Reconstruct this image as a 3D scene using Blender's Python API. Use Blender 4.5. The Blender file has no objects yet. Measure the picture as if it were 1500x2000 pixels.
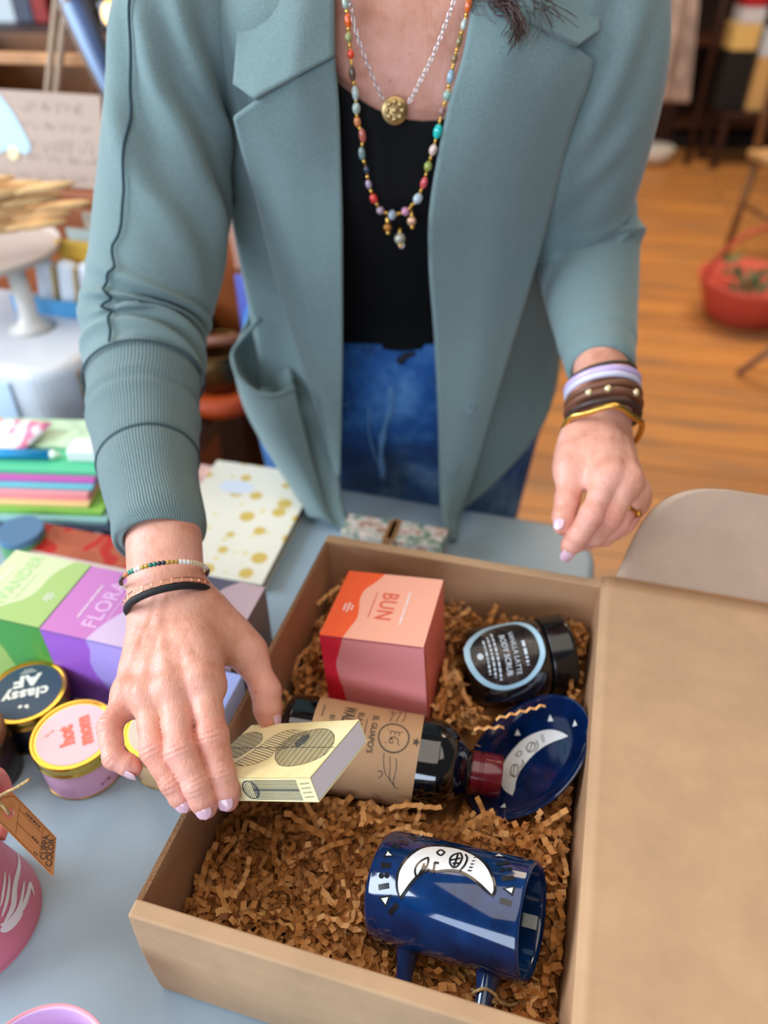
import bpy, bmesh, math, random
import numpy as np
from mathutils import Vector, Matrix
from mathutils.geometry import tessellate_polygon

PI = math.pi
random.seed(7)
RNG = np.random.default_rng(7)
SC = bpy.context.scene
COL = SC.collection

# ------------------------------------------------------------------ camera model (1500 x 2000 frame)
ZC, FPX, PITCH = 1.305, 1480.0, math.radians(38.8)
CT, ST = math.cos(PITCH), math.sin(PITCH)


def ray(px, py):
    X, Y = (px - 750.0) / FPX, (1000.0 - py) / FPX
    return np.array([X, CT + Y * ST, -ST + Y * CT])


def at(px, py, t):                      # world point seen at a pixel of the photo, t metres along the view axis
    return ray(px, py) * t + np.array([0, 0, ZC])


def onz(px, py, z):
    r = ray(px, py)
    return r * ((z - ZC) / r[2]) + np.array([0, 0, ZC])


def ony(px, py, y):
    r = ray(px, py)
    return r * (y / r[1]) + np.array([0, 0, ZC])


def camrel(x, y, z):
    return np.array([x, y, z + ZC])


TABLE_Z = ZC - 0.565
RIM_Z = ZC - 0.455
YAW = math.radians(-15.2)               # the box and the table are turned by this much
UX = np.array([math.cos(YAW), math.sin(YAW), 0.0])
VX = np.array([-math.sin(YAW), math.cos(YAW), 0.0])

# ------------------------------------------------------------------ objects, parents, tags
WM = {}                                  # world matrix of every object we made


def wm(o):
    return WM.get(o.name, Matrix.Identity(4)) if o else Matrix.Identity(4)


def tag(o, label=None, cat=None, group=None, kind=None):
    if label: o['label'] = label
    if cat: o['category'] = cat
    if group: o['group'] = group
    if kind: o['kind'] = kind
    return o


def frame(origin, x, y=None, z=None):
    """world matrix from an origin and two axes"""
    o = Vector(origin)
    if z is not None:
        z = Vector(z).normalized()
        x = Vector(x); x = (x - z * x.dot(z)).normalized()
        y = z.cross(x)
    else:
        x = Vector(x).normalized()
        y = Vector(y); y = (y - x * y.dot(x)).normalized()
        z = x.cross(y)
    m = Matrix.Identity(4)
    for i in range(3):
        m[i][0], m[i][1], m[i][2], m[i][3] = x[i], y[i], z[i], o[i]
    return m


def yawm(loc, yaw=YAW):
    return Matrix.Translation(Vector(loc)) @ Matrix.Rotation(yaw, 4, 'Z')


def thing(name, label, cat, m=None, group=None, kind=None):
    o = bpy.data.objects.new(name, None)
    COL.objects.link(o)
    m = m if m is not None else Matrix.Identity(4)
    o.matrix_world = m
    o.empty_display_size = 0.05
    WM[o.name] = m.copy()
    return tag(o, label, cat, group, kind)


def link(name, me, mats, parent=None, local=False, m=None):
    """one mesh object; verts are in world space unless local (then in the parent's space) or m (own matrix) is given"""
    o = bpy.data.objects.new(name, me)
    COL.objects.link(o)
    for mt in (mats if isinstance(mats, (list, tuple)) else [mats]):
        me.materials.append(mt)
    if parent is not None:
        o.parent = parent
        o.matrix_parent_inverse = Matrix.Identity(4)
        if m is not None:
            o.matrix_basis = wm(parent).inverted() @ m
            WM[o.name] = m.copy()
        else:
            if not local:
                me.transform(wm(parent).inverted())
            WM[o.name] = wm(parent).copy()
    else:
        if m is not None:
            o.matrix_world = m
            WM[o.name] = m.copy()
        else:
            WM[o.name] = Matrix.Identity(4)
    return o


class MB:
    """collects verts and faces for one mesh"""
    def __init__(self):
        self.v, self.f, self.mi, self.uv = [], [], [], []

    def add(self, vs, fs, mi=0, M=None):
        b = len(self.v)
        if M is not None:
            vs = [tuple(M @ Vector(p)) for p in vs]
        self.v.extend(tuple(float(c) for c in p) for p in vs)
        self.f.extend(tuple(b + int(i) for i in q) for q in fs)
        self.mi.extend([mi] * len(fs))
        return self

    def box(self, c, s, mi=0, M=None):
        cx, cy, cz = c; x, y, z = s[0] / 2, s[1] / 2, s[2] / 2
        vs = [(cx + i * x, cy + j * y, cz + k * z) for k in (-1, 1) for j in (-1, 1) for i in (-1, 1)]
        fs = [(0, 2, 3, 1), (4, 5, 7, 6), (0, 1, 5, 4), (2, 6, 7, 3), (0, 4, 6, 2), (1, 3, 7, 5)]
        return self.add(vs, fs, mi, M)

    def lathe(self, prof, n=48, mi=0, M=None, mis=None):
        vs, fs = [], []
        for r, z in prof:
            for i in range(n):
                a = 2 * PI * i / n
                vs.append((r * math.cos(a), r * math.sin(a), z))
        k = len(prof)
        for j in range(k - 1):
            for i in range(n):
                fs.append((j * n + i, j * n + (i + 1) % n, (j + 1) * n + (i + 1) % n, (j + 1) * n + i))
        b = len(self.f)
        self.add(vs, fs, mi, M)
        if mis:
            for j in range(k - 1):
                for i in range(n):
                    self.mi[b + j * n + i] = mis[j]
        return self

    def tube(self, pts, r, n=10, mi=0, M=None, cap=True, closed=False):
        P = np.array(pts, float); k = len(P)
        rs = np.full(k, r) if np.isscalar(r) else np.array(r, float)
        T = np.gradient(P, axis=0) if not closed else (np.roll(P, -1, 0) - np.roll(P, 1, 0))
        T /= np.maximum(np.linalg.norm(T, axis=1, keepdims=True), 1e-9)
        up = np.array([0, 0, 1.0])
        if abs(T[0] @ up) > .9: up = np.array([1.0, 0, 0])
        N = np.cross(T[0], up); N /= np.linalg.norm(N)
        vs = []
        for i in range(k):
            N = N - T[i] * (N @ T[i]); N /= max(np.linalg.norm(N), 1e-9)
            B = np.cross(T[i], N)
            for j in range(n):
                a = 2 * PI * j / n
                vs.append(P[i] + rs[i] * (N * math.cos(a) + B * math.sin(a)))
        fs = []
        for i in range(k if closed else k - 1):
            i2 = (i + 1) % k
            for j in range(n):
                fs.append((i * n + j, i * n + (j + 1) % n, i2 * n + (j + 1) % n, i2 * n + j))
        if cap and not closed:
            fs.append(tuple(reversed(range(n)))); fs.append(tuple(range((k - 1) * n, k * n)))
        return self.add(vs, fs, mi, M)

    def ball(self, c, r, n=12, mi=0, M=None, sc=(1, 1, 1), axis=None):
        R = Matrix.Identity(3)
        if axis is not None:
            R = Vector((0, 0, 1)).rotation_difference(Vector(axis)).to_matrix()
        vs, fs = [(0, 0, -1)], []
        m = max(4, n // 2)
        for j in range(1, m):
            ph = -PI / 2 + PI * j / m
            for i in range(n):
                a = 2 * PI * i / n
                vs.append((math.cos(ph) * math.cos(a), math.cos(ph) * math.sin(a), math.sin(ph)))
        vs.append((0, 0, 1))
        for i in range(n):
            fs.append((0, 1 + (i + 1) % n, 1 + i))
            for j in range(m - 2):
                a = 1 + j * n
                fs.append((a + i, a + (i + 1) % n, a + n + (i + 1) % n, a + n + i))
            a = 1 + (m - 2) * n
            fs.append((a + i, a + (i + 1) % n, len(vs) - 1))
        vs = [Vector(c) + R @ Vector((p[0] * r * sc[0], p[1] * r * sc[1], p[2] * r * sc[2])) for p in vs]
        return self.add(vs, fs, mi, M)

    def poly(self, pts, mi=0, M=None):
        p3 = [Vector((p[0], p[1], p[2] if len(p) > 2 else 0)) for p in pts]
        return self.add(p3, tessellate_polygon([p3]), mi, M)

    def wide(self, A, B, mi=0, nsub=8):
        A, B = [np.array([*a, 0][:3]) for a in A], [np.array([*b, 0][:3]) for b in B]
        for k in range(nsub):
            s0, s1 = k / nsub, (k + 1) / nsub
            self.strip([a * (1 - s0) + b * s0 for a, b in zip(A, B)], [a * (1 - s1) + b * s1 for a, b in zip(A, B)], mi)
        return self

    def strip(self, A, B, mi=0, M=None, closed=False):
        k = len(A); vs = [(*a, 0)[:3] for a in A] + [(*b, 0)[:3] for b in B]
        fs = [(i, (i + 1) % k, k + (i + 1) % k, k + i) for i in range(k if closed else k - 1)]
        return self.add(vs, fs, mi, M)

    def ribbon(self, pts, w, mi=0, M=None, closed=False, z=0.0):
        P = np.array(pts, float)[:, :2]
        T = np.gradient(P, axis=0) if not closed else (np.roll(P, -1, 0) - np.roll(P, 1, 0))
        T /= np.maximum(np.linalg.norm(T, axis=1, keepdims=True), 1e-9)
        Nn = np.stack([-T[:, 1], T[:, 0]], 1)
        ww = (np.array(w) if not np.isscalar(w) else np.full(len(P), w))[:, None] / 2
        A, B = P + Nn * ww, P - Nn * ww
        return self.strip([(*a, z) for a in A], [(*b, z) for b in B], mi, M, closed)

    def disc(self, c, r, mi=0, M=None, n=28, z=0.0, ry=None):
        ry = ry or r
        return self.poly([(c[0] + r * math.cos(2 * PI * i / n), c[1] + ry * math.sin(2 * PI * i / n), z) for i in range(n)], mi, M)

    def ring(self, c, r, w, mi=0, M=None, n=40, z=0.0, ry=None):
        ry = ry or r
        return self.ribbon([(c[0] + r * math.cos(2 * PI * i / n), c[1] + ry * math.sin(2 * PI * i / n)) for i in range(n)], w, mi, M, True, z)

    def map(self, fn):
        self.v = [tuple(fn(*p)) for p in self.v]
        return self

    def mesh(self, name, smooth=True, recalc=False):
        me = bpy.data.meshes.new(name)
        me.from_pydata(self.v, [], self.f)
        me.polygons.foreach_set('material_index', self.mi)
        if recalc:
            bm = bmesh.new(); bm.from_mesh(me); bmesh.ops.recalc_face_normals(bm, faces=bm.faces); bm.to_mesh(me); bm.free()
        me.polygons.foreach_set('use_smooth', [bool(smooth)] * len(me.polygons))
        me.update()
        return me

    def build(self, name, mats, parent=None, smooth=True, local=False, m=None, recalc=True, bevel=0, seg=2, solid=0, auto=None):
        o = link(name, self.mesh(name, smooth, recalc), mats, parent, local, m)
        if solid:
            md = o.modifiers.new('thick', 'SOLIDIFY'); md.thickness = solid; md.offset = 0
        if bevel:
            md = o.modifiers.new('soft', 'BEVEL'); md.width = bevel; md.segments = seg; md.limit_method = 'ANGLE'
            md.angle_limit = math.radians(40); md.harden_normals = False
        if auto is not None:
            autosmooth(o, auto)
        return o


def autosmooth(o, deg=35):
    me = o.data
    bm = bmesh.new(); bm.from_mesh(me)
    lim = math.radians(deg)
    for e in bm.edges:
        if len(e.link_faces) == 2 and e.calc_face_angle(0) > lim:
            e.smooth = False
    bm.to_mesh(me); bm.free()


def rbox(name, size, mats, parent=None, m=None, bevel=.002, local=True, c=(0, 0, 0), seg=2):
    """a bevelled box, in the space of m (or of its parent)"""
    b = MB().box(c, size)
    return b.build(name, mats, parent, smooth=False, local=local, m=m, bevel=bevel, seg=seg)


def spline(P, n, axis=0):
    """Catmull-Rom resampling of control rows to n samples along axis"""
    P = np.asarray(P, float)
    P = np.moveaxis(P, axis, 0)
    k = len(P)
    E = np.concatenate([2 * P[:1] - P[1:2], P, 2 * P[-1:] - P[-2:-1]], 0)
    t = np.linspace(0, k - 1 - 1e-9, n)
    i = t.astype(int); u = (t - i).reshape((-1,) + (1,) * (P.ndim - 1))
    p0, p1, p2, p3 = E[i], E[i + 1], E[i + 2], E[i + 3]
    R = .5 * (2 * p1 + (p2 - p0) * u + (2 * p0 - 5 * p1 + 4 * p2 - p3) * u ** 2 + (3 * p1 - p0 - 3 * p2 + p3) * u ** 3)
    return np.moveaxis(R, 0, axis)


def gridmesh(name, P, closed_u=False, uvscale=(1, 1)):
    """P[row][col] -> mesh with uv (u along cols, v along rows)"""
    P = np.asarray(P); r, c = P.shape[:2]
    me = bpy.data.meshes.new(name)
    fs, uv = [], []
    cc = c if closed_u else c - 1
    for i in range(r - 1):
        for j in range(cc):
            j2 = (j + 1) % c
            fs.append((i * c + j, i * c + j2, (i + 1) * c + j2, (i + 1) * c + j))
            uv += [(j / cc, i / (r - 1)), ((j + 1) / cc, i / (r - 1)), ((j + 1) / cc, (i + 1) / (r - 1)), (j / cc, (i + 1) / (r - 1))]
    me.from_pydata(P.reshape(-1, 3).tolist(), [], fs)
    l = me.uv_layers.new(name='UVMap')
    l.data.foreach_set('uv', (np.array(uv) * np.array(uvscale)).ravel())
    me.polygons.foreach_set('use_smooth', [True] * len(me.polygons))
    me.update()
    return me


def sheet(name, P, mats, parent, thick=.003, nr=40, nc=30, closed=False, offset=0.0, smoothed=True, disp=None, m=None, straight=False):
    P = np.asarray(P, float)
    if smoothed:
        P = spline(P, nr, 0)
        if straight:                     # crisp corners on one edge, rounded cloth elsewhere
            k = P.shape[1]; t = np.linspace(0, k - 1, (k - 1) * max(2, nc // (k - 1)) + 1); i = np.minimum(t.astype(int), k - 2); u = (t - i)[None, :, None]
            A = P[:, i] * (1 - u) + P[:, i + 1] * u
            Bq = spline(P, len(t), 1)
            v = np.linspace(0, 1, nr)
            w = np.clip(1 - v / .14, 0, 1) if straight == 'top' else np.clip((v - .45) / .4, 0, 1)
            P = A * w[:, None, None] + Bq * (1 - w[:, None, None])
        else: P = spline(P, nc, 1)
    if disp is not None:
        P = disp(P)
    o = link(name, gridmesh(name, P, closed), mats, parent, m=m)
    if thick:
        md = o.modifiers.new('thick', 'SOLIDIFY'); md.thickness = thick; md.offset = offset
    return o


# ------------------------------------------------------------------ lettering
def text_verts(s, size, bold=0.0, align='CENTER', space=1.0, shear=0.0):
    cu = bpy.data.curves.new('txt', 'FONT')
    cu.body = s; cu.size = size; cu.align_x = align; cu.align_y = 'CENTER'
    cu.offset = bold; cu.space_character = space; cu.shear = shear
    cu.resolution_u = 3
    ob = bpy.data.objects.new('txt', cu)
    COL.objects.link(ob)
    bpy.context.view_layer.update()
    dg = bpy.context.evaluated_depsgraph_get()
    me = ob.evaluated_get(dg).to_mesh()
    vs = [tuple(v.co) for v in me.vertices]
    fs = [tuple(p.vertices) for p in me.polygons]
    ob.evaluated_get(dg).to_mesh_clear()
    bpy.data.objects.remove(ob); bpy.data.curves.remove(cu)
    return vs, fs


def put_text(mb, s, size, x=0, y=0, rot=0, mi=0, sx=1.0, z=0.0, **k):
    vs, fs = text_verts(s, size, **k)
    c, sn = math.cos(rot), math.sin(rot)
    vs = [(x + (p[0] * sx) * c - p[1] * sn, y + (p[0] * sx) * sn + p[1] * c, z) for p in vs]
    mb.add(vs, fs, mi)
    return mb


def dashes(mb, x, y, length, h, rot=0, mi=0, z=0.0, seed=1):
    """a line of print too small to read"""
    rr = random.Random(seed); s = -length / 2
    c, sn = math.cos(rot), math.sin(rot)
    while s < length / 2:
        w = rr.uniform(.6, 2.2) * h
        q = [(s, -h / 2), (min(s + w, length / 2), -h / 2), (min(s + w, length / 2), h / 2), (s, h / 2)]
        mb.poly([(x + a * c - b * sn, y + a * sn + b * c, z) for a, b in q], mi)
        s += w + h * .6


# ------------------------------------------------------------------ materials
def lin(c):
    if max(c) > 1.0: c = [x / 255.0 for x in c]
    return tuple(x / 12.92 if x <= .04045 else ((x + .055) / 1.055) ** 2.4 for x in c) + (1.0,)


class Nodes:
    def __init__(self, name):
        self.m = bpy.data.materials.new(name); self.m.use_nodes = True
        self.t = self.m.node_tree; self.n = self.t.nodes; self.l = self.t.links
        self.b = self.n['Principled BSDF']

    def new(self, kind, **k):
        n = self.n.new(kind)
        for a, v in k.items(): setattr(n, a, v)
        return n

    def put(self, sock, v):
        if isinstance(v, bpy.types.NodeSocket): self.l.new(v, sock)
        else: sock.default_value = v

    def math(self, op, a, b=0.0, c=0.0):
        n = self.new('ShaderNodeMath', operation=op)
        self.put(n.inputs[0], a); self.put(n.inputs[1], b)
        if len(n.inputs) > 2: self.put(n.inputs[2], c)
        return n.outputs[0]

    def mix(self, f, a, b, blend='MIX'):
        n = self.new('ShaderNodeMix', data_type='RGBA', blend_type=blend)
        self.put(n.inputs[0], f); self.put(n.inputs[6], a); self.put(n.inputs[7], b)
        return n.outputs[2]

    def coord(self, which='Object', scale=None):
        o = self.new('ShaderNodeTexCoord').outputs[which]
        if scale is not None:
            mp = self.new('ShaderNodeMapping'); self.l.new(o, mp.inputs[0]); mp.inputs['Scale'].default_value = scale
            o = mp.outputs[0]
        return o

    def noise(self, vec, scale, detail=3, rough=.5):
        n = self.new('ShaderNodeTexNoise'); self.l.new(vec, n.inputs['Vector'])
        n.inputs['Scale'].default_value = scale; n.inputs['Detail'].default_value = detail; n.inputs['Roughness'].default_value = rough
        return n.outputs[0]

    def ramp(self, f, stops, interp='LINEAR'):
        n = self.new('ShaderNodeValToRGB'); self.put(n.inputs[0], f)
        n.color_ramp.interpolation = interp
        e = n.color_ramp.elements
        while len(e) < len(stops): e.new(.5)
        for q, (p, c) in zip(e, stops):
            q.position = p; q.color = lin(c) if len(c) == 3 else c
        return n.outputs[0]

    def bump(self, h, strength=.3, dist=.001, normal=None):
        n = self.new('ShaderNodeBump'); self.l.new(h, n.inputs['Height'])
        n.inputs['Strength'].default_value = strength; n.inputs['Distance'].default_value = dist
        if normal is not None: self.l.new(normal, n.inputs['Normal'])
        self.l.new(n.outputs[0], self.b.inputs['Normal'])
        return n.outputs[0]

    def set(self, **k):
        for a, v in k.items(): self.put(self.b.inputs[a.replace('_', ' ')], v)
        return self


def mk(name, c, rough=.5, metal=0.0, var=0.0, vs=30, bump=0.0, bs=200, bd=.001, coat=0.0, spec=.5, sheen=0.0, sss=0.0, coatr=.05):
    N = Nodes(name)
    N.set(Base_Color=lin(c), Roughness=rough, Metallic=metal)
    N.b.inputs['Specular IOR Level'].default_value = spec
    N.b.inputs['Coat Weight'].default_value = coat
    N.b.inputs['Coat Roughness'].default_value = coatr
    N.b.inputs['Sheen Weight'].default_value = sheen
    if sss:
        N.b.inputs['Subsurface Weight'].default_value = sss
        N.b.inputs['Subsurface Radius'].default_value = (.006, .002, .001)
        N.b.inputs['Subsurface Scale'].default_value = 1.0
    if var or bump:
        co = N.coord()
    if var:
        f = N.noise(co, vs, 4)
        a = [min(255, x * (1 + var)) for x in c]; b = [x * (1 - var) for x in c]
        N.set(Base_Color=N.ramp(f, [(.3, b), (.7, a)]))
    if bump:
        N.bump(N.noise(co, bs, 3), bump, bd)
    return N.m
# ------------------------------------------------------------------ setting: floor and walls of the shop
def wood_floor():
    N = Nodes('floor_boards')
    co = N.new('ShaderNodeTexCoord').outputs['Object']
    mp = N.new('ShaderNodeMapping'); N.l.new(co, mp.inputs[0]); mp.inputs['Rotation'].default_value = (0, 0, math.radians(12))
    br = N.new('ShaderNodeTexBrick'); N.l.new(mp.outputs[0], br.inputs[0])
    br.offset = .37; br.inputs['Scale'].default_value = 1.0
    br.inputs['Brick Width'].default_value = 1.5; br.inputs['Row Height'].default_value = .14
    br.inputs['Mortar Size'].default_value = .004; br.inputs['Mortar'].default_value = lin((70, 42, 20))
    br.inputs['Color1'].default_value = lin((216, 150, 82)); br.inputs['Color2'].default_value = lin((182, 126, 74))
    mp2 = N.new('ShaderNodeMapping'); N.l.new(mp.outputs[0], mp2.inputs[0]); mp2.inputs['Scale'].default_value = (2, 22, 2)
    g = N.noise(mp2.outputs[0], 2.5, 5)
    mp3 = N.new('ShaderNodeMapping'); N.l.new(mp.outputs[0], mp3.inputs[0]); mp3.inputs['Scale'].default_value = (1.2, 6, 1)
    w = N.noise(mp3.outputs[0], 1.6, 3)
    c = N.mix(N.math('MULTIPLY', g, .45), br.outputs[0], lin((176, 108, 46)))
    c = N.mix(N.ramp(w, [(.5, (0, 0, 0)), (.72, (255, 255, 255))]), c, lin((146, 112, 84)))
    N.set(Base_Color=c, Roughness=.38)
    N.bump(g, .15, .002)
    return N.m


M_floor = wood_floor()
tag(MB().box((0, 1.6, -.05), (7.4, 9.6, .1)).build('floor', M_floor, smooth=False), kind='structure')
M_wall = mk('dark_wall_paint', (92, 74, 60), .8, var=.08, vs=3)
tag(MB().box((0, 6.45, 1.5), (7.4, .1, 3.0)).build('wall_back', M_wall, smooth=False), kind='structure')
tag(MB().box((-3.75, 1.6, 1.5), (.1, 9.6, 3.0)).build('wall_left', mk('brick_wall_paint', (120, 84, 62), .8, var=.1, vs=6), smooth=False), kind='structure')

# ------------------------------------------------------------------ the folding table
M_table = mk('blue_grey_table_plastic', (146, 166, 178), .42, var=.03, vs=14, bump=.12, bs=900, bd=.0004, spec=.5)
M_tleg = mk('grey_table_steel', (90, 96, 100), .4, .8)
FARY = onz(700, 957, TABLE_Z)
CORN = onz(1165, 1075, TABLE_Z)          # rounded corner at the back, right of the box
right = CORN @ UX; far = FARY @ VX
tw, td = 1.83, .9
tc = UX * (right - tw / 2) + VX * (far - td / 2)
TM = yawm((tc[0], tc[1], 0))
tbl = thing('folding_table', 'blue-grey plastic folding table with rounded corners under the open box', 'table', TM)


def rrect(w, d, r, n=8):
    out = []
    for cx, cy, a0 in ((w / 2 - r, d / 2 - r, 0), (-w / 2 + r, d / 2 - r, 90), (-w / 2 + r, -d / 2 + r, 180), (w / 2 - r, -d / 2 + r, 270)):
        for i in range(n + 1):
            a = math.radians(a0 + 90 * i / n)
            out.append((cx + r * math.cos(a), cy + r * math.sin(a)))
    return out


def slab(mb, outline, z0, z1, mi=0, M=None):
    n = len(outline)
    vs = [(*p, z0) for p in outline] + [(*p, z1) for p in outline]
    fs = [tuple(reversed(range(n))), tuple(range(n, 2 * n))] + [(i, (i + 1) % n, n + (i + 1) % n, n + i) for i in range(n)]
    return mb.add(vs, fs, mi, M)


b = MB(); slab(b, rrect(tw, td, .06), TABLE_Z - .045, TABLE_Z)
b.build('tabletop', M_table, tbl, smooth=False, local=True, bevel=.008, seg=3)
for sx in (-1, 1):
    for sy in (-1, 1):
        MB().tube([(sx * .72, sy * .33, TABLE_Z - .045), (sx * .72, sy * .36, .0)], .014, 12).build('leg', M_tleg, tbl, local=True)
    MB().tube([(sx * .72, -.35, .25), (sx * .72, .35, .25)], .01, 10).build('crossbar', M_tleg, tbl, local=True)

# ------------------------------------------------------------------ the mailer box
def kraft(name, c, dark=.10, sc=1.0):
    N = Nodes(name)
    co = N.coord()
    f1 = N.noise(co, 26 * sc, 4, .6); f2 = N.noise(co, 420 * sc, 3, .7); f3 = N.noise(co, 1500 * sc, 2, .6)
    col = N.ramp(f1, [(.3, [x * (1 - dark) for x in c]), (.7, [min(255, x * (1 + dark * .5)) for x in c])])
    col = N.mix(N.ramp(f2, [(.62, (0, 0, 0)), (.75, (110, 110, 110))]), col, lin([x * .72 for x in c]))
    col = N.mix(N.ramp(f3, [(.3, (70, 70, 70)), (.6, (0, 0, 0))]), col, lin([x * .82 for x in c]))
    N.set(Base_Color=col, Roughness=.78)
    N.b.inputs['Specular IOR Level'].default_value = .25
    N.bump(f2, .12, .0006)
    return N.m


M_kraft = kraft('kraft_board', (186, 151, 116), .05)
M_kraft_in = kraft('kraft_board_inside', (180, 138, 102), .05)
M_edge = mk('corrugated_edge', (120, 84, 52), .9, var=.25, vs=600)
FLo, BLo, BRo = camrel(-.1482, .1947, -.455), camrel(-.0521, .5334, -.455), camrel(.1915, .4722, -.455)
fdir = np.array([.9635, -.2675, 0.0]); rdir = np.array([.2607, .9654, 0.0])
# near right corner = right rim line met by front rim line
A_ = np.array([[fdir[0], -rdir[0]], [fdir[1], -rdir[1]]])
s_, q_ = np.linalg.solve(A_, (BRo - FLo)[:2])
FRo = FLo + fdir * s_
H = RIM_Z - TABLE_Z
box = thing('mailer_box', 'open kraft cardboard shipping box filled with crinkle paper and gifts on the table', 'box', yawm(((FLo + BRo) / 2 * np.array([1, 1, 0]) + np.array([0, 0, TABLE_Z]))))


def wall(P, Q, thick, inward, name, bulge=0.0, mats=None, top=0.0, solid_top=True):
    """one board from rim point P to rim point Q, hanging down to the table"""
    n = 16
    mb = MB()
    P, Q = np.array(P), np.array(Q)
    rows = []
    for k, zz in enumerate(np.linspace(0, 1, 7)):
        o, i = [], []
        for s in np.linspace(0, 1, n):
            p = P * (1 - s) + Q * s
            p = p - inward * bulge * math.sin(PI * zz) * (.35 + .65 * math.sin(PI * s))
            p[2] = TABLE_Z + .0015 + (H + top - .0015) * zz
            o.append(p); i.append(p + inward * thick)
        rows.append((o, i))
    vs = []
    for o, i in rows: vs += o + i
    fs, mi = [], []
    for k in range(6):
        a, c = k * 2 * n, (k + 1) * 2 * n
        for j in range(n - 1):
            fs.append((a + j, a + j + 1, c + j + 1, c + j)); mi.append(0)
            fs.append((a + n + j + 1, a + n + j, c + n + j, c + n + j + 1)); mi.append(1)
        fs.append((a, c, c + n, a + n)); mi.append(0); fs.append((a + n - 1, a + 2 * n - 1, c + 2 * n - 1, c + n - 1)); mi.append(0)
    a = 6 * 2 * n
    for j in range(n - 1):
        fs.append((a + j, a + j + 1, a + n + j + 1, a + n + j)); mi.append(2)
        fs.append((j + 1, j, n + j, n + j + 1)); mi.append(0)
    mb.add(vs, fs)
    mb.mi = mi
    return mb.build(name, mats or [M_kraft, M_kraft_in, M_kraft], box, smooth=False)


inF, inB = np.array([.2675, .9635, 0]), np.array([-.2436, -.9699, 0])
inL, inR = np.array([.962, -.273, 0]), np.array([-.9654, .2607, 0])
o = wall(FLo, FRo, .0105, inF, 'front_wall', bulge=.006); o.modifiers.new('soft', 'BEVEL').width = .0016
o.modifiers['soft'].segments = 3
o = wall(BLo - inB * 0, BRo, .0095, inB, 'back_wall', bulge=.001); o.modifiers.new('soft', 'BEVEL').width = .0016
o.modifiers['soft'].segments = 3
wall(FLo + inF * .0055, BLo + inB * .0095, .0035, inL, 'side_wall', bulge=-.001, mats=[M_kraft, M_kraft_in, M_edge], top=-.0015)
wall(FRo + inF * .0105, BRo + inB * .0095, .0045, inR, 'side_wall', bulge=0, top=-.002)
bf = MB().poly([tuple(p * np.array([1, 1, 0]) + np.array([0, 0, TABLE_Z + .003])) for p in (FLo + inF * .01 + inL * .003, FRo + inF * .01 + inR * .004, BRo + inB * .009 + inR * .004, BLo + inB * .009 + inL * .003)])
bf.build('base', M_kraft_in, box, smooth=False, solid=.003)
# the lid, folded right back past the table edge, with its ear flap standing up at the far end
LW = .262
up = np.array([0, 0, 1.0])
lo_n, lo_f = FRo - fdir * .0035 - rdir * .004 + np.array([0, 0, .0016]), BRo - UX * .0035 + rdir * .002 + np.array([0, 0, .0016])
nrm = np.array([0, 0, 1])
pts = []
for s in np.linspace(0, 1, 14):
    base = lo_n * (1 - s) + lo_f * s
    pts.append([base + UX * w + up * (-.0025 * max(0, 1 - w / .006)) for w in (0, .003, .006, .012, .03, .08, .14, .20, LW)])
sheet('lid', pts, [M_kraft], box, thick=.0036, nr=24, nc=40)
# ear flap
fb = [lo_f + UX * w for w in (.009, LW - .004)]
ear = []
hh = .094
lean = VX * .17
for r, (h0, x0, x1) in enumerate([(0, 0, 0), (.1, .002, .001), (.35, .006, .002), (.6, .012, .004), (.78, .021, .008), (.9, .034, .016), (.97, .050, .030), (1.0, .070, .045)]):
    ear.append([fb[0] * (1 - s) + fb[1] * s + up * (h0 * hh + .002) + lean * (h0 * hh) + VX * .002 for s in np.linspace((.002 + x0) / LW, 1 - (.002 + x1) / LW, 12)])
sheet('lid_flap', ear, [kraft('kraft_flap_cool_lit', (176, 150, 128), .04)], box, thick=.0032, nr=40, nc=30)  # greyer kraft, painting the cool window light on the flap
# tuck flap along the lid's outer edge
tf = []
for h0 in np.linspace(0, .09, 6):
    tf.append([(lo_n * (1 - s) + lo_f * s) + UX * (LW + .002 + h0 * .35) + up * (h0 * .9) for s in np.linspace(.03, .97, 8)])
sheet('lid_tuck_flap', tf, [M_kraft], box, thick=.0032, nr=12, nc=12)

# ------------------------------------------------------------------ shapes of the gifts, also used to keep the filler out of them
MUG_C, MUG_A, MUG_R, MUG_L = camrel(.0900, .2018, -.4795), np.array([.898, -.351, .267]), .0340, .0990
MUG_A = MUG_A / np.linalg.norm(MUG_A)
DISH_C, DISH_N, DISH_R = camrel(.1038 * 1.035, .3255 * 1.035, -.4907 * 1.035), np.array([-.619, .22, .754]), .0565
BOT_C, BOT_A, BOT_R = camrel(.0252, .3285, -.5065), np.array([.983, -.170, -.06]), .034
BOT_A = BOT_A / np.linalg.norm(BOT_A)
JAR_C, JAR_A, JAR_R = camrel(.1336, .4264, -.5018), np.array([.985, .165, .03]), .0331
JAR_A = JAR_A / np.linalg.norm(JAR_A)


def rotv(w):
    a = np.linalg.norm(w)
    return Matrix.Rotation(a, 4, Vector(w / a))


BUN_M = Matrix.Translation(Vector(camrel(.0028 * .955, .4367 * .955, -.455 * .955 - .043))) @ rotv(np.array([-.0989, -.0813, -.242]))
BUN_W, BUN_H = .0812, .086


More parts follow.
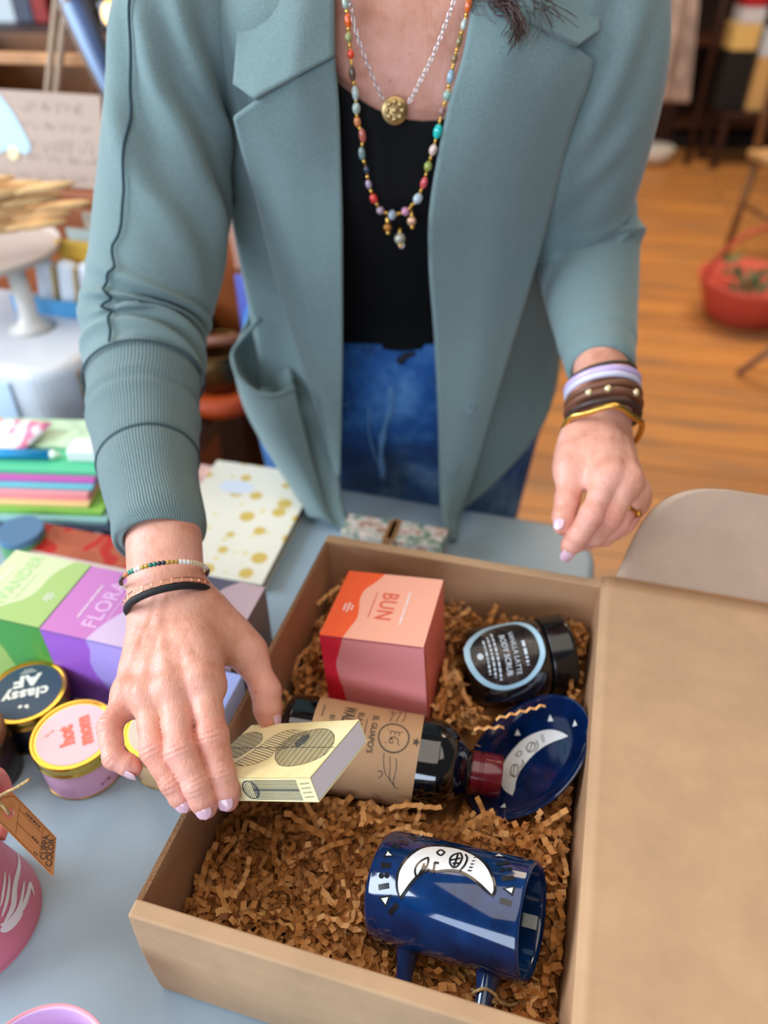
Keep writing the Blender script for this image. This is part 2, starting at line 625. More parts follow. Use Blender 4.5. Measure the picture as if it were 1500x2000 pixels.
def inside_gift(p, pad=.0):
    for C, A, R, l0, l1 in ((MUG_C, MUG_A, MUG_R, -MUG_L, .004), (BOT_C, BOT_A, BOT_R, -.106, .036), (BOT_C, BOT_A, .0165, .030, .066), (JAR_C, JAR_A, JAR_R, -.067, .026)):
        d = p - C; s = d @ A
        if l0 - pad < s < l1 + pad and np.linalg.norm(d - A * s) < R + pad: return True
    d = p - DISH_C; s = d @ DISH_N
    if -.012 - pad < s < .020 and np.linalg.norm(d - DISH_N * s) < DISH_R + pad: return True
    q = BUN_M.inverted() @ Vector(p)
    return abs(q.x) < BUN_W / 2 + pad and abs(q.y) < BUN_W / 2 + pad and abs(q.z) < BUN_H / 2 + pad


# ------------------------------------------------------------------ crinkle paper filler
def fill_h(u, v):
    """height of the filler above the table; u across (0..1), v from the front (0) to the back (1)"""
    return .034 + .013 * min(1, max(0, (u - .70) / .22)) + .016 * v + .007 * math.sin(7.1 * u + 2.2 * v) * math.sin(5.3 * v + 1.0) + .005 * math.sin(13 * u + 9 * v) + .010 * math.exp(-((u - .5) / .3) ** 2) * (1 - abs(2 * v - 1))


def inner(u, v, pad=.006):
    f0, f1 = FLo + inF * (.011 + pad) + inL * (.004 + pad), FRo + inF * (.011 + pad) + inR * (.005 + pad)
    b0, b1 = BLo + inB * (.010 + pad) + inL * (.004 + pad), BRo + inB * (.010 + pad) + inR * (.005 + pad)
    p = (f0 * (1 - u) + f1 * u) * (1 - v) + (b0 * (1 - u) + b1 * u) * v
    p[2] = TABLE_Z
    return p


INV = np.linalg.inv(np.array([[(inner(1, .5) - inner(0, .5))[0], (inner(.5, 1) - inner(.5, 0))[0]], [(inner(1, .5) - inner(0, .5))[1], (inner(.5, 1) - inner(.5, 0))[1]]]))


def filler():
    N = Nodes('crinkle_kraft_paper')
    at_ = N.new('ShaderNodeAttribute'); at_.attribute_name = 'tone'
    c = N.ramp(at_.outputs['Fac'], [(0, (130, 80, 38)), (.5, (188, 126, 66)), (1, (222, 168, 108))])
    N.set(Base_Color=c, Roughness=.7)
    N.b.inputs['Specular IOR Level'].default_value = .3
    V, Fc, tone = [], [], []
    rg = np.random.default_rng(11)
    # a crumpled bed under the strips
    nb = 46
    for j in range(nb + 1):
        for i in range(nb + 1):
            u, v = i / nb, j / nb
            p = inner(u, v, .0); p[2] += max(.004, fill_h(u, v) - .016 + rg.uniform(-.004, .004))
            while inside_gift(p, .001) and p[2] > TABLE_Z + .005: p[2] -= .003
            V.append(p); tone.append(rg.uniform(.0, .25))
    for j in range(nb):
        for i in range(nb):
            a = j * (nb + 1) + i
            Fc.append((a, a + 1, a + nb + 2, a + nb + 1))
    c0 = inner(0, 0, .003)

    def strip(p, d, up, nseg, step, w, amp, curl, t):
        pts = []
        for k in range(nseg + 1):
            pts.append((p.copy(), d.copy(), up.copy()))
            p = p + d * step
            ax = rg.normal(size=3) * curl
            d = d + np.cross(ax, d); d /= np.linalg.norm(d)
            up = up - d * (up @ d); up /= np.linalg.norm(up)
        for q, _, _ in pts:
            if (q - FRo) @ inR < .0060 or (q - FLo) @ inL < .0050 or (q - FLo) @ inF < .0125 or (q - BRo) @ inB < .0110: return False
            if q[2] < TABLE_Z + .006: return False
            if inside_gift(q, .0022): return False
        b = len(V)
        for k, (q, d, up) in enumerate(pts):
            s = np.cross(d, up)
            z = amp * (1 if k % 2 else -1)
            V.append(q + up * z + s * w / 2); V.append(q + up * z - s * w / 2)
            tone.extend([t, t])
        for k in range(len(pts) - 1):
            a = b + 2 * k
            Fc.append((a, a + 1, a + 3, a + 2))
        return True

    made = 0
    tries = 0
    while made < 4300 and tries < 16000:
        tries += 1
        u, v = rg.uniform(0, 1), rg.uniform(0, 1)
        p = inner(u, v, .002)
        layer = rg.uniform(-.012, .006)
        if rg.uniform() < .07: layer += rg.uniform(.0, .010)
        p[2] += fill_h(u, v) + layer
        a = rg.uniform(0, 2 * PI)
        tilt = rg.normal() * .42
        d = np.array([math.cos(a) * math.cos(tilt), math.sin(a) * math.cos(tilt), math.sin(tilt)])
        roll = rg.normal() * .8
        up = np.array([0, 0, 1.0]); up = up - d * (up @ d); up /= np.linalg.norm(up)
        s = np.cross(d, up); up = up * math.cos(roll) + s * math.sin(roll)
        if strip(p, d, up, int(rg.integers(3, 11)), rg.uniform(.0032, .0048), rg.uniform(.0032, .0046), rg.uniform(.0008, .0016), .16, np.clip(rg.normal(.5, .22), 0, 1)):
            made += 1
    # short shreds tucked into the tight gaps beside the walls and the gifts
    made = 0; tries = 0
    while made < 1500 and tries < 12000:
        tries += 1
        u, v = (rg.uniform(.80, 1.06), rg.uniform(-.02, 1)) if tries % 2 else (rg.uniform(.25, 1), rg.uniform(0, 1))
        p = inner(u, v, .001)
        p[2] += fill_h(u, v) + rg.uniform(-.014, .006)
        a = rg.uniform(0, 2 * PI); tilt = rg.normal() * .6
        d = np.array([math.cos(a) * math.cos(tilt), math.sin(a) * math.cos(tilt), math.sin(tilt)])
        roll = rg.normal() * .8
        up = np.array([0, 0, 1.0]); up = up - d * (up @ d); up /= np.linalg.norm(up)
        s = np.cross(d, up); up = up * math.cos(roll) + s * math.sin(roll)
        if strip(p, d, up, int(rg.integers(2, 5)), rg.uniform(.0032, .0044), rg.uniform(.0032, .0044), rg.uniform(.0008, .0015), .16, np.clip(rg.normal(.5, .22), 0, 1)): made += 1
    # long strips lying on top
    for px, py, ang, n in ((410, 1815, .75, 12), (500, 1705, 1.15, 10), (600, 1750, 1.0, 11), (560, 1640, .3, 14), (640, 1640, 2.2, 9), (470, 1760, .4, 12), (700, 1640, .1, 12), (560, 1790, 2.0, 8),
                           (580, 1290, 1.0, 8), (620, 1180, .9, 8), (560, 1370, .5, 9), (900, 1290, 2.1, 10), (880, 1360, 1.8, 10), (1090, 1560, .9, 9), (760, 1580, .3, 9)):
        for tr in range(12):
            p = onz(px, py, TABLE_Z + .05)
            uv = INV @ (p - c0)[:2]
            p = onz(px, py, TABLE_Z + fill_h(uv[0], uv[1]) + .006 + .003 * tr)
            a = ang
            d = np.array([math.cos(a), math.sin(a), rg.uniform(-.05, .15)]); d /= np.linalg.norm(d)
            up = np.array([0, 0, 1.0]); up = up - d * (up @ d); up /= np.linalg.norm(up)
            if strip(p, d, up, n, .0042, .0036, .0008, .10, rg.uniform(.6, 1.0)): break
    # three strands resting on the blue dish and one on the pot
    def onto(p, d, n):
        d = np.array(d); d /= np.linalg.norm(d); up = DISH_N - d * (DISH_N @ d); up /= np.linalg.norm(up)
        b = len(V); t = rg.uniform(.7, 1)
        for k in range(n + 1):
            q = p + d * .0038 * k; s = np.cross(d, up); z = .0011 * (1 if k % 2 else -1)
            V.append(q + up * z + s * .0017); V.append(q + up * z - s * .0017); tone.extend([t, t])
        for k in range(n): Fc.append((b + 2 * k, b + 2 * k + 1, b + 2 * k + 3, b + 2 * k + 2))
    onto(at(968, 1404, .562), [.9, .12, .25], 10); onto(at(925, 1424, .568), [.95, .0, .12], 6); onto(at(958, 1580, .530), [.4, -.8, -.4], 6)
    onto(at(752, 1838, .487), [.35, .5, .8], 5)
    me = bpy.data.meshes.new('crinkle_paper')
    me.from_pydata([tuple(p) for p in V], [], Fc)
    a = me.attributes.new('tone', 'FLOAT', 'POINT'); a.data.foreach_set('value', np.array(tone, float))
    me.update()
    o = link('crinkle_paper', me, N.m)
    tag(o, 'loose brown crinkle-cut paper shreds bedding the gifts inside the kraft box', 'crinkle paper', kind='stuff')


filler()
# ------------------------------------------------------------------ helpers for printing on surfaces
def cylhit(px, py, C, A, R):
    o = np.array([0, 0, ZC]); d = ray(px, py); d = d / np.linalg.norm(d)
    w = o - C; dp = d - A * (d @ A); wp = w - A * (w @ A)
    a, b, c = dp @ dp, 2 * dp @ wp, wp @ wp - R * R
    q = b * b - 4 * a * c
    t = (-b - math.sqrt(max(q, 0))) / (2 * a)
    return o + d * t


class CylMap:
    """x = along the circumference, y = along the axis, seen from outside"""
    def __init__(s, C, A, R, p0):
        s.C, s.A, s.R = C, A, R
        n = p0 - C; s.a0 = n @ A; n = n - A * (n @ A); s.N = n / np.linalg.norm(n); s.T = np.cross(A, s.N)

    def __call__(s, x, y, z=0.0):
        f = x / s.R
        return s.C + s.A * (y + s.a0) + (s.N * math.cos(f) + s.T * math.sin(f)) * (s.R + z)

    def px(s, px, py):
        p = cylhit(px, py, s.C, s.A, s.R) - s.C
        y = p @ s.A - s.a0
        return math.atan2(p @ s.T, p @ s.N) * s.R, y


class PlaneMap:
    def __init__(s, M):
        s.M = M; s.I = M.inverted()

    def __call__(s, x, y, z=0.0):
        return np.array(s.M @ Vector((x, y, z)))

    def px(s, px, py):
        o = s.I @ Vector((0, 0, ZC)); d = s.I.to_3x3() @ Vector(ray(px, py))
        q = o + d * (-o.z / d.z)
        return q.x, q.y


def dense(P, closed=False, n=6):
    P = [tuple(p) for p in P]
    if closed: P = P + [P[0]]
    return spline(np.array(P), (len(P) - 1) * n + 1)


def axis_m(C, A, up=(0, 0, 1)):
    return frame(C, up if abs(Vector(A).normalized().dot(Vector(up))) < .95 else (1, 0, 0), z=A)


# ------------------------------------------------------------------ candle cartons
M_print_white = mk('white_print', (240, 232, 232), .6)
M_paper_white = mk('white_paper_board', (238, 234, 236), .6)


def carton(name, label, group, M, W, H, top, front, right, left, wave_top, wave_front, text, tm, em, fine, rot, logo, topx=0.0):
    """W square plan, H tall, origin at the middle of the base; colours are (left of wave, right of wave)"""
    root = thing(name, label, 'box', M, group)
    names = ['carton_top_a', 'carton_top_b', 'carton_front_a', 'carton_front_b', 'carton_side_a', 'carton_side_b']
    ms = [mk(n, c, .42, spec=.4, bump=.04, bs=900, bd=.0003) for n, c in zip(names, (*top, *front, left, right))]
    mb = MB(); h = W / 2

    def face(P, w, mi):
        w = spline(np.array(w)[:, None], 26)[:, 0]
        for k in range(25):
            b0, b1 = k / 25, (k + 1) / 25
            mb.add([P(0, b0), P(w[k], b0), P(w[k + 1], b1), P(0, b1)], [(0, 1, 2, 3)], mi[0])
            mb.add([P(w[k], b0), P(1, b0), P(1, b1), P(w[k + 1], b1)], [(0, 1, 2, 3)], mi[1])
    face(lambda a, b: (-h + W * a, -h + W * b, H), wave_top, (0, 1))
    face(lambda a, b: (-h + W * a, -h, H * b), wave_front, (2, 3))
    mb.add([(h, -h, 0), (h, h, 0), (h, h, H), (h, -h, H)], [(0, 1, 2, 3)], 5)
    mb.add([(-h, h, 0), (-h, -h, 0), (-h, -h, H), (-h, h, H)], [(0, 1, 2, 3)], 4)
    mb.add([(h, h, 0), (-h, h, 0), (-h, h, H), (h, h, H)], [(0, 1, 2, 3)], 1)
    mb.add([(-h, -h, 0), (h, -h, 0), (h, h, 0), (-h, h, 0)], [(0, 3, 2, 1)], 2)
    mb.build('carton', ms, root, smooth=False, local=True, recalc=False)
    # tucked lid: a fine slit along the front edge of the right side
    t = MB()
    t.box((h + .0002, -h + .004, H * .48), (.0004, .0006, H * .86))
    t.box((0, -h - .0002, H - .0012), (W * .96, .0004, .0005))
    t.build('tuck_slit', mk('carton_slit', [c * .6 for c in right], .7), root, smooth=False, local=True)
    tx = MB()
    if text: put_text(tx, text, em, topx, 0, rot, 0, bold=.0003, sx=.86, space=1.08)
    else: dashes(tx, topx, .004, .05, .0075, rot, 0, seed=13)
    tx.map(lambda x, y, z: (x, y, H + .00025)).build('name_print', mk('carton_name_print', tm, .5), root, smooth=False, local=True, recalc=False)
    s = -1 if rot > 0 else 1
    fp = MB()
    dashes(fp, topx + s * .0155, 0, .04, .0017, rot, 0, seed=3)
    lg = MB()
    for i, (dx, L) in enumerate(logo[1]):
        dashes(lg, logo[0] + dx, -.006, L, .0014, rot, 0, seed=5 + i)
    lg.map(lambda x, y, z: (x, y, H + .00025)).build('logo_print', M_print_white, root, smooth=False, local=True, recalc=False)
    fp.map(lambda x, y, z: (x, y, H + .00025)).build('fine_print', M_print_white, root, smooth=False, local=True, recalc=False)
    f2 = MB(); dashes(f2, topx - s * .011, 0, .032, .0011, rot, 0, seed=9)
    f2.map(lambda x, y, z: (x, y, H + .00025)).build('fine_print', mk('carton_fine_print', fine, .5), root, smooth=False, local=True, recalc=False)
    return root


BASE = BUN_M @ Matrix.Translation((0, 0, -BUN_H / 2))
LOGO = (-.0285, [(-.002, .008), (.001, .011), (.004, .006)])
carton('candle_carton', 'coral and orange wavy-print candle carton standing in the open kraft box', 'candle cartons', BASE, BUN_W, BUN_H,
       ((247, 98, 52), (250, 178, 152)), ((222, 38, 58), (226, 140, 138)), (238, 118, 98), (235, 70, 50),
       [.23, .26, .29, .27, .24, .25, .33, .39], [.20, .19, .17, .14, .13, .18, .23], 'BUN', (230, 106, 82), .0185, (226, 110, 84), -PI / 2, LOGO, .002)
CZ = TABLE_Z
CW, CH = .080, .090


def front_corner(px, py):            # yawed carton whose front-left top corner shows at a pixel
    p = onz(px, py, TABLE_Z + CH)
    return yawm(p + UX * CW / 2 + VX * CW / 2 - np.array([0, 0, CH]))


LOGO2 = (.026, [(-.002, .008), (.001, .011), (.004, .006)])
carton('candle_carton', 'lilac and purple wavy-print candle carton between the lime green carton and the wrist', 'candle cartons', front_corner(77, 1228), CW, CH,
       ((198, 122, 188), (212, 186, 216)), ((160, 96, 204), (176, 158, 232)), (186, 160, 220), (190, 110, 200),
       [.55, .60, .70, .82, .93, 1.0], [.62, .66, .60, .52, .50, .55, .54], 'FLORA', (226, 180, 222), .0205, (230, 190, 224), PI / 2, LOGO2, -.001)
MG = front_corner(77, 1228) @ Matrix.Translation((-CW - .0015, .001, 0))
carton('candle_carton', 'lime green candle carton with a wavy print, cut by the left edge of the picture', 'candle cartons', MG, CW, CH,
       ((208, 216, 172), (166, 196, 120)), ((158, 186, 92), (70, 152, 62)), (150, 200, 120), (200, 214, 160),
       [.30, .42, .60, .66, .66, .70, .80], [.44, .46, .42, .36, .20, .1], 'LAVANDER', (176, 214, 146), .0165, (190, 220, 160), PI / 2, LOGO2, -.012)
pdk = onz(518, 1147, TABLE_Z + CH)
MD = yawm(pdk - UX * CW / 2 - VX * CW / 2 - np.array([0, 0, CH]))
carton('candle_carton', 'charcoal and dusty mauve candle carton with a wavy print, beside the box behind the hand', 'candle cartons', MD, CW, CH,
       ((98, 92, 106), (190, 162, 166)), ((86, 76, 88), (150, 118, 120)), (112, 84, 80), (80, 74, 84),
       [.35, .36, .40, .48, .52, .52, .56, .70], [.5, .45, .4], '', (140, 128, 140), .0165, (140, 128, 140), PI / 2, LOGO2, -.016)
pbl = onz(474, 1318, TABLE_Z + .070)
MBl = yawm(pbl - UX * .03 - VX * .03 - np.array([0, 0, .070]))
rt = thing('gift_carton', 'small pale periwinkle carton beside the box, glimpsed between thumb and index finger', 'box', MBl)
rbox('carton', (.06, .06, .070), mk('periwinkle_board', (158, 172, 224), .5), rt, c=(0, 0, .035), bevel=.0008)
rbox('carton_flap', (.056, .0006, .016), mk('periwinkle_flap', (186, 196, 236), .5), rt, c=(0, -.0304, .06), bevel=.0002)

# ------------------------------------------------------------------ jar of scrub
M_black_gloss = mk('black_gloss_plastic', (14, 13, 15), .16, spec=.6)
M_jar = mk('dark_brown_glass', (26, 18, 16), .10, coat=.6, spec=.6)
jm = axis_m(JAR_C, JAR_A)
jar = thing('scrub_jar', 'dark scrub jar with pale-ringed oval label, lying in the kraft box', 'jar', jm)
R = JAR_R
MB().lathe([(.0, -.065), (R * .72, -.065), (R * .9, -.062), (R * .98, -.056), (R, -.048), (R, -.006), (R * .985, -.002), (R * .90, 0), (0, 0)], 64, 0).build('jar_body', M_jar, jar, local=True, auto=50)
pr = [(0, 0), (R * .93, 0), (R * 1.0, .001)]
for k in range(8):
    z = .002 + k * .0022
    pr += [(R * 1.012, z), (R * 1.0, z + .0011)]
pr += [(R * 1.01, .0205), (R * .97, .022), (0, .022)]
MB().lathe(pr, 72).build('lid', M_black_gloss, jar, local=True, auto=60)
cm = CylMap(JAR_C, JAR_A, R, cylhit(985, 1284, JAR_C, JAR_A, R))
lb = MB()
rim_px = [(905, 1268), (918, 1248), (950, 1228), (1000, 1217), (1030, 1220), (1052, 1237), (1064, 1268), (1062, 1290), (1050, 1313), (1025, 1335), (985, 1347), (950, 1340), (925, 1320), (909, 1292)]
ro = [cm.px(*p) for p in rim_px]
ro = dense(ro, True, 6)[:-1]
cx, cy = ro.mean(0)
ri = [(cx + (x - cx) * .86, cy + (y - cy) * .86) for x, y in ro]
lb.strip([(*p, .0006) for p in ro], [(*p, .0006) for p in ri], 1, closed=True)
nr = 8                                             # dark printed field inside the ring
for k in range(nr):
    A = [(cx + (x - cx) * .88 * (1 - k / nr), cy + (y - cy) * .88 * (1 - k / nr), .0004) for x, y in ro]
    B = [(cx + (x - cx) * .88 * (1 - (k + 1) / nr), cy + (y - cy) * .88 * (1 - (k + 1) / nr), .0004) for x, y in ro]
    lb.strip(A, B, 0, closed=True)
lb.map(cm)
M_ringp = mk('pale_blue_print', (176, 214, 232), .35)
N = Nodes('coffee_photo_print'); co = N.coord()
N.set(Base_Color=N.ramp(N.noise(co, 70, 4, .6), [(.35, (24, 18, 17)), (.55, (52, 42, 38)), (.72, (112, 96, 88))]), Roughness=.25)
lb.build('label', [N.m, M_ringp], jar, smooth=True, recalc=False)
tx = MB()
put_text(tx, 'VANILLA LATTE', .0060, cx + .000, cy + .0068, 0, 0, sx=.86, z=.0009)
put_text(tx, 'BODY SCRUB', .0066, cx + .001, cy - .0010, 0, 0, bold=.0001, sx=.86, z=.0009)
dashes(tx, cx + .002, cy + .0150, .020, .0024, 0, 0, z=.0009, seed=2)
for i in range(3): dashes(tx, cx + .001, cy - .0085 - i * .0042, .040 - i * .006, .0018, 0, 0, z=.0009, seed=20 + i)
tx.disc((cx, cy - .0225), .0026, 0, z=.0009)
tx.map(cm).build('label_print', mk('label_white_print', (214, 226, 236), .4), jar, smooth=False, recalc=False)

# ------------------------------------------------------------------ bottle of syrup
M_bottle = mk('dark_amber_glass', (9, 5, 5), .06, coat=.8, spec=.7)
M_cap = mk('maroon_cap', (104, 14, 28), .22, coat=.5, bump=.2, bs=60, bd=.0004)
bmx = axis_m(BOT_C, BOT_A)
bot = thing('syrup_bottle', 'dark glass bottle with a kraft paper label and maroon cap, lying across the kraft box', 'bottle', bmx)
R = BOT_R
prof = [(0, -.104), (R * .80, -.1045), (R * .93, -.102), (R * .99, -.096), (R, -.090), (R, .006), (R * .985, .013), (R * .93, .020), (R * .82, .0265), (R * .66, .0315), (R * .50, .0355), (R * .43, .039), (R * .41, .043), (0, .043)]
prof = [(0, -.104)] + [tuple(p) for p in spline(np.array(prof[1:-1]), 60)] + [(0, .043)]
MB().lathe(prof, 72).build('glass_body', M_bottle, bot, local=True)
pr = [(0, .040), (.0150, .040), (.0158, .0405), (.0158, .046), (.0150, .0465), (.0150, .0480), (.0160, .0485), (.0162, .0615), (.0155, .0628), (.0, .0628)]
MB().lathe(pr, 48).build('cap', M_cap, bot, local=True, auto=40)
lp = []
for a in np.linspace(-.0803, 0, 12):
    lp.append([((R + .0005) * math.cos(f), (R + .0005) * math.sin(f), a) for f in np.linspace(0, 2 * PI, 73)[:-1]])
M_klabel = kraft('kraft_label_paper', (190, 150, 112), .06)
o = link('label', gridmesh('label', lp, True), M_klabel, bot, local=True)
bm_ = CylMap(BOT_C, BOT_A, R + .0005, cylhit(769, 1440, BOT_C, BOT_A, R))
ex, ey = bm_.px(769, 1440)
tx = MB()
tx.ring((ex, ey), .0110, .0010, 0, z=.0003)
put_text(tx, 'EG', .0110, ex, ey, 0, 0, bold=-.0002, sx=.8, z=.0003)
put_text(tx, 'E', .0090, ex + .0012, ey + .0006, PI, 0, bold=-.0004, sx=.8, z=.0003)
for sx_, sy_ in ((-.005, .005), (.005, .005), (-.005, -.005), (.005, -.005)): tx.disc((ex + sx_, ey + sy_), .0005, 0, n=8, z=.0003)
for k in range(5):                               # little star beside the emblem
    a = PI / 2 + 2 * PI * k / 5
    tx.poly([(ex + .0006 + .0038 * math.cos(a), ey + .0165 + .0030 * math.sin(a), .0003), (ex + .0006 + .0014 * math.cos(a + .63), ey + .0165 + .0014 * math.sin(a + .63), .0003), (ex + .0006, ey + .0165, .0003), (ex + .0006 + .0014 * math.cos(a - .63), ey + .0165 + .0014 * math.sin(a - .63), .0003)], 0)
for sg in (-1, 1):                               # scrolls either side
    for q in range(3):
        P = dense([(ex + sg * (.0125 + .001 * q), ey - .005 + .0045 * q), (ex + sg * .021, ey - .0035 + .0045 * q), (ex + sg * (.027 + .003 * q), ey - .001 + .003 * q), (ex + sg * (.030 + .003 * q), ey + .003 + .003 * q)], n=8)
        tx.ribbon(P, .0005, 0, z=.0003)
    S = [(ex + sg * .026 + (.0042 - .0011 * f) * math.cos(f), ey - .0065 + (.0042 - .0011 * f) * math.sin(f)) for f in np.linspace(0, 3.6, 26)]
    tx.ribbon(S, .0006, 0, z=.0003)
put_text(tx, "EL GUAPO'S", .0060, ex - .001, ey - .0158, 0, 0, bold=.0001, sx=.95, z=.0003)
dashes(tx, ex, ey - .0215, .022, .0008, 0, 0, z=.0003, seed=4)
put_text(tx, 'BLACK', .0062, ex - .0085, ey - .0268, 0, 0, sx=.9, z=.0003)
put_text(tx, 'WALNUT', .0130, ex - .006, ey - .0360, 0, 0, bold=.0002, sx=.55, z=.0003)
put_text(tx, 'BITTERS', .0055, ex, ey - .0475, 0, 0, sx=.95, z=.0003)
dashes(tx, ex - .012, ey - .055, .012, .0010, 0, 0, z=.0003, seed=6)
tx.map(bm_).build('label_print', mk('dark_label_ink', (66, 58, 50), .6), bot, smooth=False, recalc=False)

# ------------------------------------------------------------------ blue glaze
def glaze(name, c1, c2):
    N = Nodes(name); co = N.coord()
    N.set(Base_Color=N.ramp(N.noise(co, 45, 3), [(.35, c1), (.7, c2)]), Roughness=.10)
    N.b.inputs['Coat Weight'].default_value = .7; N.b.inputs['Coat Roughness'].default_value = .04
    N.b.inputs['Specular IOR Level'].default_value = .5
    N.bump(N.noise(co, 60, 2), .05, .0006)
    return N.m


M_blue = glaze('cobalt_glaze', (4, 30, 68), (6, 52, 104))
M_blue2 = glaze('cobalt_glaze_dish', (4, 22, 58), (6, 38, 88))
M_inkblk = mk('black_glaze_line', (22, 24, 30), .2, coat=.5)
M_moon = mk('white_glaze', (232, 234, 234), .18, coat=.5)

# pot on legs, lying on its side
pm = axis_m(MUG_C, MUG_A)
pot = thing('legged_pot', 'cobalt blue glazed pot with white crescent moon face and peg legs, on its side', 'pot', pm)
R, L = MUG_R, MUG_L
prof = [(0, -L), (R * .90, -L), (R * .97, -L + .0012), (R, -L + .004), (R, -.002), (R - .0008, -.0006), (R - .0018, 0), (R - .0030, -.0008), (R - .0036, -.003), (R - .0038, -L + .006), (R - .008, -L + .0045), (0, -L + .0045)]
MB().lathe(prof, 96).build('pot_body', M_blue, pot, local=True, auto=60)
for rp, rt_, tp, tt in (((797, 1852), .480, (784, 1944), .464), ((957, 1906), .457, (938, 1990), .440), ((830, 1862), .515, (824, 1900), .498), ((985, 1905), .500, (978, 1930), .486)):
    a, e = at(*rp, rt_), at(*tp, tt)
    ax = a + (MUG_C + MUG_A * ((a - MUG_C) @ MUG_A) - a) * .35
    pts = [ax * (1 - s) + e * s for s in np.linspace(0, 1, 12)]
    rad = [.0046 + .0078 * (1 - s) ** 2.2 for s in np.linspace(0, 1, 12)]
    rad[-1] = .0025
    MB().tube(pts, rad, 20).build('leg', M_blue, pot)
mm = CylMap(MUG_C, MUG_A, R, cylhit(880, 1700, MUG_C, MUG_A, R))


def c4(pts): return [mm.px(700 + x / 3.75, 1610 + y / 3.75) for x, y in pts]


mo = MB()
OUT = [(315, 556), (282, 500), (272, 430), (283, 350), (325, 270), (390, 202), (480, 160), (580, 150), (700, 164), (800, 194), (900, 250), (968, 330), (1004, 420), (1012, 492), (988, 540)]
INN = [(315, 556), (350, 508), (388, 452), (430, 404), (474, 366), (520, 346), (570, 356), (620, 350), (672, 348), (720, 354), (764, 368), (822, 402), (882, 450), (936, 500), (988, 540)]
mo.wide([(*p, .0003) for p in dense(c4(OUT))], [(*p, .0003) for p in dense(c4(INN))], 0)
OW = [(307, 526), (294, 470), (293, 410), (306, 345), (344, 282), (402, 222), (484, 178), (580, 168), (700, 181), (794, 210), (886, 264), (948, 336), (982, 420), (990, 480), (978, 512)]
IW = [(307, 526), (334, 488), (372, 436), (414, 388), (458, 352), (505, 332), (570, 340), (620, 334), (672, 332), (724, 336), (772, 350), (832, 384), (894, 432), (944, 480), (978, 512)]
mo.wide([(*p, .0005) for p in dense(c4(OW))], [(*p, .0005) for p in dense(c4(IW))], 1)


def ln(pts, w, closed=False, z=.0008, mi=0): mo.ribbon(dense(c4(pts), closed, 5)[:-1] if closed else dense(c4(pts), n=5), w, mi, closed=closed, z=z)


for P in ([(424, 384), (416, 340), (432, 300), (468, 268), (512, 248)], [(512, 248), (512, 280), (498, 320), (470, 345), (444, 370)], [(450, 362), (468, 330), (484, 290)], [(488, 350), (520, 330)], [(470, 320), (500, 312)]): ln(P, .0012)
ln([(545, 362), (556, 320), (562, 286), (590, 292)], .0014)
ln([(633, 213), (605, 234), (577, 213), (605, 194)], .0012, True)
for P in ([(694, 324), (672, 290), (676, 250), (706, 226), (748, 216)], [(748, 216), (760, 250), (744, 290), (720, 316), (694, 324)], [(676, 268), (712, 262), (748, 254)], [(700, 318), (716, 270), (730, 224)], [(690, 292), (738, 290)], [(784, 226), (797, 256), (780, 304), (742, 346)]): ln(P, .0012)
for i in range(5): ln([(800 + i * 11, 343 - i * 23), (830 + i * 8, 346 - i * 24)], .0010 - .0001 * i)


def tri(a, b, c):
    q = c4([a, b, c]); g = np.mean(q, 0)
    mo.poly([(*p, .0003) for p in q], 0)
    mo.poly([(*(g + (np.array(p) - g) * .55), .0006) for p in q], 1)


for T in (((212, 186), (268, 240), (184, 242)), ((146, 532), (242, 514), (206, 612)), ((976, 242), (1032, 216), (1086, 248)), ((1054, 470), (1152, 454), (1132, 528)), ((424, 72), (480, 84), (462, 112))): tri(*T)
for D in (((166, 300), (238, 306)), ((148, 462), (224, 448)), ((226, 656), (288, 582)), ((250, 150), (304, 178)), ((378, 82), (424, 124)), ((1012, 296), (1104, 284)), ((1052, 400), (1138, 392)), ((1036, 556), (1124, 584)), ((920, 186), (968, 204))): ln(D, .0032, z=.0003)
for p in ((168, 376), (208, 374), (316, 132), (348, 140), (1056, 336), (1106, 330)):
    q = c4([p])[0]; mo.disc(q, .0017, 0, z=.0003, n=14); 
mo.map(mm).build('moon_print', [M_inkblk, M_moon], pot, recalc=False)
# paper sticker on the inside wall
pi_ = MB()
fr = axis_m(MUG_C, MUG_A); nrm = None
wq = cylhit(1040, 1830, MUG_C, MUG_A, R)
dirn = at(1047, 1826, .52) - MUG_C; dirn = dirn - MUG_A * (dirn @ MUG_A); dirn /= np.linalg.norm(dirn); tg = np.cross(MUG_A, dirn)
g = [[MUG_C + MUG_A * (-.004 - .010 * i / 4) + (dirn * math.cos(f) + tg * math.sin(f)) * (R - .0042) for f in np.linspace(-.05, .22, 8)] for i in range(5)]
sheet('paper_sticker', g, mk('grey_sticker_paper', (170, 178, 174), .6), pot, thick=.0002, nr=6, nc=12)

# twine round the pot's leg
M_twine = mk('jute_twine', (168, 138, 92), .9, var=.2, vs=400, bump=.5, bs=1200, bd=.0004)
tw_ = MB()
a, e = at(957, 1906, .457), at(938, 1990, .447)
c = a * .55 + e * .45; ax = (e - a) / np.linalg.norm(e - a)
n1 = np.cross(ax, [0, 1, 0]); n1 /= np.linalg.norm(n1); n2 = np.cross(ax, n1)
for k in range(2):
    tw_.tube([c + ax * (.0016 * k) + (n1 * math.cos(f) + n2 * math.sin(f)) * .0082 for f in np.linspace(0, 2 * PI, 28)[:-1]], .0010, 8, closed=True)
tw_.tube(spline(np.array([at(925, 1938, .446), at(946, 1931, .443), at(966, 1942, .444), at(974, 1955, .446), at(992, 1963, .450), at(1012, 1958, .455), at(1022, 1940, .46), at(1016, 1914, .462)]), 50), .0010, 8)
tw_.tube(spline(np.array([at(968, 1952, .446), at(966, 1968, .446), at(960, 1982, .447)]), 12), .0009, 8)
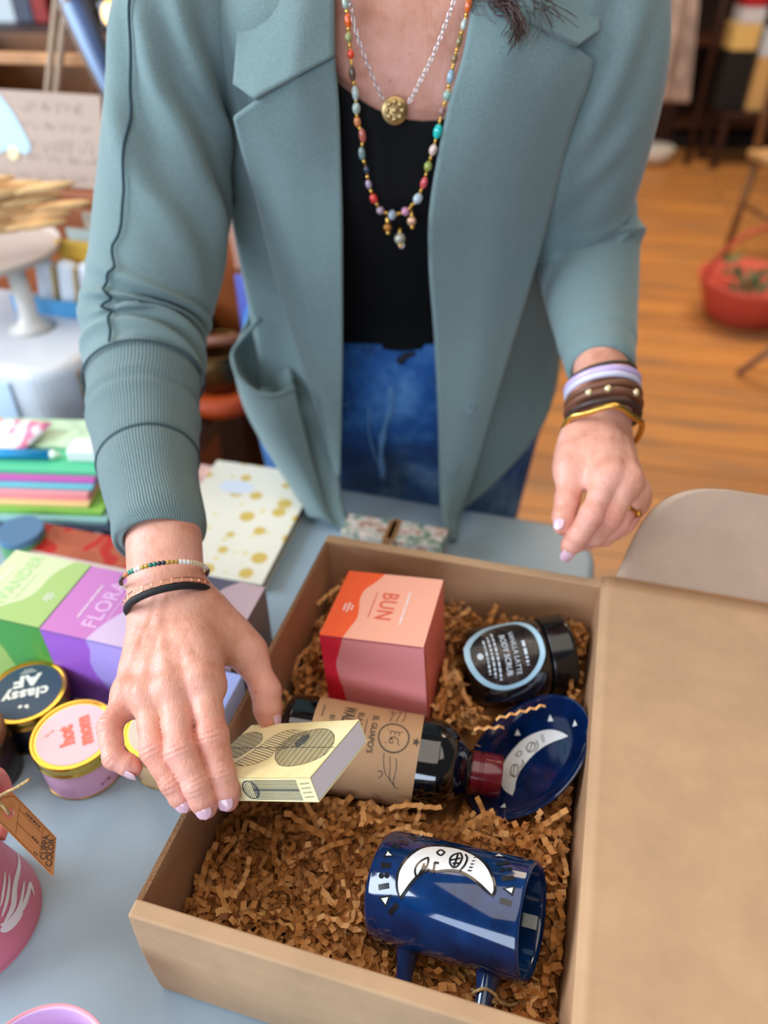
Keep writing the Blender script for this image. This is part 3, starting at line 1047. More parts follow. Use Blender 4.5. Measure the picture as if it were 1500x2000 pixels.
for i in range(14):
    p = at(960 + random.uniform(-14, 50), 1945 + random.uniform(-6, 16), .447)
    tw_.tube([p, p + np.array([random.uniform(-.004, .004) for _ in range(3)])], .00012, 4)
tag(tw_.build('twine', M_twine), 'natural jute twine tied round a peg leg of the blue pot', 'twine')

# dish leaning on the right wall
dm = frame(DISH_C, VX, z=DISH_N)
dish = thing('saucer', 'round cobalt blue saucer with white crescent moon, leaning in the kraft box', 'dish', dm)
R = DISH_R
prof = [(0, -.0098), (.030, -.0098), (.038, -.0090), (.047, -.0062), (.0530, -.0022), (.0552, -.0004), (.0563, 0), (.0571, -.0008), (.0565, -.0026), (.047, -.0096), (.036, -.0128), (.030, -.0135), (.028, -.0150), (.025, -.0150), (.024, -.0132), (0, -.0130)]
MB().lathe(prof, 96).build('saucer_body', M_blue2, dish, local=True, auto=60)
pmx = PlaneMap(dm @ Matrix.Translation((0, 0, -.0094)))


def c5(pts): return [pmx.px(850 + x / 4, 1150 + y / 4) for x, y in pts]


def dz(x, y):                        # follow the dished surface
    r = math.hypot(x, y)
    zs = np.interp(r, [0, .030, .038, .046, .052], [-.0098, -.0098, -.0090, -.0062, -.0022])
    return zs


mo = MB()
mo.wide(dense(c5([(604, 1616), (540, 1572), (512, 1500), (516, 1420), (545, 1345), (602, 1262), (684, 1180), (782, 1126), (890, 1100), (980, 1118), (1044, 1154)])), dense(c5([(604, 1616), (622, 1560), (632, 1500), (658, 1432), (700, 1372), (744, 1320), (800, 1268), (860, 1226), (926, 1194), (990, 1172), (1044, 1154)])), 1)
for cxy in ((905, 1022), (646, 1130), (1106, 1072), (546, 1708)):
    x, y = cxy
    mo.poly(c5([(x - 22, y + 18), (x + 4, y - 26), (x + 22, y + 16)]), 1)


def l5(pts, w, closed=False): mo.ribbon(dense(c5(pts), closed, 5)[:-1] if closed else dense(c5(pts), n=5), w, 0, closed=closed, z=.0004)


l5([(590, 1450), (600, 1390), (640, 1376), (650, 1430), (624, 1470)], .0007, True)
l5([(612, 1460), (622, 1380)], .0006); l5([(630, 1300), (660, 1270), (682, 1284), (654, 1310)], .0006, True)
l5([(660, 1400), (690, 1370), (684, 1340)], .0007)
l5([(712, 1240), (740, 1204), (782, 1214), (770, 1264), (734, 1276)], .0007, True); l5([(740, 1270), (760, 1210)], .0006)
l5([(790, 1190), (806, 1230), (780, 1280)], .0007)
for i in range(4): l5([(820 + i * 6, 1150 + i * 16), (850 + i * 4, 1144 + i * 17)], .0005)
mo.map(lambda x, y, z: np.array(dm @ Vector((x, y, dz(x, y) + .0004 + z)))).build('moon_print', [M_inkblk, M_moon], dish, recalc=False)

# ------------------------------------------------------------------ the matchbox held in the fingers
S_ = .93
MR = np.array([[.841, .44, -.316], [-.283, .854, .435], [.461, -.277, .843]])
MW, MT, ML = .0656 * S_, .018 * S_, .092
rc = np.array([-.0459, .2621, -.4213]) * S_ + np.array([0, 0, ZC])       # right, front, top corner
mc = rc - MR[:, 0] * ML / 2 + MR[:, 1] * MW / 2 - MR[:, 2] * MT / 2
mmx = Matrix([[*MR[i], mc[i]] for i in range(3)] + [[0, 0, 0, 1]])
mbx = thing('matchbox', 'cream matchbox printed with hatched overlapping leaves, held over the box in the fingers', 'box', mmx)
N = Nodes('cream_print_card'); co = N.coord()
N.set(Base_Color=N.ramp(N.noise(co, 22, 4, .6), [(.3, (240, 232, 190)), (.55, (238, 222, 168)), (.75, (226, 198, 132))]), Roughness=.5)
M_cream = N.m
t_ = .0007
sl = MB()
for c, s in (((0, 0, MT / 2 - t_ / 2), (ML, MW, t_)), ((0, 0, -MT / 2 + t_ / 2), (ML, MW, t_)), ((0, MW / 2 - t_ / 2, 0), (ML, t_, MT)), ((0, -MW / 2 + t_ / 2, 0), (ML, t_, MT))): sl.box(c, s)
sl.build('sleeve', M_cream, mbx, smooth=False, local=True, bevel=.0003)
tr = MB(); hw, hh_ = MW / 2 - .0011, MT / 2 - .0011
tr.box((ML / 2 - .0006, 0, 0), (.0008, hw * 2, hh_ * 2)); tr.box((-ML / 2 + .0006, 0, 0), (.0008, hw * 2, hh_ * 2))
tr.box((0, 0, -hh_ + .0004), (ML - .001, hw * 2, .0006)); tr.box((0, hw, 0), (ML - .001, .0006, hh_ * 2)); tr.box((0, -hw, 0), (ML - .001, .0006, hh_ * 2))
tr.build('tray', mk('white_tray_card', (226, 222, 232), .6), mbx, smooth=False, local=True)
tp = PlaneMap(mmx @ Matrix.Translation((0, 0, MT / 2 + .0002)))


def c7(pts): return [tp.px(400 + x / 2.727, 1330 + y / 2.727) for x, y in pts]


pr_ = MB()


def hatched(center, ends, mi, n=26, th=None):
    """an oval filled with straight hatch lines: outline polygon px and two px points giving hatch direction"""
    P = np.array(c7(center)); P = np.array(dense(P, True, 8))[:-1]
    d = np.array(c7(ends)); d = d[1] - d[0]; d /= np.linalg.norm(d); nn = np.array([-d[1], d[0]])
    s = P @ nn
    k = 0
    for v in np.linspace(s.min(), s.max(), n + 2)[1:-1]:
        xs = []
        for i in range(len(P)):
            a, b = P[i], P[(i + 1) % len(P)]
            sa, sb = a @ nn - v, b @ nn - v
            if sa * sb < 0: xs.append((a + (b - a) * sa / (sa - sb)) @ d)
        if len(xs) >= 2:
            a, b = min(xs), max(xs)
            if abs(b) < .2: pr_.ribbon([tuple(d * a + nn * v), tuple(d * (a + b) / 2 + nn * v), tuple(d * b + nn * v)], (.00045 if k % 3 else .0007), mi, z=0)
        k += 1
    pr_.ribbon([tuple(p) for p in P], .0003, mi, closed=True)


hatched([(372, 410), (392, 350), (470, 290), (560, 262), (640, 254), (684, 280), (684, 330), (640, 390), (560, 430), (470, 452), (400, 448)], [(430, 440), (520, 330)], 0, 30)
hatched([(372, 372), (420, 360), (500, 338), (545, 300), (552, 280), (520, 264), (450, 262), (380, 285), (300, 340), (220, 400), (150, 445), (220, 450), (300, 430), (350, 400)], [(200, 300), (300, 330)], 1, 20)
hatched([(130, 380), (140, 330), (190, 290), (260, 272), (300, 280), (306, 310), (280, 340), (220, 380), (160, 410)], [(150, 300), (260, 340)], 2, 22)
hatched([(480, 330), (520, 296), (552, 286), (556, 300), (530, 330), (490, 352)], [(480, 340), (540, 300)], 2, 14)
pr_.ribbon(c7([(130, 358), (400, 353), (692, 352)]), .0005, 0)
pr_.map(lambda x, y, z: tp(x, y, z)).build('leaf_print', [mk('hatch_ink', (58, 48, 44), .6), mk('hatch_ink_grey', (120, 110, 98), .6), mk('hatch_ink_green', (84, 92, 88), .6)], mbx, smooth=False, recalc=False)
fp_ = PlaneMap(mmx @ Matrix.Translation((0, -MW / 2 - .0002, 0)) @ Matrix.Rotation(PI / 2, 4, 'X'))
sd = MB()
x1 = ML / 2 - .011; x0 = x1 - .030
for i in range(15):
    y = -MT / 2 + .0018 + i * (MT - .0036) / 14
    sd.ribbon([(x0 - .006, y), (x0 + .01, y), (x1, y)], .00042 if i != 7 else .0009, 0)
for i in range(12):
    f = PI * (i + .5) / 12
    sd.ribbon([(x0 - .008 + .006 * math.cos(f), -.006 * math.sin(f)), (x0 - .008 + .006 * math.cos(f), 0), (x0 - .008 + .006 * math.cos(f), .006 * math.sin(f))], .0004, 0)
sd.ring((x0 - .008, 0), .0062, .0006, 0)
for i in range(4): dashes(sd, ML / 2 - .0055, -.0045 + i * .003, .007, .0009, .1, 1, seed=40 + i)
sd.map(lambda x, y, z: fp_(x, y, z)).build('side_print', [mk('side_ink', (54, 58, 66), .6), mk('side_ink_pale', (150, 138, 104), .6)], mbx, smooth=False, recalc=False)
# ------------------------------------------------------------------ candle tins on the table
M_gold = mk('polished_gold_tin', (226, 186, 84), .22, 1.0)
M_dgold = mk('gold_tin_side', (190, 144, 50), .3, 1.0)


def tin(c, label, body, lab, R=.0335, Hh=.045):
    M = yawm((c[0], c[1], TABLE_Z), 0)
    root = thing('candle_tin', label, 'candle tin', M, 'candle tins on the table')
    MB().lathe([(0, 0), (R * .93, 0), (R * .955, .001), (R * .96, .003), (R * .96, Hh - .012), (R * .94, Hh - .011), (0, Hh - .011)], 72).build('tin_body', body, root, local=True, auto=50)
    MB().lathe([(0, .0005), (R * .965, .0005), (R * .975, .0015), (R * .965, .0025), (0, .0025)], 72).build('base_rim', M_dgold, root, local=True)
    MB().lathe([(0, Hh - .013), (R * .985, Hh - .0135), (R * 1.0, Hh - .0125), (R * 1.0, Hh - .0105), (R * .982, Hh - .0095), (R * .982, Hh - .0075), (R, Hh - .0065), (R, Hh - .0015), (R * .985, Hh), (R * .93, Hh), (R * .915, Hh - .0012), (0, Hh - .0012)], 96).build('lid', M_gold, root, local=True, auto=45)
    MB().disc((0, 0), R * .86, 0, n=72, z=Hh - .0009).build('lid_label', lab, root, smooth=False, local=True, recalc=False)
    return root, Hh - .0006


TZ = TABLE_Z + .045
c = onz(143, 1432, TZ)
root, z = tin(c, 'gold-lidded candle tin with a pale pink label reading hot mom', mk('pink_tin_body', (206, 160, 190), .4), mk('pale_pink_label', (232, 200, 200), .5))
mb = MB(); put_text(mb, 'hot', .0145, -.005, 0, PI / 2, 0, bold=.0009, sx=.95); put_text(mb, 'mom', .0145, .0085, 0, PI / 2, 0, bold=.0009, sx=.95)
R2 = Matrix.Rotation(math.radians(24), 4, 'Z')
mb.map(lambda x, y, w: R2 @ Vector((x, y, z))).build('label_print', mk('coral_print', (246, 120, 98), .5), root, smooth=False, local=True, recalc=False)
mb = MB(); dashes(mb, -.0195, 0, .008, .0018, PI / 2 - .6, 0, seed=2)
mb.map(lambda x, y, w: (x, y, z)).build('fine_print', mk('coral_print_pale', (238, 160, 148), .5), root, smooth=False, local=True, recalc=False)
cm = CylMap(np.array([c[0], c[1], TABLE_Z + .017]), np.array([0, 0, 1.0]), .0335 * .962, cylhit(205, 1527, np.array([c[0], c[1], TABLE_Z + .017]), np.array([0, 0, 1.0]), .0335 * .96))
mb = MB(); mb.disc((-.0022, 0), .0013, 0, n=12, z=.0003); mb.disc((.0036, .001), .0017, 0, n=12, z=.0003); mb.disc((.0005, .0004), .0007, 0, n=10, z=.0003)
for i in range(4): dashes(mb, -.030, -.004 + i * .003, .014, .0008, 0, 1, z=.0003, seed=70 + i)
mb.map(cm).build('side_print', [mk('wine_print', (140, 60, 84), .5), mk('faint_print', (186, 130, 164), .5)], root, smooth=False, recalc=False)

c = onz(50, 1349, TZ)
root, z = tin(c, 'gold-lidded candle tin with a dark navy label reading classy AF', mk('navy_tin_body', (22, 26, 38), .35), mk('navy_label', (52, 72, 90), .45))
mb = MB(); put_text(mb, 'classy', .0150, 0, .0030, 0, 0, bold=.0006, sx=1.0, space=1.06); put_text(mb, 'AF', .0165, .0, -.0120, 0, 0, bold=.0008, sx=1.1, space=1.05); dashes(mb, 0, -.021, .013, .0012, 0, 0, seed=3); dashes(mb, 0, -.0235, .008, .0010, 0, 0, seed=8)
mb.disc((-.002, .0165), .0018, 0, n=12); mb.disc((.003, .0157), .0017, 0, n=12); mb.disc((-.003, .0182), .0010, 0, n=10)
R2 = Matrix.Rotation(math.radians(195), 4, 'Z')
mb.map(lambda x, y, w: R2 @ Vector((x, y, z))).build('label_print', mk('cream_print', (232, 232, 218), .5), root, smooth=False, local=True, recalc=False)

c = onz(314, 1420, TZ)
tin(c, 'gold-lidded candle tin mostly hidden under the hand, beside the kraft box', mk('beige_tin_body', (196, 164, 120), .4), mk('beige_label', (226, 206, 178), .5), R=.030)
c = onz(-62, 1440, TABLE_Z + .05)
root = thing('spice_jar', 'dark brown jar cut off by the left edge, below the navy tin', 'jar', yawm((c[0], c[1], TABLE_Z), 0))
MB().lathe([(0, 0), (.026, 0), (.028, .003), (.028, .042), (.025, .046), (0, .046)], 48).build('jar_body', mk('dark_brown_jar', (34, 24, 18), .25), root, local=True, auto=50)
MB().lathe([(0, .046), (.027, .046), (.0275, .047), (.0275, .056), (.0265, .057), (0, .057)], 48).build('lid', mk('brown_lid', (130, 84, 46), .5), root, local=True, auto=50)

# ------------------------------------------------------------------ pink mug with a tag, pink cup
def pinks(name, c1, c2):
    N = Nodes(name); co = N.coord()
    N.set(Base_Color=N.ramp(N.noise(co, 14, 2), [(.3, c1), (.7, c2)]), Roughness=.45)
    return N.m


M_pink = pinks('pink_matte_glaze', (200, 110, 130), (206, 116, 140))
M_coral = mk('coral_glaze', (226, 128, 120), .4)
pc = onz(-58, 1800, TABLE_Z)
mg = thing('tumbler_mug', 'pink matte mug with a white bird wing drawing and coral handle, at the left edge', 'mug', yawm((pc[0], pc[1], TABLE_Z), 0))
HR = Matrix.Rotation(math.radians(50), 4, 'Z')
prof = [(0, 0), (.044, 0), (.0472, .0015), (.0485, .005), (.0482, .012), (.0455, .028), (.0415, .050), (.037, .075), (.0345, .092), (.0338, .098), (.0325, .0985), (.0315, .097), (.034, .075), (.040, .04), (.043, .008), (0, .006)]
MB().lathe(spline(np.array(prof), 70), 72).build('mug_body', M_pink, mg, local=True)
hp = spline(np.array([(.033, .010, .088), (.044, .016, .094), (.056, .024, .090), (.062, .030, .076), (.061, .029, .058), (.053, .022, .044), (.041, .014, .040)]), 40)
MB().tube([HR @ Vector(tuple(p)) for p in hp], [.0062 + .0006 * math.sin(i * .15) for i in range(40)], 18).build('handle', M_coral, mg, local=True)
wing = MB()
mcx, mcy = pc[0], pc[1]


def rad(zz): return np.interp(zz, [0, .005, .012, .028, .050, .075, .092], [.0472, .0485, .0482, .0455, .0415, .037, .0345])


def wpx(px, py):                    # mug surface point behind a pixel -> (angle, height)
    o = np.array([0, 0, ZC]); d = ray(px, py)
    lo = None
    for t in np.linspace(.3, .6, 1600):
        p = o + d * t
        zz = p[2] - TABLE_Z
        if zz < 0: break
        if math.hypot(p[0] - mcx, p[1] - mcy) < rad(zz): return math.atan2(p[1] - mcy, p[0] - mcx), zz
    p = o + d * .47
    return math.atan2(p[1] - mcy, p[0] - mcx), max(.004, p[2] - TABLE_Z)


def feather(pts, w):
    P = spline(np.array([wpx(*p) for p in pts]), 26)
    s = np.linspace(0, 1, 26)
    ww = w * np.sin(PI * np.clip(s * .96 + .04, 0, 1)) ** .6
    # work in (arc, height) with arc = angle * .043
    Q = np.stack([P[:, 0] * .043, P[:, 1]], 1)
    wing.ribbon([tuple(q) for q in Q], ww, 0, z=.0004)


for pts, w in (([(8, 1800), (24, 1770), (30, 1720), (30, 1664)], .006), ([(2, 1790), (14, 1750), (16, 1705)], .0035), ([(0, 1770), (6, 1735), (8, 1700)], .003), ([(12, 1802), (34, 1776), (44, 1740), (46, 1720)], .0035), ([(0, 1806), (24, 1796), (46, 1766), (58, 1728), (66, 1750)], .0050), ([(0, 1815), (20, 1806), (44, 1782)], .007)): feather(pts, w)
wing.map(lambda x, y, z: (pc[0] + (rad(y) + z) * math.cos(x / .043), pc[1] + (rad(y) + z) * math.sin(x / .043), TABLE_Z + y)).build('wing_print', mk('white_line_glaze', (226, 222, 226), .4), mg, recalc=False)

# kraft swing tag hung on the handle with a twine bow
tA, tB, tCc, tDd = at(2, 1560, .482), at(26, 1548, .484), at(110, 1636, .492), at(104, 1713, .480)
tE, tF = at(-14, 1600, .474), at(14, 1622, .474)
ctr = np.mean([tA, tB, tCc, tDd, tF], 0)
ex_ = (tCc + tDd - tB - tF); ex_ /= np.linalg.norm(ex_)
ey_ = (tB - tF); ey_ = ey_ - ex_ * (ey_ @ ex_); ey_ /= np.linalg.norm(ey_)
tm_ = frame(ctr, ex_, y=ey_)
tg_ = thing('swing_tag', 'brown kraft swing tag printed CUPPA COLOR, hanging on the pink mug', 'tag', tm_)
tpm = PlaneMap(tm_)
q = [tpm.px(*p) for p in ((-16, 1575), (2, 1552), (26, 1549), (110, 1636), (104, 1713), (14, 1622), (-12, 1598))]
hole = tpm.px(18, 1588)
n = 40
oc = dense(q, True, 1)
mb = MB()
# outline and hole bridged as a strip around the hole
ang = lambda p: math.atan2(p[1] - hole[1], p[0] - hole[0])
poly = []
for i in range(len(q)):
    a, b = np.array(q[i]), np.array(q[(i + 1) % len(q)])
    for s in np.linspace(0, 1, 8, endpoint=False): poly.append(a + (b - a) * s)
inn = [(hole[0] + .0030 * math.cos(ang(p)), hole[1] + .0030 * math.sin(ang(p))) for p in poly]
mb.strip([(*p, 0) for p in poly], [(*p, 0) for p in inn], 0, closed=True)
mb.build('card', kraft('kraft_tag_card', (184, 124, 76), .06), tg_, smooth=False, local=True, solid=.0006)
pr_ = MB()
ins = lambda k: [tuple(np.array(np.mean(q, 0)) + (np.array(p) - np.mean(q, 0)) * k) for p in q]
pr_.ribbon([tuple(p) for p in np.concatenate([np.linspace(a, b, 6, endpoint=False) for a, b in zip(ins(.90), ins(.90)[1:] + ins(.90)[:1])])], .0004, 0, closed=True)
for a, b in (((38, 1571), (30, 1630)), ((36, 1580), (80, 1626)), ((32, 1606), (78, 1652)), ((84, 1618), (76, 1674))): pr_.ribbon([tpm.px(*a), tuple((np.array(tpm.px(*a)) + np.array(tpm.px(*b))) / 2), tpm.px(*b)], .0004, 0)
u1, u0 = np.array(tpm.px(91, 1628)), np.array(tpm.px(84, 1682))
v1, v0 = np.array(tpm.px(102, 1638)), np.array(tpm.px(95, 1693))
for (s0, s1, tx_) in ((u0, u1, 'CUPPA'), (v0, v1, 'COLOR')):
    d = s1 - s0; L_ = np.linalg.norm(d); m_ = (s0 + s1) / 2
    put_text(pr_, tx_, L_ * .36, m_[0], m_[1], math.atan2(d[1], d[0]), 1, bold=.0001, sx=.80)
for i, (a, b) in enumerate((((50, 1588), (78, 1616)), ((62, 1634), (74, 1646)), ((66, 1664), (72, 1670)))):
    a, b = np.array(tpm.px(*a)), np.array(tpm.px(*b)); dashes(pr_, *((a + b) / 2), np.linalg.norm(b - a), .0011, math.atan2(*(b - a)[::-1]), 1, seed=80 + i)
pr_.map(lambda x, y, z: (x, y, .0005)).build('tag_print', [mk('tag_line', (140, 86, 48), .7), mk('tag_ink', (72, 54, 46), .7)], tg_, smooth=False, local=True, recalc=False)
tw_ = MB()
tw_.tube(spline(np.array([at(18, 1590, .477), at(8, 1576, .474), at(-10, 1560, .474), at(-20, 1550, .478)]), 20), .0011, 8)
tw_.tube(spline(np.array([at(-14, 1562, .474), at(10, 1549, .474), at(34, 1537, .472), at(58, 1522, .468)]), 20), .0011, 8)
tw_.build('tag_string', M_twine, tg_)

uc = onz(66, 2128, TABLE_Z + .085)
cup = thing('pink_cup', 'open pink cup with a lilac inside, at the very bottom left corner', 'cup', yawm((uc[0], uc[1], TABLE_Z), 0))
prof = [(0, 0), (.026, 0), (.029, .002), (.034, .03), (.0385, .07), (.0395, .084), (.0388, .0858), (.0378, .0852)]
MB().lathe(spline(np.array(prof), 40), 72).build('cup_wall', mk('pink_cup_glaze', (232, 150, 160), .35), cup, local=True)
prof = [(.0378, .0852), (.0366, .083), (.035, .068), (.031, .03), (.026, .006), (0, .005)]
MB().lathe(spline(np.array(prof), 30), 72).build('cup_inside', mk('lilac_glaze', (222, 182, 226), .35), cup, local=True)

# ------------------------------------------------------------------ sun-print notebook and the little printed packs behind the box
def sun_cover():
    N = Nodes('sun_print_cover'); co = N.coord()
    v = N.new('ShaderNodeTexVoronoi', feature='F1'); N.l.new(co, v.inputs['Vector']); v.inputs['Scale'].default_value = 30; v.inputs['Randomness'].default_value = .55
    v2 = N.new('ShaderNodeTexVoronoi', feature='F1'); N.l.new(co, v2.inputs['Vector']); v2.inputs['Scale'].default_value = 62; v2.inputs['Randomness'].default_value = .9
    c = N.mix(N.ramp(v2.outputs['Distance'], [(.16, (255, 255, 255)), (.22, (0, 0, 0))]), lin((236, 232, 214)), lin((232, 214, 150)))
    c = N.mix(N.ramp(v.outputs['Distance'], [(.24, (255, 255, 255)), (.30, (0, 0, 0))]), c, lin((214, 184, 92)))
    N.set(Base_Color=c, Roughness=.5)
    return N.m


er = onz(512, 1142, TABLE_Z + .014)
ntop = TABLE_Z + .014
p_r = onz(593, 985, ntop)
nv_ = (p_r - er); nv_ /= np.linalg.norm(nv_); nu_ = np.array([nv_[1], -nv_[0], 0])
nW, nD = .135, .200
cen = er + nv_ * (.155 - nD / 2 + .045) - nu_ * nW / 2
nm = frame((cen[0], cen[1], TABLE_Z), nu_, y=nv_)
nb = thing('notebook', 'cream notebook with gold sun pattern lying behind the sleeve cuff', 'notebook', nm)
rbox('cover', (nW, nD, .0016), sun_cover(), nb, c=(0, 0, .0132), bevel=.0006)
rbox('page_block', (nW - .004, nD - .004, .0110), mk('dark_page_edge', (92, 98, 96), .8), nb, c=(-.001, 0, .0068), bevel=.0005)
rbox('back_cover', (nW, nD, .0012), mk('back_cover_board', (200, 196, 180), .6), nb, c=(0, 0, .0006), bevel=.0004)
MB().disc((-.022, .052), .022, 0, n=30, z=.0142, ry=.013).build('cover_sticker', mk('pale_blue_sticker', (218, 226, 238), .5), nb, smooth=False, local=True, recalc=False)
p = onz(386, 940, TABLE_Z + .01)
rbox('card_pack', (.05, .075, .010), mk('coral_pack_print', (226, 172, 164), .5, var=.2, vs=40), None, yawm((p[0] - .01, p[1], TABLE_Z + .005)), bevel=.0008)
tag(bpy.data.objects['card_pack'], 'coral and white card pack lying left of the sun-print notebook', 'card pack')


def floral(name, seed):
    N = Nodes(name); co = N.coord()
    mp = N.new('ShaderNodeMapping'); N.l.new(co, mp.inputs[0]); mp.inputs['Location'].default_value = (seed, seed * 2, 0)
    f = N.noise(mp.outputs[0], 60, 3, .6); g = N.noise(mp.outputs[0], 110, 2, .5)
    c = N.ramp(f, [(.30, (40, 96, 92)), (.42, (150, 160, 140)), (.52, (214, 206, 196)), (.60, (186, 140, 120)), (.72, (104, 128, 96))])
    c = N.mix(N.ramp(g, [(.60, (0, 0, 0)), (.66, (255, 255, 255))]), c, lin((224, 206, 198)))
    N.set(Base_Color=c, Roughness=.5)
    return N.m


for i, (px, py, w) in enumerate(((725, 1040, .060), (812, 1052, .066))):
    p = onz(px, py, TABLE_Z + .018)
    ro = thing('soap_carton', 'floral printed soap carton behind the box, ' + ('the left one by the brown seam' if i == 0 else 'the right one by the jacket point'), 'box', yawm((p[0], p[1], TABLE_Z)), 'floral cartons behind the kraft box')
    rbox('carton', (w, .034, .026), floral('floral_print_%s' % 'ab'[i], 3 + 4 * i), ro, c=(0, 0, .013), bevel=.0008)
    rbox('paper_band', (.010, .0346, .0266), mk('brown_band_%s' % 'ab'[i], (150, 106, 62), .6), ro, c=((w / 2 - .008) * (1 if i == 0 else -.98), 0, .0133), bevel=.0004)

# ------------------------------------------------------------------ stacked stationery at the left
spec = [  # front edge centre row in the photo, colour, right end pixel x, thickness
    (1032, (46, 56, 82), 222, .013, 'dark navy boxed card set at the bottom of the stationery stack'),
    (1012, (150, 196, 196), 216, .008, 'pale aqua notepad in the stationery stack'),
    (992, (132, 190, 72), 206, .007, 'leaf green notepad in the stationery stack'),
    (974, (240, 208, 138), 178, .005, 'pale yellow notepad in the stationery stack'),
    (958, (246, 150, 156), 178, .010, 'pink notepad in the stationery stack'),
    (941, (104, 200, 208), 186, .005, 'turquoise notepad in the stationery stack'),
    (928, (214, 92, 180), 190, .006, 'magenta notepad in the stationery stack'),
    (914, (78, 200, 146), 198, .006, 'emerald green notepad near the top of the stationery stack'),
]
base = onz(60, 1046, TABLE_Z)
z = TABLE_Z
yb = base[1]
NY = math.radians(-3)
for k, (py, col, xr, th, lab) in enumerate(spec):
    p = ony(xr, py, yb + .0065 * k)
    w = .21
    m = yawm((p[0] - w / 2, yb + .0065 * k + .055, z), NY)
    r_ = thing('notepad' if k else 'boxed_card_set', lab, 'notepad' if k else 'box', m, 'stationery stacked behind the cartons')
    rbox('page_block' if k else 'box_body', (w - .002, .108, th * .80), mk('pad_pages_%s' % 'abcdefgh'[k], [min(255, c * 1.02) for c in col], .6), r_, c=(0, 0, th * .42), bevel=.0006)
    rbox('cover' if k else 'box_lid', (w, .110, th * .16), mk('pad_cover_%s' % 'abcdefgh'[k], [min(255, c * .9 + 14) for c in col], .5), r_, c=(0, 0, th * .91), bevel=.0005)
    if k == 0:
        pm_ = MB()
        for i in range(7):
            pm_.disc((-.09 + i * .03, .0055), .006, i % 2, n=10, ry=.0026)
        pm_.box((-.04, .0015, 0), (.12, .0022, .0002), 1)
        pm_.map(lambda x, y, zz: (x, -.0545 - .0002, y + .001)).build('box_print', [mk('white_band_print', (206, 210, 222), .5), mk('gold_band_print', (196, 160, 74), .4)], r_, smooth=False, local=True, recalc=False)
    z += th
STACK_Z, STACK_Y = z, yb + .045; yb = yb + .045
# loose things on top of the stack
p = ony(60, 893, yb + .04)
r_ = thing('ribbon_marker', 'blue pen lying on top of the stationery stack', 'pen', yawm((p[0] - .01, yb + .024, STACK_Z + .0062), math.radians(-2)))
MB().tube([(-.06, 0, 0), (.045, 0, 0)], .0060, 14).build('barrel', mk('blue_pen', (16, 140, 196), .35), r_, local=True)
MB().tube([(-.066, 0, 0), (-.03, 0, 0)], .0068, 14).build('cap', mk('navy_pen_cap', (14, 74, 130), .35), r_, local=True)
MB().tube([(.045, 0, 0), (.056, 0, 0)], [.006, .002], 12).build('tip', mk('pale_pen_tip', (206, 222, 200), .4), r_, local=True)
p = ony(190, 895, yb + .045)
rbox('eraser_block', (.05, .03, .014), mk('white_eraser', (226, 230, 226), .6), None, yawm((p[0] + .004, yb + .030, STACK_Z + .0072), NY), bevel=.002)
tag(bpy.data.objects['eraser_block'], 'white eraser block on the stationery stack beside the sleeve', 'eraser')
p = ony(85, 868, yb + .085)
rbox('mint_card', (.11, .06, .004), mk('mint_card_print', (186, 214, 182), .5, var=.12, vs=60), None, yawm((p[0] + .02, yb + .072, STACK_Z + .0022), NY), bevel=.0006)
tag(bpy.data.objects['mint_card'], 'mint and maroon printed card at the back of the stationery stack', 'card')
# drawing sheet leaning back
def doodle():
    N = Nodes('watercolour_sheet'); co = N.coord()
    f = N.noise(co, 24, 2, .5); g = N.noise(N.coord(scale=(1.7, 1.7, 1.7)), 17, 2, .5)
    c = N.ramp(f, [(.36, (240, 150, 110)), (.44, (240, 236, 240)), (.56, (240, 236, 240)), (.62, (230, 120, 150)), (.68, (180, 140, 220))])
    c = N.mix(N.ramp(g, [(.60, (0, 0, 0)), (.66, (255, 255, 255))]), c, lin((150, 190, 232)))
    N.set(Base_Color=c, Roughness=.7)
    return N.m


a, b_, c_, d_ = onz(-60, 882, STACK_Z + .004), onz(38, 889, STACK_Z + .004), onz(102, 826, STACK_Z + .018), onz(-50, 812, STACK_Z + .018)
sheet('art_print', [[a, a * .5 + b_ * .5, b_], [a * .5 + d_ * .5, (a + b_ + c_ + d_) / 4 + np.array([0, 0, .002]), b_ * .5 + c_ * .5], [d_, d_ * .5 + c_ * .5, c_]], doodle(), None, thick=.0012, nr=8, nc=8)
tag(bpy.data.objects['art_print'], 'white watercolour print leaning on top of the stationery stack', 'print')

# flat things between the stack and the cartons
p = onz(165, 1082, TABLE_Z + .022)
r_ = thing('patterned_tray', 'red and terracotta patterned tea box with beige rim behind the lilac carton', 'box', yawm((p[0] + .01, p[1] + .006, TABLE_Z)))
rbox('box_body', (.17, .05, .022), mk('beige_box', (206, 190, 180), .6), r_, c=(0, 0, .011), bevel=.001)
N = Nodes('red_leaf_print'); co = N.coord()
N.set(Base_Color=N.ramp(N.noise(co, 34, 2, .4), [(.44, (164, 78, 52)), (.50, (176, 90, 62)), (.53, (178, 18, 14))]), Roughness=.5)
rbox('box_top', (.162, .042, .0012), N.m, r_, c=(0, .003, .0226), bevel=.0003)
p = onz(40, 1056, TABLE_Z + .03)
r_ = thing('tea_tin', 'round blue and green tin at the left edge behind the lime carton', 'tin', yawm((p[0] - .004, p[1] + .012, TABLE_Z), 0))
MB().lathe([(0, 0), (.023, 0), (.024, .002), (.024, .028), (0, .028)], 40).build('tin_body', mk('green_tin', (84, 150, 96), .4), r_, local=True, auto=40)
MB().lathe([(0, .028), (.0245, .028), (.025, .029), (.025, .034), (.024, .0355), (0, .0355)], 40).build('lid', mk('blue_tin_lid', (78, 116, 150), .35), r_, local=True, auto=40)
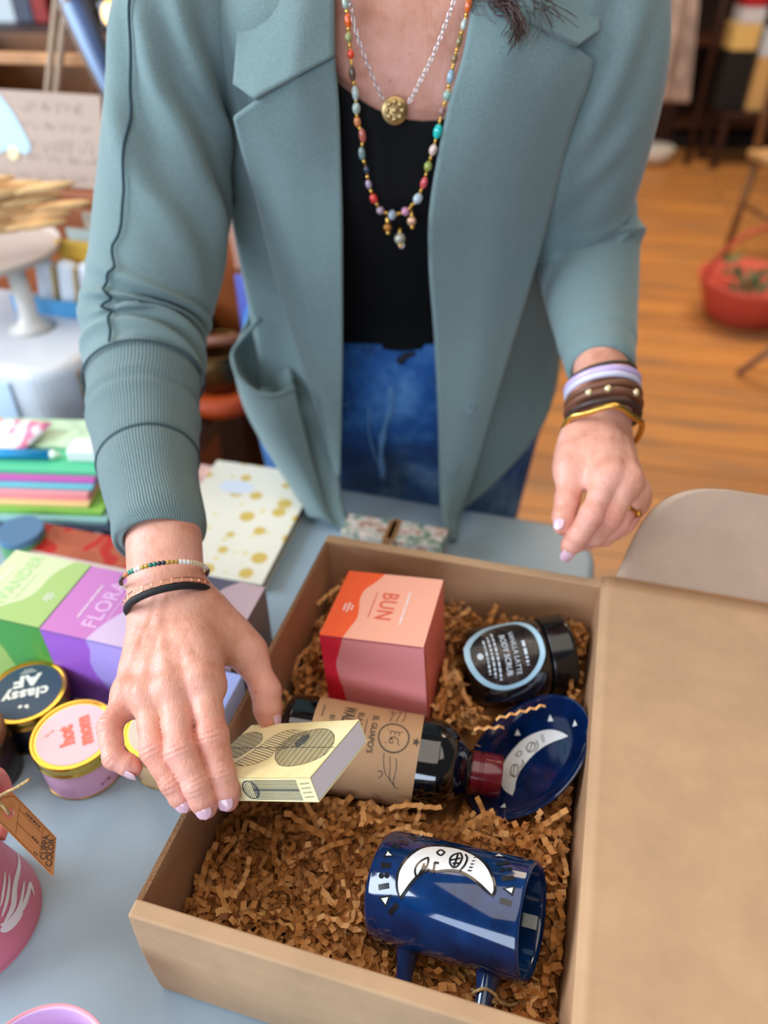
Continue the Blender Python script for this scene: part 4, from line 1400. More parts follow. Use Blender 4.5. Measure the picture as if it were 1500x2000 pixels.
# ------------------------------------------------------------------ signed-distance modelling for the body
class Field:
    def __init__(s, lo, hi, h):
        s.lo, s.h = np.array(lo, float), h
        s.n = np.ceil((np.array(hi) - s.lo) / h).astype(int) + 1
        s.D = np.full(s.n, .03, np.float32)

    def sub(s, lo, hi):
        a = np.clip(np.floor((lo - s.lo) / s.h).astype(int), 0, s.n - 1)
        b = np.clip(np.ceil((hi - s.lo) / s.h).astype(int) + 1, 1, s.n)
        sl = tuple(slice(i, j) for i, j in zip(a, b))
        g = [(s.lo[k] + s.h * np.arange(a[k], b[k])).astype(np.float32) for k in range(3)]
        return sl, np.meshgrid(*g, indexing='ij')

    def cone(s, a, b, ra, rb, k, target=None, sc=None):
        """tapered capsule, smoothly joined to what is there with radius k"""
        T = s.D if target is None else target
        a, b = np.array(a, float), np.array(b, float)
        m = max(ra, rb) + .03
        sl, (X, Y, Z) = s.sub(np.minimum(a, b) - m, np.maximum(a, b) + m)
        if X.size == 0: return
        d = b - a; L = max(d @ d, 1e-12)
        t = np.clip(((X - a[0]) * d[0] + (Y - a[1]) * d[1] + (Z - a[2]) * d[2]) / L, 0, 1)
        q = np.sqrt((X - a[0] - t * d[0]) ** 2 + (Y - a[1] - t * d[1]) ** 2 + (Z - a[2] - t * d[2]) ** 2) - (ra + t * (rb - ra))
        T[sl] = smin(T[sl], q.astype(np.float32), k)

    def ellip(s, c, r, k, target=None):
        T = s.D if target is None else target
        c, r = np.array(c, float), np.array(r, float)
        sl, (X, Y, Z) = s.sub(c - r - .03, c + r + .03)
        k0 = np.sqrt(((X - c[0]) / r[0]) ** 2 + ((Y - c[1]) / r[1]) ** 2 + ((Z - c[2]) / r[2]) ** 2)
        k1 = np.sqrt(((X - c[0]) / r[0] ** 2) ** 2 + ((Y - c[1]) / r[1] ** 2) ** 2 + ((Z - c[2]) / r[2] ** 2) ** 2)
        q = k0 * (k0 - 1) / np.maximum(k1, 1e-6)
        T[sl] = smin(T[sl], q.astype(np.float32), k)

    def nets(s):
        D = s.D; sg = D < 0
        nx, ny, nz = [n - 1 for n in D.shape]
        acc = np.zeros((nx, ny, nz, 3), np.float32); cnt = np.zeros((nx, ny, nz), np.float32)
        corners = [(i, j, k) for i in (0, 1) for j in (0, 1) for k in (0, 1)]
        for a in corners:
            for ax in range(3):
                if a[ax]: continue
                b = list(a); b[ax] = 1
                da = D[a[0]:a[0] + nx, a[1]:a[1] + ny, a[2]:a[2] + nz]; db = D[b[0]:b[0] + nx, b[1]:b[1] + ny, b[2]:b[2] + nz]
                cr = (da < 0) != (db < 0)
                if not cr.any(): continue
                I = np.nonzero(cr)
                t = da[I] / (da[I] - db[I])
                p = np.array(a, np.float32)[None, :].repeat(len(t), 0); p[:, ax] += t
                acc[I] += p; cnt[I] += 1
        I = np.nonzero(cnt)
        idx = np.full((nx, ny, nz), -1, np.int64); idx[I] = np.arange(len(I[0]))
        V = (acc[I] / cnt[I][:, None] + np.stack(I, 1)) * s.h + s.lo
        F = []
        for ax in range(3):
            u, w = [(1, 2), (2, 0), (0, 1)][ax]
            s0 = [slice(None)] * 3; s1 = [slice(None)] * 3
            s0[ax] = slice(0, -1); s1[ax] = slice(1, None)
            ch = sg[tuple(s0)] != sg[tuple(s1)]
            E = np.stack(np.nonzero(ch), 1)
            ok = (E[:, u] > 0) & (E[:, w] > 0) & (E[:, u] < D.shape[u] - 1) & (E[:, w] < D.shape[w] - 1)
            E = E[ok]
            ins = sg[tuple(E.T)]
            def at_(du, dw):
                Q = E.copy(); Q[:, u] -= du; Q[:, w] -= dw
                return idx[tuple(Q.T)]
            q = np.stack([at_(1, 1), at_(0, 1), at_(0, 0), at_(1, 0)], 1)
            q[~ins] = q[~ins][:, ::-1]
            F.append(q)
        F = np.concatenate(F)
        F = F[(F >= 0).all(1)]
        return V, F


def smin(a, b, k):
    if k <= 0: return np.minimum(a, b)
    h = np.maximum(k - np.abs(a - b), 0) / k
    return np.minimum(a, b) - h * h * k * .25


def unit(v): return np.array(v) / np.linalg.norm(v)


def hand(wrist, fore, mcps, fingers, thumb, radii, h, dorsal, veins=()):
    """one hand and the end of its forearm; returns verts, faces, joint list for the blush"""
    allp = np.array([wrist, fore, *mcps] + [p for f in fingers for p in f] + list(thumb))
    lo, hi = allp.min(0) - .03, allp.max(0) + .03
    F = Field(lo, hi, h)
    D = F.D
    F.cone(fore, wrist, .0240, .0215, 0)
    side = unit(mcps[3] - mcps[0])
    # wrist: a flattened pair of capsules
    F.cone(fore + side * .0075, wrist + side * .0085, .0205, .0185, .010)
    F.cone(fore - side * .0075, wrist - side * .0085, .0205, .0185, .010)
    for i, m in enumerate(mcps):
        w0 = wrist + side * (-.012 + .008 * i) - dorsal * .002
        F.cone(w0, m - dorsal * .0015, .0150, [.0118, .0118, .0112, .0102][i], .010)
        F.cone(w0 * .45 + m * .55 - dorsal * .011, m - dorsal * .010, .012, .0100, .012)      # palm pad
    for i in range(3):
        F.cone(mcps[i] * .75 + wrist * .25 - dorsal * .004, mcps[i + 1] * .75 + wrist * .25 - dorsal * .004, .0110, .0105, .010)
    cmc, tm, ti, tt = thumb
    F.cone(wrist - side * .012 - dorsal * .004, cmc, .016, .0145, .012)
    F.cone(cmc, tm, .0155, .0118, .016)
    F.cone(cmc * .4 + tm * .6, mcps[0] * .6 + wrist * .4 - dorsal * .006, .0105, .0115, .018)   # web
    palm = D.copy()
    out = palm.copy()
    joints = []
    for i, f in enumerate(fingers):
        r = radii[i]
        T = np.full(F.n, .03, np.float32)
        pip, dip, tip = f
        m = mcps[i]
        F.cone(m, m * .45 + pip * .55, r[0], r[1] * .94, .002, T)
        F.cone(m * .45 + pip * .55, pip, r[1] * .94, r[1], .004, T)
        F.cone(pip, pip * .5 + dip * .5, r[1], r[2] * .97, .004, T)
        F.cone(pip * .5 + dip * .5, dip, r[2] * .97, r[2], .004, T)
        F.cone(dip, dip * .3 + tip * .7, r[2], r[3] * 1.02, .003, T)
        F.cone(dip * .3 + tip * .7, tip, r[3] * 1.02, r[3] * .82, .003, T)
        out = np.minimum(out, smin(palm, T, .008))
        joints += [(m, .011, .45), (pip, .010, 1.0), (dip, .007, .8), (tip, .009, .9)]
    T = np.full(F.n, .03, np.float32)
    r = radii[4]
    F.cone(tm, ti, r[0], r[1], .003, T); F.cone(ti, ti * .35 + tt * .65, r[1], r[2] * 1.04, .005, T); F.cone(ti * .35 + tt * .65, tt, r[2] * 1.04, r[2] * .80, .003, T)
    out = np.minimum(out, smin(palm, T, .010))
    joints += [(tm, .011, .4), (ti, .010, .9), (tt, .009, .8)]
    F.D = out
    for a, b in veins:                                   # tendons and veins on the back of the hand
        F.cone(a, b, .0016, .0014, .0050)
    # knuckle bumps and creases
    for i, f in enumerate(fingers):
        m = mcps[i]
        F.ellip(m + dorsal * .0035, np.array([.0085, .0085, .0085]), .008)
    def crease(J, axis, nrm, r, amp):
        sl, (X, Y, Z) = F.sub(J - .012, J + .012)
        qx, qy, qz = X - J[0], Y - J[1], Z - J[2]
        s = qx * axis[0] + qy * axis[1] + qz * axis[2]
        dd = qx * nrm[0] + qy * nrm[1] + qz * nrm[2]
        b = np.cross(axis, nrm); lat = qx * b[0] + qy * b[1] + qz * b[2]
        s = s + .06 * lat * np.sign(s) + 18 * lat * lat * np.sign(s)
        mask = np.exp(-(s / .0052) ** 2) * np.clip(dd / r * 1.6 - .3, 0, 1)
        F.D[sl] += (amp * mask * (.5 + .5 * np.cos(2 * PI * s / .0031))).astype(np.float32)
    for i, f in enumerate(fingers):
        pip, dip, tip = f; m = mcps[i]
        for J, A, B, r, amp in ((pip, m, dip, radii[i][1], .00095), (dip, pip, tip, radii[i][2], .0006)):
            ax = unit(B - A); n = dorsal - ax * (dorsal @ ax); n = unit(n + 1e-6)
            # the outside of the bend
            bend = unit((J - A) / np.linalg.norm(J - A) - (B - J) / np.linalg.norm(B - J) + n * .35)
            bend = unit(bend - ax * (bend @ ax))
            crease(J, ax, bend, r, amp)
    ax = unit(tt - tm); n = unit(dorsal - ax * (dorsal @ ax)); crease(ti, ax, n, radii[4][1], .0004)
    V, Q = F.nets()
    return V, Q, joints


def nail(name, tip, dip, nrm, w, l, r, mat, parent, back=.30):
    ax = unit(tip - dip); n = unit(nrm - ax * (nrm @ ax)); b = np.cross(ax, n)
    c = tip + ax * (r * .15)
    P = []
    for v in np.linspace(-1, 1, 13):
        row = []
        for u in np.linspace(-1, 1, 13):
            # superellipse plan, curved across
            k = (1 - abs(v) ** 2.6) ** (1 / 2.2)
            f = u * k * w / r
            z = r * math.cos(f) + .0008 - .0011 * max(0, v) ** 2 - .0006 * max(0, -v) ** 2
            row.append(c + ax * (v * l - back * l) + b * (r * math.sin(f)) + n * z)
        P.append(row)
    return sheet(name, P, mat, parent, thick=.0008, smoothed=False)


# ------------------------------------------------------------------ joints of the two hands, from the photograph
vd = unit(np.array([0, CT, -ST]))                       # viewing direction
# her right hand (holds the matchbox)
Rw, Rf = at(326, 1168, .545), at(318, 1010, .580)
Rm = [at(396, 1330, .490), at(338, 1348, .487), at(290, 1360, .490), at(254, 1354, .499)]
Rfing = [(at(415, 1438, .470), at(432, 1508, .464), at(446, 1564, .463)),
         (at(353, 1465, .462), at(384, 1533, .456), at(404, 1578, .457)),
         (at(302, 1465, .469), at(337, 1527, .463), at(363, 1567, .464)),
         (at(214, 1420, .480), at(222, 1480, .469), at(262, 1500, .468))]
Rth = (at(404, 1205, .545), at(486, 1276, .540), at(520, 1350, .531), at(524, 1404, .5275))
Rdor = unit(np.cross(Rm[3] - Rm[0], Rm[1] - Rw)); Rdor = Rdor if Rdor @ vd < 0 else -Rdor
RAD = [(.0098, .0096, .0084, .0078), (.0098, .0096, .0084, .0078), (.0092, .0088, .0078, .0074), (.0082, .0076, .0068, .0062), (.0108, .0098, .0092)]
rv = [(Rw * .5 + Rm[i] * .5 + Rdor * .0112, Rm[i] + Rdor * .0098) for i in range(4)]
rv += [(Rw * .3 + Rm[3] * .7 + Rdor * .0100, Rw * .85 + Rm[2] * .15 + Rdor * .0150), (Rw * .35 + Rm[1] * .65 + (Rm[2] - Rm[1]) * .45 + Rdor * .0105, Rw * .8 + Rm[0] * .2 + Rdor * .0140)]
V1, Q1, J1 = hand(Rw, Rf, Rm, Rfing, Rth, RAD, .00085, Rdor, rv)
# her left hand (free, pinching)
Lw, Lf = at(1178, 800, .668), at(1176, 690, .705)
Lm = [at(1188, 928, .612), at(1224, 940, .613), at(1238, 962, .624), at(1240, 978, .632)]
Lfing = [(at(1156, 1004, .600), at(1130, 1046, .607), at(1111, 1071, .616)),
         (at(1192, 1012, .606), at(1160, 1048, .619), at(1136, 1060, .632)),
         (at(1208, 1020, .618), at(1182, 1048, .628), at(1160, 1052, .638)),
         (at(1222, 1022, .630), at(1200, 1040, .640), at(1184, 1042, .650))]
Lth = (at(1134, 862, .650), at(1112, 918, .632), at(1108, 978, .622), at(1098, 1028, .615))
Ldor = unit(np.cross(Lm[2] - Lm[0], Lm[1] - Lw)); Ldor = Ldor if Ldor @ vd < 0 else -Ldor
lv = [(Lw * .45 + Lm[i] * .55 + Ldor * .0105, Lm[i] + Ldor * .0098) for i in range(3)]
RADL = [(.0096, .0094, .0084, .0078), (.0096, .0092, .0082, .0076), (.0090, .0086, .0076, .0072), (.0080, .0074, .0066, .0060), (.0104, .0096, .0090)]
V2, Q2, J2 = hand(Lw, Lf, Lm, Lfing, Lth, RADL, .00110, Ldor, lv)

def trunk_ring(z):
    cy = np.interp(z, [.76, .88, .95, 1.08, 1.17, 1.26], [.905, .893, .884, .825, .798, .800])
    rx = np.interp(z, [.76, .88, .95, 1.08, 1.17, 1.26], [.196, .168, .152, .165, .163, .160])
    ry = np.interp(z, [.76, .88, .95, 1.03, 1.10, 1.17, 1.26], [.130, .117, .106, .110, .128, .108, .088])
    return cy, rx, ry


def zneck(x): return 1.165 + 5.4 * (x - .034) ** 2


# the rest of the body; the sleeves' stations (px, py, half width px, t) guide the arms
stR = [(372, -70, 128, .63), (366, 0, 128, .632), (346, 100, 126, .648), (333, 200, 121, .668), (325, 310, 124, .686), (322, 400, 130, .702), (310, 500, 128, .712), (290, 600, 122, .716), (284, 660, 117, .712), (284, 700, 114, .702), (281, 745, 109, .686)]
stC = [(281, 738, 108, .688), (281, 800, 104, .668), (287, 880, 99, .638), (297, 950, 92, .608), (308, 1010, 88, .586), (314, 1045, 85, .574), (315, 1056, 76, .571)]
stL = [(1172, -70, 128, .63), (1174, 0, 128, .632), (1176, 100, 126, .648), (1166, 200, 122, .674), (1144, 300, 118, .712), (1128, 400, 107, .758), (1142, 470, 103, .788), (1150, 540, 95, .780), (1160, 620, 82, .750), (1168, 680, 71, .718), (1172, 712, 67, .698), (1173, 724, 62, .692)]


def armpath(stations, end):
    out = [(at(a[0], a[1], a[3]), min(.034, .55 * a[2] * a[3] / FPX)) for a in stations]
    return out + [(end, .0235)]


B = Field((-.36, .34, -.005), (.40, 1.22, 1.66), .0065)
sR, sL = at(366, -10, .645), at(1176, -10, .645)
B.cone((-.055, .90, .86), (.095, .90, .86), .118, .118, .02)             # hips
B.cone((-.045, .885, .95), (.085, .885, .95), .098, .098, .06)           # waist
B.cone((-.030, .825, 1.08), (.072, .825, 1.08), .102, .102, .05)         # ribs
B.cone((-.036, .797, 1.175), (.078, .797, 1.175), .097, .097, .05)       # chest
B.cone((-.085, .800, 1.225), (.130, .800, 1.225), .078, .078, .04)
B.ellip((-.045, .752, 1.105), (.062, .058, .062), .03); B.ellip((.085, .752, 1.105), (.062, .058, .062), .03)
B.cone((-.085, .800, 1.255), sR + np.array([.01, .02, 0]), .050, .042, .03)
B.cone((.130, .800, 1.255), sL + np.array([-.01, .02, 0]), .050, .042, .03)
for ap in (armpath(stR + stC[1:4], Rf), armpath(stL[:-3], Lf)):
    for (p0_, r0_), (p1_, r1_) in zip(ap[:-1], ap[1:]):
        B.cone(p0_, p1_, r0_, r1_, .010)
B.cone((.021, .795, 1.27), (.021, .745, 1.375), .056, .052, .03)         # neck
B.ellip((.021, .735, 1.465), (.073, .092, .105), .02)                    # head
B.cone((.021, .690, 1.385), (.021, .668, 1.392), .030, .022, .02)        # chin
B.cone((.021, .645, 1.470), (.021, .628, 1.448), .008, .012, .012)       # nose
B.cone((.004, .648, 1.420), (.038, .648, 1.420), .0075, .0075, .006)     # lips
for sx in (-1, 1):
    B.ellip((.021 + sx * .031, .655, 1.474), (.013, .010, .008), .006)   # eyes
    B.ellip((.021 + sx * .076, .742, 1.455), (.010, .020, .032), .006)   # ears
    hx = .02 + sx * .085
    B.cone((hx, .905, .82), (hx, .895, .46), .084, .056, .03); B.cone((hx, .895, .46), (hx, .935, .08), .055, .036, .02)
    B.cone((hx, .945, .045), (hx + sx * .02, .800, .030), .038, .030, .02)
V3, Q3 = B.nets()
# keep the trunk inside the black top, leaving the arms alone
armd = np.full(len(V3), 9.0)
for ap in (armpath(stR + stC[1:4], Rf), armpath(stL[:-3], Lf)):
    for (p0_, r0_), (p1_, r1_) in zip(ap[:-1], ap[1:]):
        d_ = p1_ - p0_; t_ = np.clip(((V3 - p0_) @ d_) / (d_ @ d_), 0, 1)
        armd = np.minimum(armd, np.linalg.norm(V3 - p0_ - t_[:, None] * d_, axis=1) - (r0_ + t_ * (r1_ - r0_)))
for i in np.nonzero((abs(V3[:, 0] - .021) < .21) & (V3[:, 1] > .58) & (V3[:, 1] < 1.12) & (V3[:, 2] > .84) & (V3[:, 2] < 1.262) & (armd > .0025))[0]:
    x, y, z = V3[i]
    cy, rx, ry = trunk_ring(z)
    rx -= .008
    k = math.hypot((x - .021) / rx, (y - cy) / ry)
    lim = .955 if z < zneck(x) else 1.0
    if lim < k < 2.0: V3[i] = (.021 + (x - .021) * lim / k, cy + (y - cy) * lim / k, z)
V = np.concatenate([V1, V2, V3]); Q = np.concatenate([Q1, Q2 + len(V1), Q3 + len(V1) + len(V2)])
me = bpy.data.meshes.new('person_body')
me.from_pydata(V.tolist(), [], Q.tolist())
fl = np.zeros(len(V))
for (c, r, a) in J1 + J2:
    n = len(V1) + len(V2)
    fl[:n] += a * np.exp(-((V[:n] - c) ** 2).sum(1) / (r * r))
fl = np.clip(fl, 0, 1)
a = me.attributes.new('flush', 'FLOAT', 'POINT'); a.data.foreach_set('value', fl)
me.polygons.foreach_set('use_smooth', [True] * len(me.polygons)); me.update()


def skin():
    N = Nodes('skin'); co = N.coord()
    at_ = N.new('ShaderNodeAttribute'); at_.attribute_name = 'flush'
    f1 = N.noise(co, 45, 4, .6); f2 = N.noise(co, 160, 3, .6)
    c = N.ramp(f1, [(.28, (196, 132, 108)), (.5, (220, 162, 140)), (.74, (230, 174, 160))])
    c = N.mix(N.math('MULTIPLY', at_.outputs['Fac'], .7), c, lin((224, 138, 130)))
    v = N.new('ShaderNodeTexVoronoi', feature='F1'); N.l.new(co, v.inputs['Vector']); v.inputs['Scale'].default_value = 95
    w = N.noise(co, 60, 1)
    fr = N.math('MULTIPLY', N.ramp(v.outputs['Distance'], [(.08, (255, 255, 255)), (.18, (0, 0, 0))]), N.ramp(w, [(.56, (0, 0, 0)), (.62, (255, 255, 255))]))
    c = N.mix(N.math('MULTIPLY', fr, .5), c, lin((176, 100, 76)))
    c = N.mix(N.math('MULTIPLY', f2, .35), c, lin((200, 132, 108)))
    N.set(Base_Color=c, Roughness=.42)
    N.b.inputs['Subsurface Weight'].default_value = .18
    N.b.inputs['Subsurface Radius'].default_value = (.008, .003, .0015)
    N.b.inputs['Subsurface Scale'].default_value = .7
    N.b.inputs['Specular IOR Level'].default_value = .4
    v3 = N.new('ShaderNodeTexVoronoi', feature='DISTANCE_TO_EDGE'); N.l.new(N.coord(scale=(1, 1, 1)), v3.inputs['Vector']); v3.inputs['Scale'].default_value = 620
    hsum = N.math('ADD', N.math('MULTIPLY', v3.outputs['Distance'], .5), f2)
    wv = N.noise(N.coord(scale=(1.6, .55, .55)), 260, 3, .7)
    N.bump(N.math('ADD', hsum, N.math('MULTIPLY', wv, .9)), .55, .0009)
    return N.m


M_skin = skin()
person = link('person', me, M_skin)
tag(person, 'person in teal blazer, black top and jeans leaning over the kraft box', 'person')

M_nail = mk('pale_pink_nail_polish', (216, 176, 188), .25, coat=.6, spec=.6)
nn = -vd
for i, (w, l, r) in enumerate(((.0057, .0068, .0076), (.0058, .0068, .0076), (.0054, .0064, .0071))):
    pip, dip, tip = Rfing[i]
    nail('fingernail', tip, dip, nn + np.array([-.10, -.15, .1]), w, l, r * .93, M_nail, person, back=.58)
nail('fingernail', Rfing[3][2], Rfing[3][1], np.array([-.25, -.85, -.15]), .0050, .0056, .0057, M_nail, person)
nail('fingernail', Rth[3], Rth[2], np.array([.93, -.15, .2]), .0062, .0068, .0080, M_nail, person)
nail('fingernail', Lth[3], Lth[2], nn + np.array([-.75, 0, -.1]), .0050, .0074, .0076, M_nail, person, back=.35)
nail('fingernail', Lfing[0][2], Lfing[0][1], np.array([-.3, -.6, -.55]), .0058, .0080, .0068, M_nail, person, back=-.1)
nail('fingernail', Lfing[1][2], Lfing[1][1], np.array([-.3, -.6, -.6]), .0056, .0062, .0064, M_nail, person)

# ------------------------------------------------------------------ black top and jeans
def torso_ring(z, k=1.0, n=72, extra=0.0):
    cy = np.interp(z, [.76, .88, .95, 1.08, 1.17, 1.26], [.905, .893, .884, .825, .798, .800])
    rx = np.interp(z, [.76, .88, .95, 1.08, 1.17, 1.26], [.196, .168, .152, .165, .163, .160]) + extra
    ry = np.interp(z, [.76, .88, .95, 1.03, 1.10, 1.17, 1.26], [.130, .117, .106, .110, .128, .108, .088]) + extra
    return cy, rx, ry


def zneck(x): return 1.165 + 5.4 * (x - .034) ** 2


M_top = mk('black_jersey', (8, 9, 13), .8, bump=.25, bs=1500, bd=.0004, spec=.18, sheen=.04)
P = []
for s in np.linspace(0, 1, 40):
    row = []
    for f in np.linspace(0, 2 * PI, 97)[:-1]:
        x0 = .021 + .16 * math.cos(f)
        zt = min(zneck(x0), 1.27) if math.sin(f) < 0 else min(zneck(x0), 1.27)
        z = .865 + (zt - .865) * s
        cy, rx, ry = torso_ring(z, extra=.004)
        z += .0016 * math.sin(28 * s + 3 * math.sin(f)) * (1 - s)
        row.append((.021 + rx * math.cos(f), cy + ry * math.sin(f), z))
    P.append(row)
sheet('top', P, M_top, person, thick=.0016, smoothed=False, closed=True)


def denim():
    N = Nodes('blue_denim'); co = N.coord()
    f = N.noise(co, 16, 4, .6); g = N.noise(N.coord(scale=(1, 1, .12)), 420, 2)
    c = N.ramp(f, [(.28, (20, 58, 116)), (.5, (40, 98, 170)), (.72, (98, 154, 212))])
    c = N.mix(N.ramp(g, [(.4, (0, 0, 0)), (.8, (120, 120, 120))]), c, lin((130, 168, 206)))
    N.set(Base_Color=c, Roughness=.8); N.b.inputs['Specular IOR Level'].default_value = .2
    N.bump(g, .3, .0005)
    return N.m


M_denim = denim()
J = Field((-.22, .72, .06), (.27, 1.1, .95), .006)
J.cone((-.055, .902, .84), (.097, .902, .84), .128, .128, .02)
J.cone((-.045, .888, .93), (.087, .888, .93), .108, .108, .06)
for sx in (-1, 1):
    hx = .02 + sx * .088
    J.cone((hx, .905, .80), (hx, .895, .46), .114, .080, .03); J.cone((hx, .895, .46), (hx, .930, .02), .071, .060, .03)
zz = J.lo[2] + J.h * np.arange(J.n[2]); J.D = np.maximum(J.D, (zz - .918)[None, None, :].astype(np.float32)); J.D = np.maximum(J.D, (.085 - zz)[None, None, :].astype(np.float32))
Vj, Qj = J.nets()
me = bpy.data.meshes.new('jeans'); me.from_pydata(Vj.tolist(), [], Qj.tolist()); me.polygons.foreach_set('use_smooth', [True] * len(me.polygons)); me.update()
jeans = link('jeans', me, M_denim, person)
P = []
for z in np.linspace(.888, .922, 6):
    row = []
    for f in np.linspace(0, 2 * PI, 97)[:-1]:
        # follow the stadium-shaped hips
        r = np.interp(z, [.84, .93], [.128, .108]) + .0035 + .001 * math.sin(9 * f)
        hx = .076 - .01 * (z - .84) / .09
        cy = np.interp(z, [.84, .93], [.902, .888])
        x = r * math.cos(f) + hx * np.clip(math.cos(f) * 2.2, -1, 1)
        row.append((.021 + x, cy + r * math.sin(f) - .0015, z))
    P.append(row)
sheet('waistband', P, M_denim, jeans, thick=.004, smoothed=False, closed=True)


def jfront(px, py, off=-.003):         # point on the front of the jeans
    o = np.array([0, 0, ZC]); d = ray(px, py)
    for t in np.linspace(.7, 1.1, 900):
        p = o + d * t
        z = p[2]; r = np.interp(z, [.80, .84, .93], [.128, .128, .108]); cy = np.interp(z, [.80, .84, .93], [.902, .902, .888])
        xx = np.clip(p[0], -.055, .097)
        if math.hypot(p[0] - xx, p[1] - cy) < r - off: return p
    return o + d * .95


mb = MB()
mb.tube(spline(np.array([jfront(*p) for p in ((748, 692), (750, 722), (760, 745), (764, 790), (752, 830), (744, 880), (748, 935))]), 40), [.0036 + .0012 * math.sin(i * .9) for i in range(40)], 10)
mb.tube(spline(np.array([jfront(*p) for p in ((722, 702), (720, 760), (722, 850), (738, 905))]), 30), .0012, 6)
mb.tube(spline(np.array([jfront(*p) for p in ((668, 722), (710, 724), (750, 722))]), 12), .0013, 6)
mb.tube(spline(np.array([jfront(*p) for p in ((770, 730), (810, 722), (856, 712))]), 12), .0013, 6)
mb.tube(spline(np.array([jfront(*p) for p in ((668, 792), (700, 778), (716, 755))]), 12), .0012, 6)
mb.build('fly_seam', mk('faded_denim_seam', (96, 146, 196), .8), jeans)
mb = MB(); mb.tube(spline(np.array([jfront(*p, -.006) for p in ((778, 708), (786, 700), (796, 693), (812, 690))]), 10), [.004, .006, .006, .005, .005, .005, .004, .004, .003, .003], 10)
mb.build('button_tab', mk('black_button_tab', (16, 14, 16), .6), jeans)

# ------------------------------------------------------------------ blazer
def cloth(name, rib=False):
    N = Nodes(name); co = N.coord()
    f1 = N.noise(co, 900, 2, .6); f2 = N.noise(co, 12, 3)
    c = N.ramp(f1, [(.3, (100, 122, 121)), (.7, (125, 146, 145))])
    c = N.mix(N.math('MULTIPLY', f2, .25), c, lin((112, 134, 140)))
    N.set(Base_Color=c, Roughness=.85)
    N.b.inputs['Specular IOR Level'].default_value = .2
    N.b.inputs['Sheen Weight'].default_value = .25; N.b.inputs['Sheen Roughness'].default_value = .5
    if rib:
        uv = N.new('ShaderNodeTexCoord').outputs['UV']
        sp = N.new('ShaderNodeSeparateXYZ'); N.l.new(uv, sp.inputs[0])
        s = N.math('SINE', N.math('MULTIPLY', sp.outputs[0], 2 * PI * 104.0))
        n1 = N.bump(s, .55, .0011)
        cc = N.mix(N.ramp(s, [(.0, (130, 130, 130)), (.5, (0, 0, 0))]), c, lin((66, 96, 104)))
        N.set(Base_Color=cc)
    else:
        N.bump(f1, .22, .0005)
    return N.m


M_cloth, M_rib = cloth('teal_jersey'), cloth('teal_rib_knit', True)
M_seam = mk('dark_teal_seam', (38, 62, 70), .9)
M_inside = M_cloth


def rows(R): return np.array([[at(*c) for c in r] for r in R])


def full(R):                             # [(py, (px, t), (px, t) ...)]
    return rows([[(q[0], r[0], q[1]) if len(q) == 2 else q for q in r[1:]] for r in R])


Lh = full([(-90, (655, .585), (560, .590), (470, .600), (378, .625)),
           (0, (654, .582), (560, .578), (470, .588), (380, .622)),
           (120, (655, .600), (560, .602), (475, .614), (405, .645)),
           (250, (663, .628), (575, .634), (492, .662), (430, .690)),
           (420, (667, .675), (600, .684), (520, .722), (455, .752)),
           (560, (668, .723), (622, .732), (548, .778), (482, .806)),
           (660, (667, .768), (635, .774), (574, .822), (502, .838)),
           (760, (666, .808), (645, .812), (592, .846), (512, .862)),
           (860, (664, .838), (650, .840), (596, .855), (530, .876)),
           (950, (664, .856), (655, .856), (612, .862), (576, .880)),
           (1005, (674, .864), (666, .863), (636, .863), (602, .874)),
           (1042, (690, 1042, .864), (676, 1036, .865), (648, 1022, .866), (610, 1000, .872))])
Rh = full([(-90, (935, .585), (1060, .600), (1190, .630)),
           (0, (930, .583), (1060, .590), (1194, .628)),
           (120, (905, .603), (1050, .613), (1188, .652)),
           (250, (870, .632), (1010, .650), (1160, .705)),
           (420, (845, .680), (960, .706), (1122, .792)),
           (520, (840, .718), (950, .752), (1110, .850)),
           (660, (850, .774), (960, .815), (1096, .900)),
           (780, (857, .818), (960, .856), (1078, .915)),
           (860, (860, .846), (950, .876), (1040, .915)),
           (940, (862, .862), (920, .880), (968, .895)),
           (1000, (868, 1010, .870), (890, 1002, .872), (914, 986, .880))])
rgl = np.random.default_rng(3)
# back, joining the two side seams
a = spline(Lh[:, -1], 30); c = spline(Rh[:, -1], 30)
P = []
a[:, 2] = np.maximum(a[:, 2], TABLE_Z + .028)
for i in range(30):
    zc = (a[i][2] + c[i][2]) / 2 * .9 + .1 * (1.28 - .5 * i / 29)
    zt = max(zc, TABLE_Z + .03)
    bk = np.interp(i / 29, [0, .3, .6, 1], [.885, .93, 1.01, 1.05])
    P.append([a[i], a[i] + np.array([-.006, .05, 0]), np.array([a[i][0] * .8 + .004, bk - .03, a[i][2] * .5 + zt * .5]), np.array([.021, bk, zt]), np.array([c[i][0] * .8 + .004, bk - .03, c[i][2] * .5 + zt * .5]), c[i] + np.array([.006, .05, 0]), c[i]])
jacket = sheet('jacket', P, M_cloth, person, thick=.003, nr=40, nc=40)
jacket['label'] = 'teal jersey blazer'


def folds(P, amp, seed):
    rr = np.random.default_rng(seed)
    r, c = P.shape[:2]
    u, v = np.meshgrid(np.linspace(0, 1, c), np.linspace(0, 1, r))
    d = sum(rr.uniform(.3, 1) * np.sin(2 * PI * (u * rr.uniform(.5, 1.6) + v * rr.uniform(.3, 1.2) + rr.uniform())) for _ in range(4)) / 3
    Pn = P.copy(); Pn += -vd[None, None, :] * (amp * d)[..., None]
    return Pn


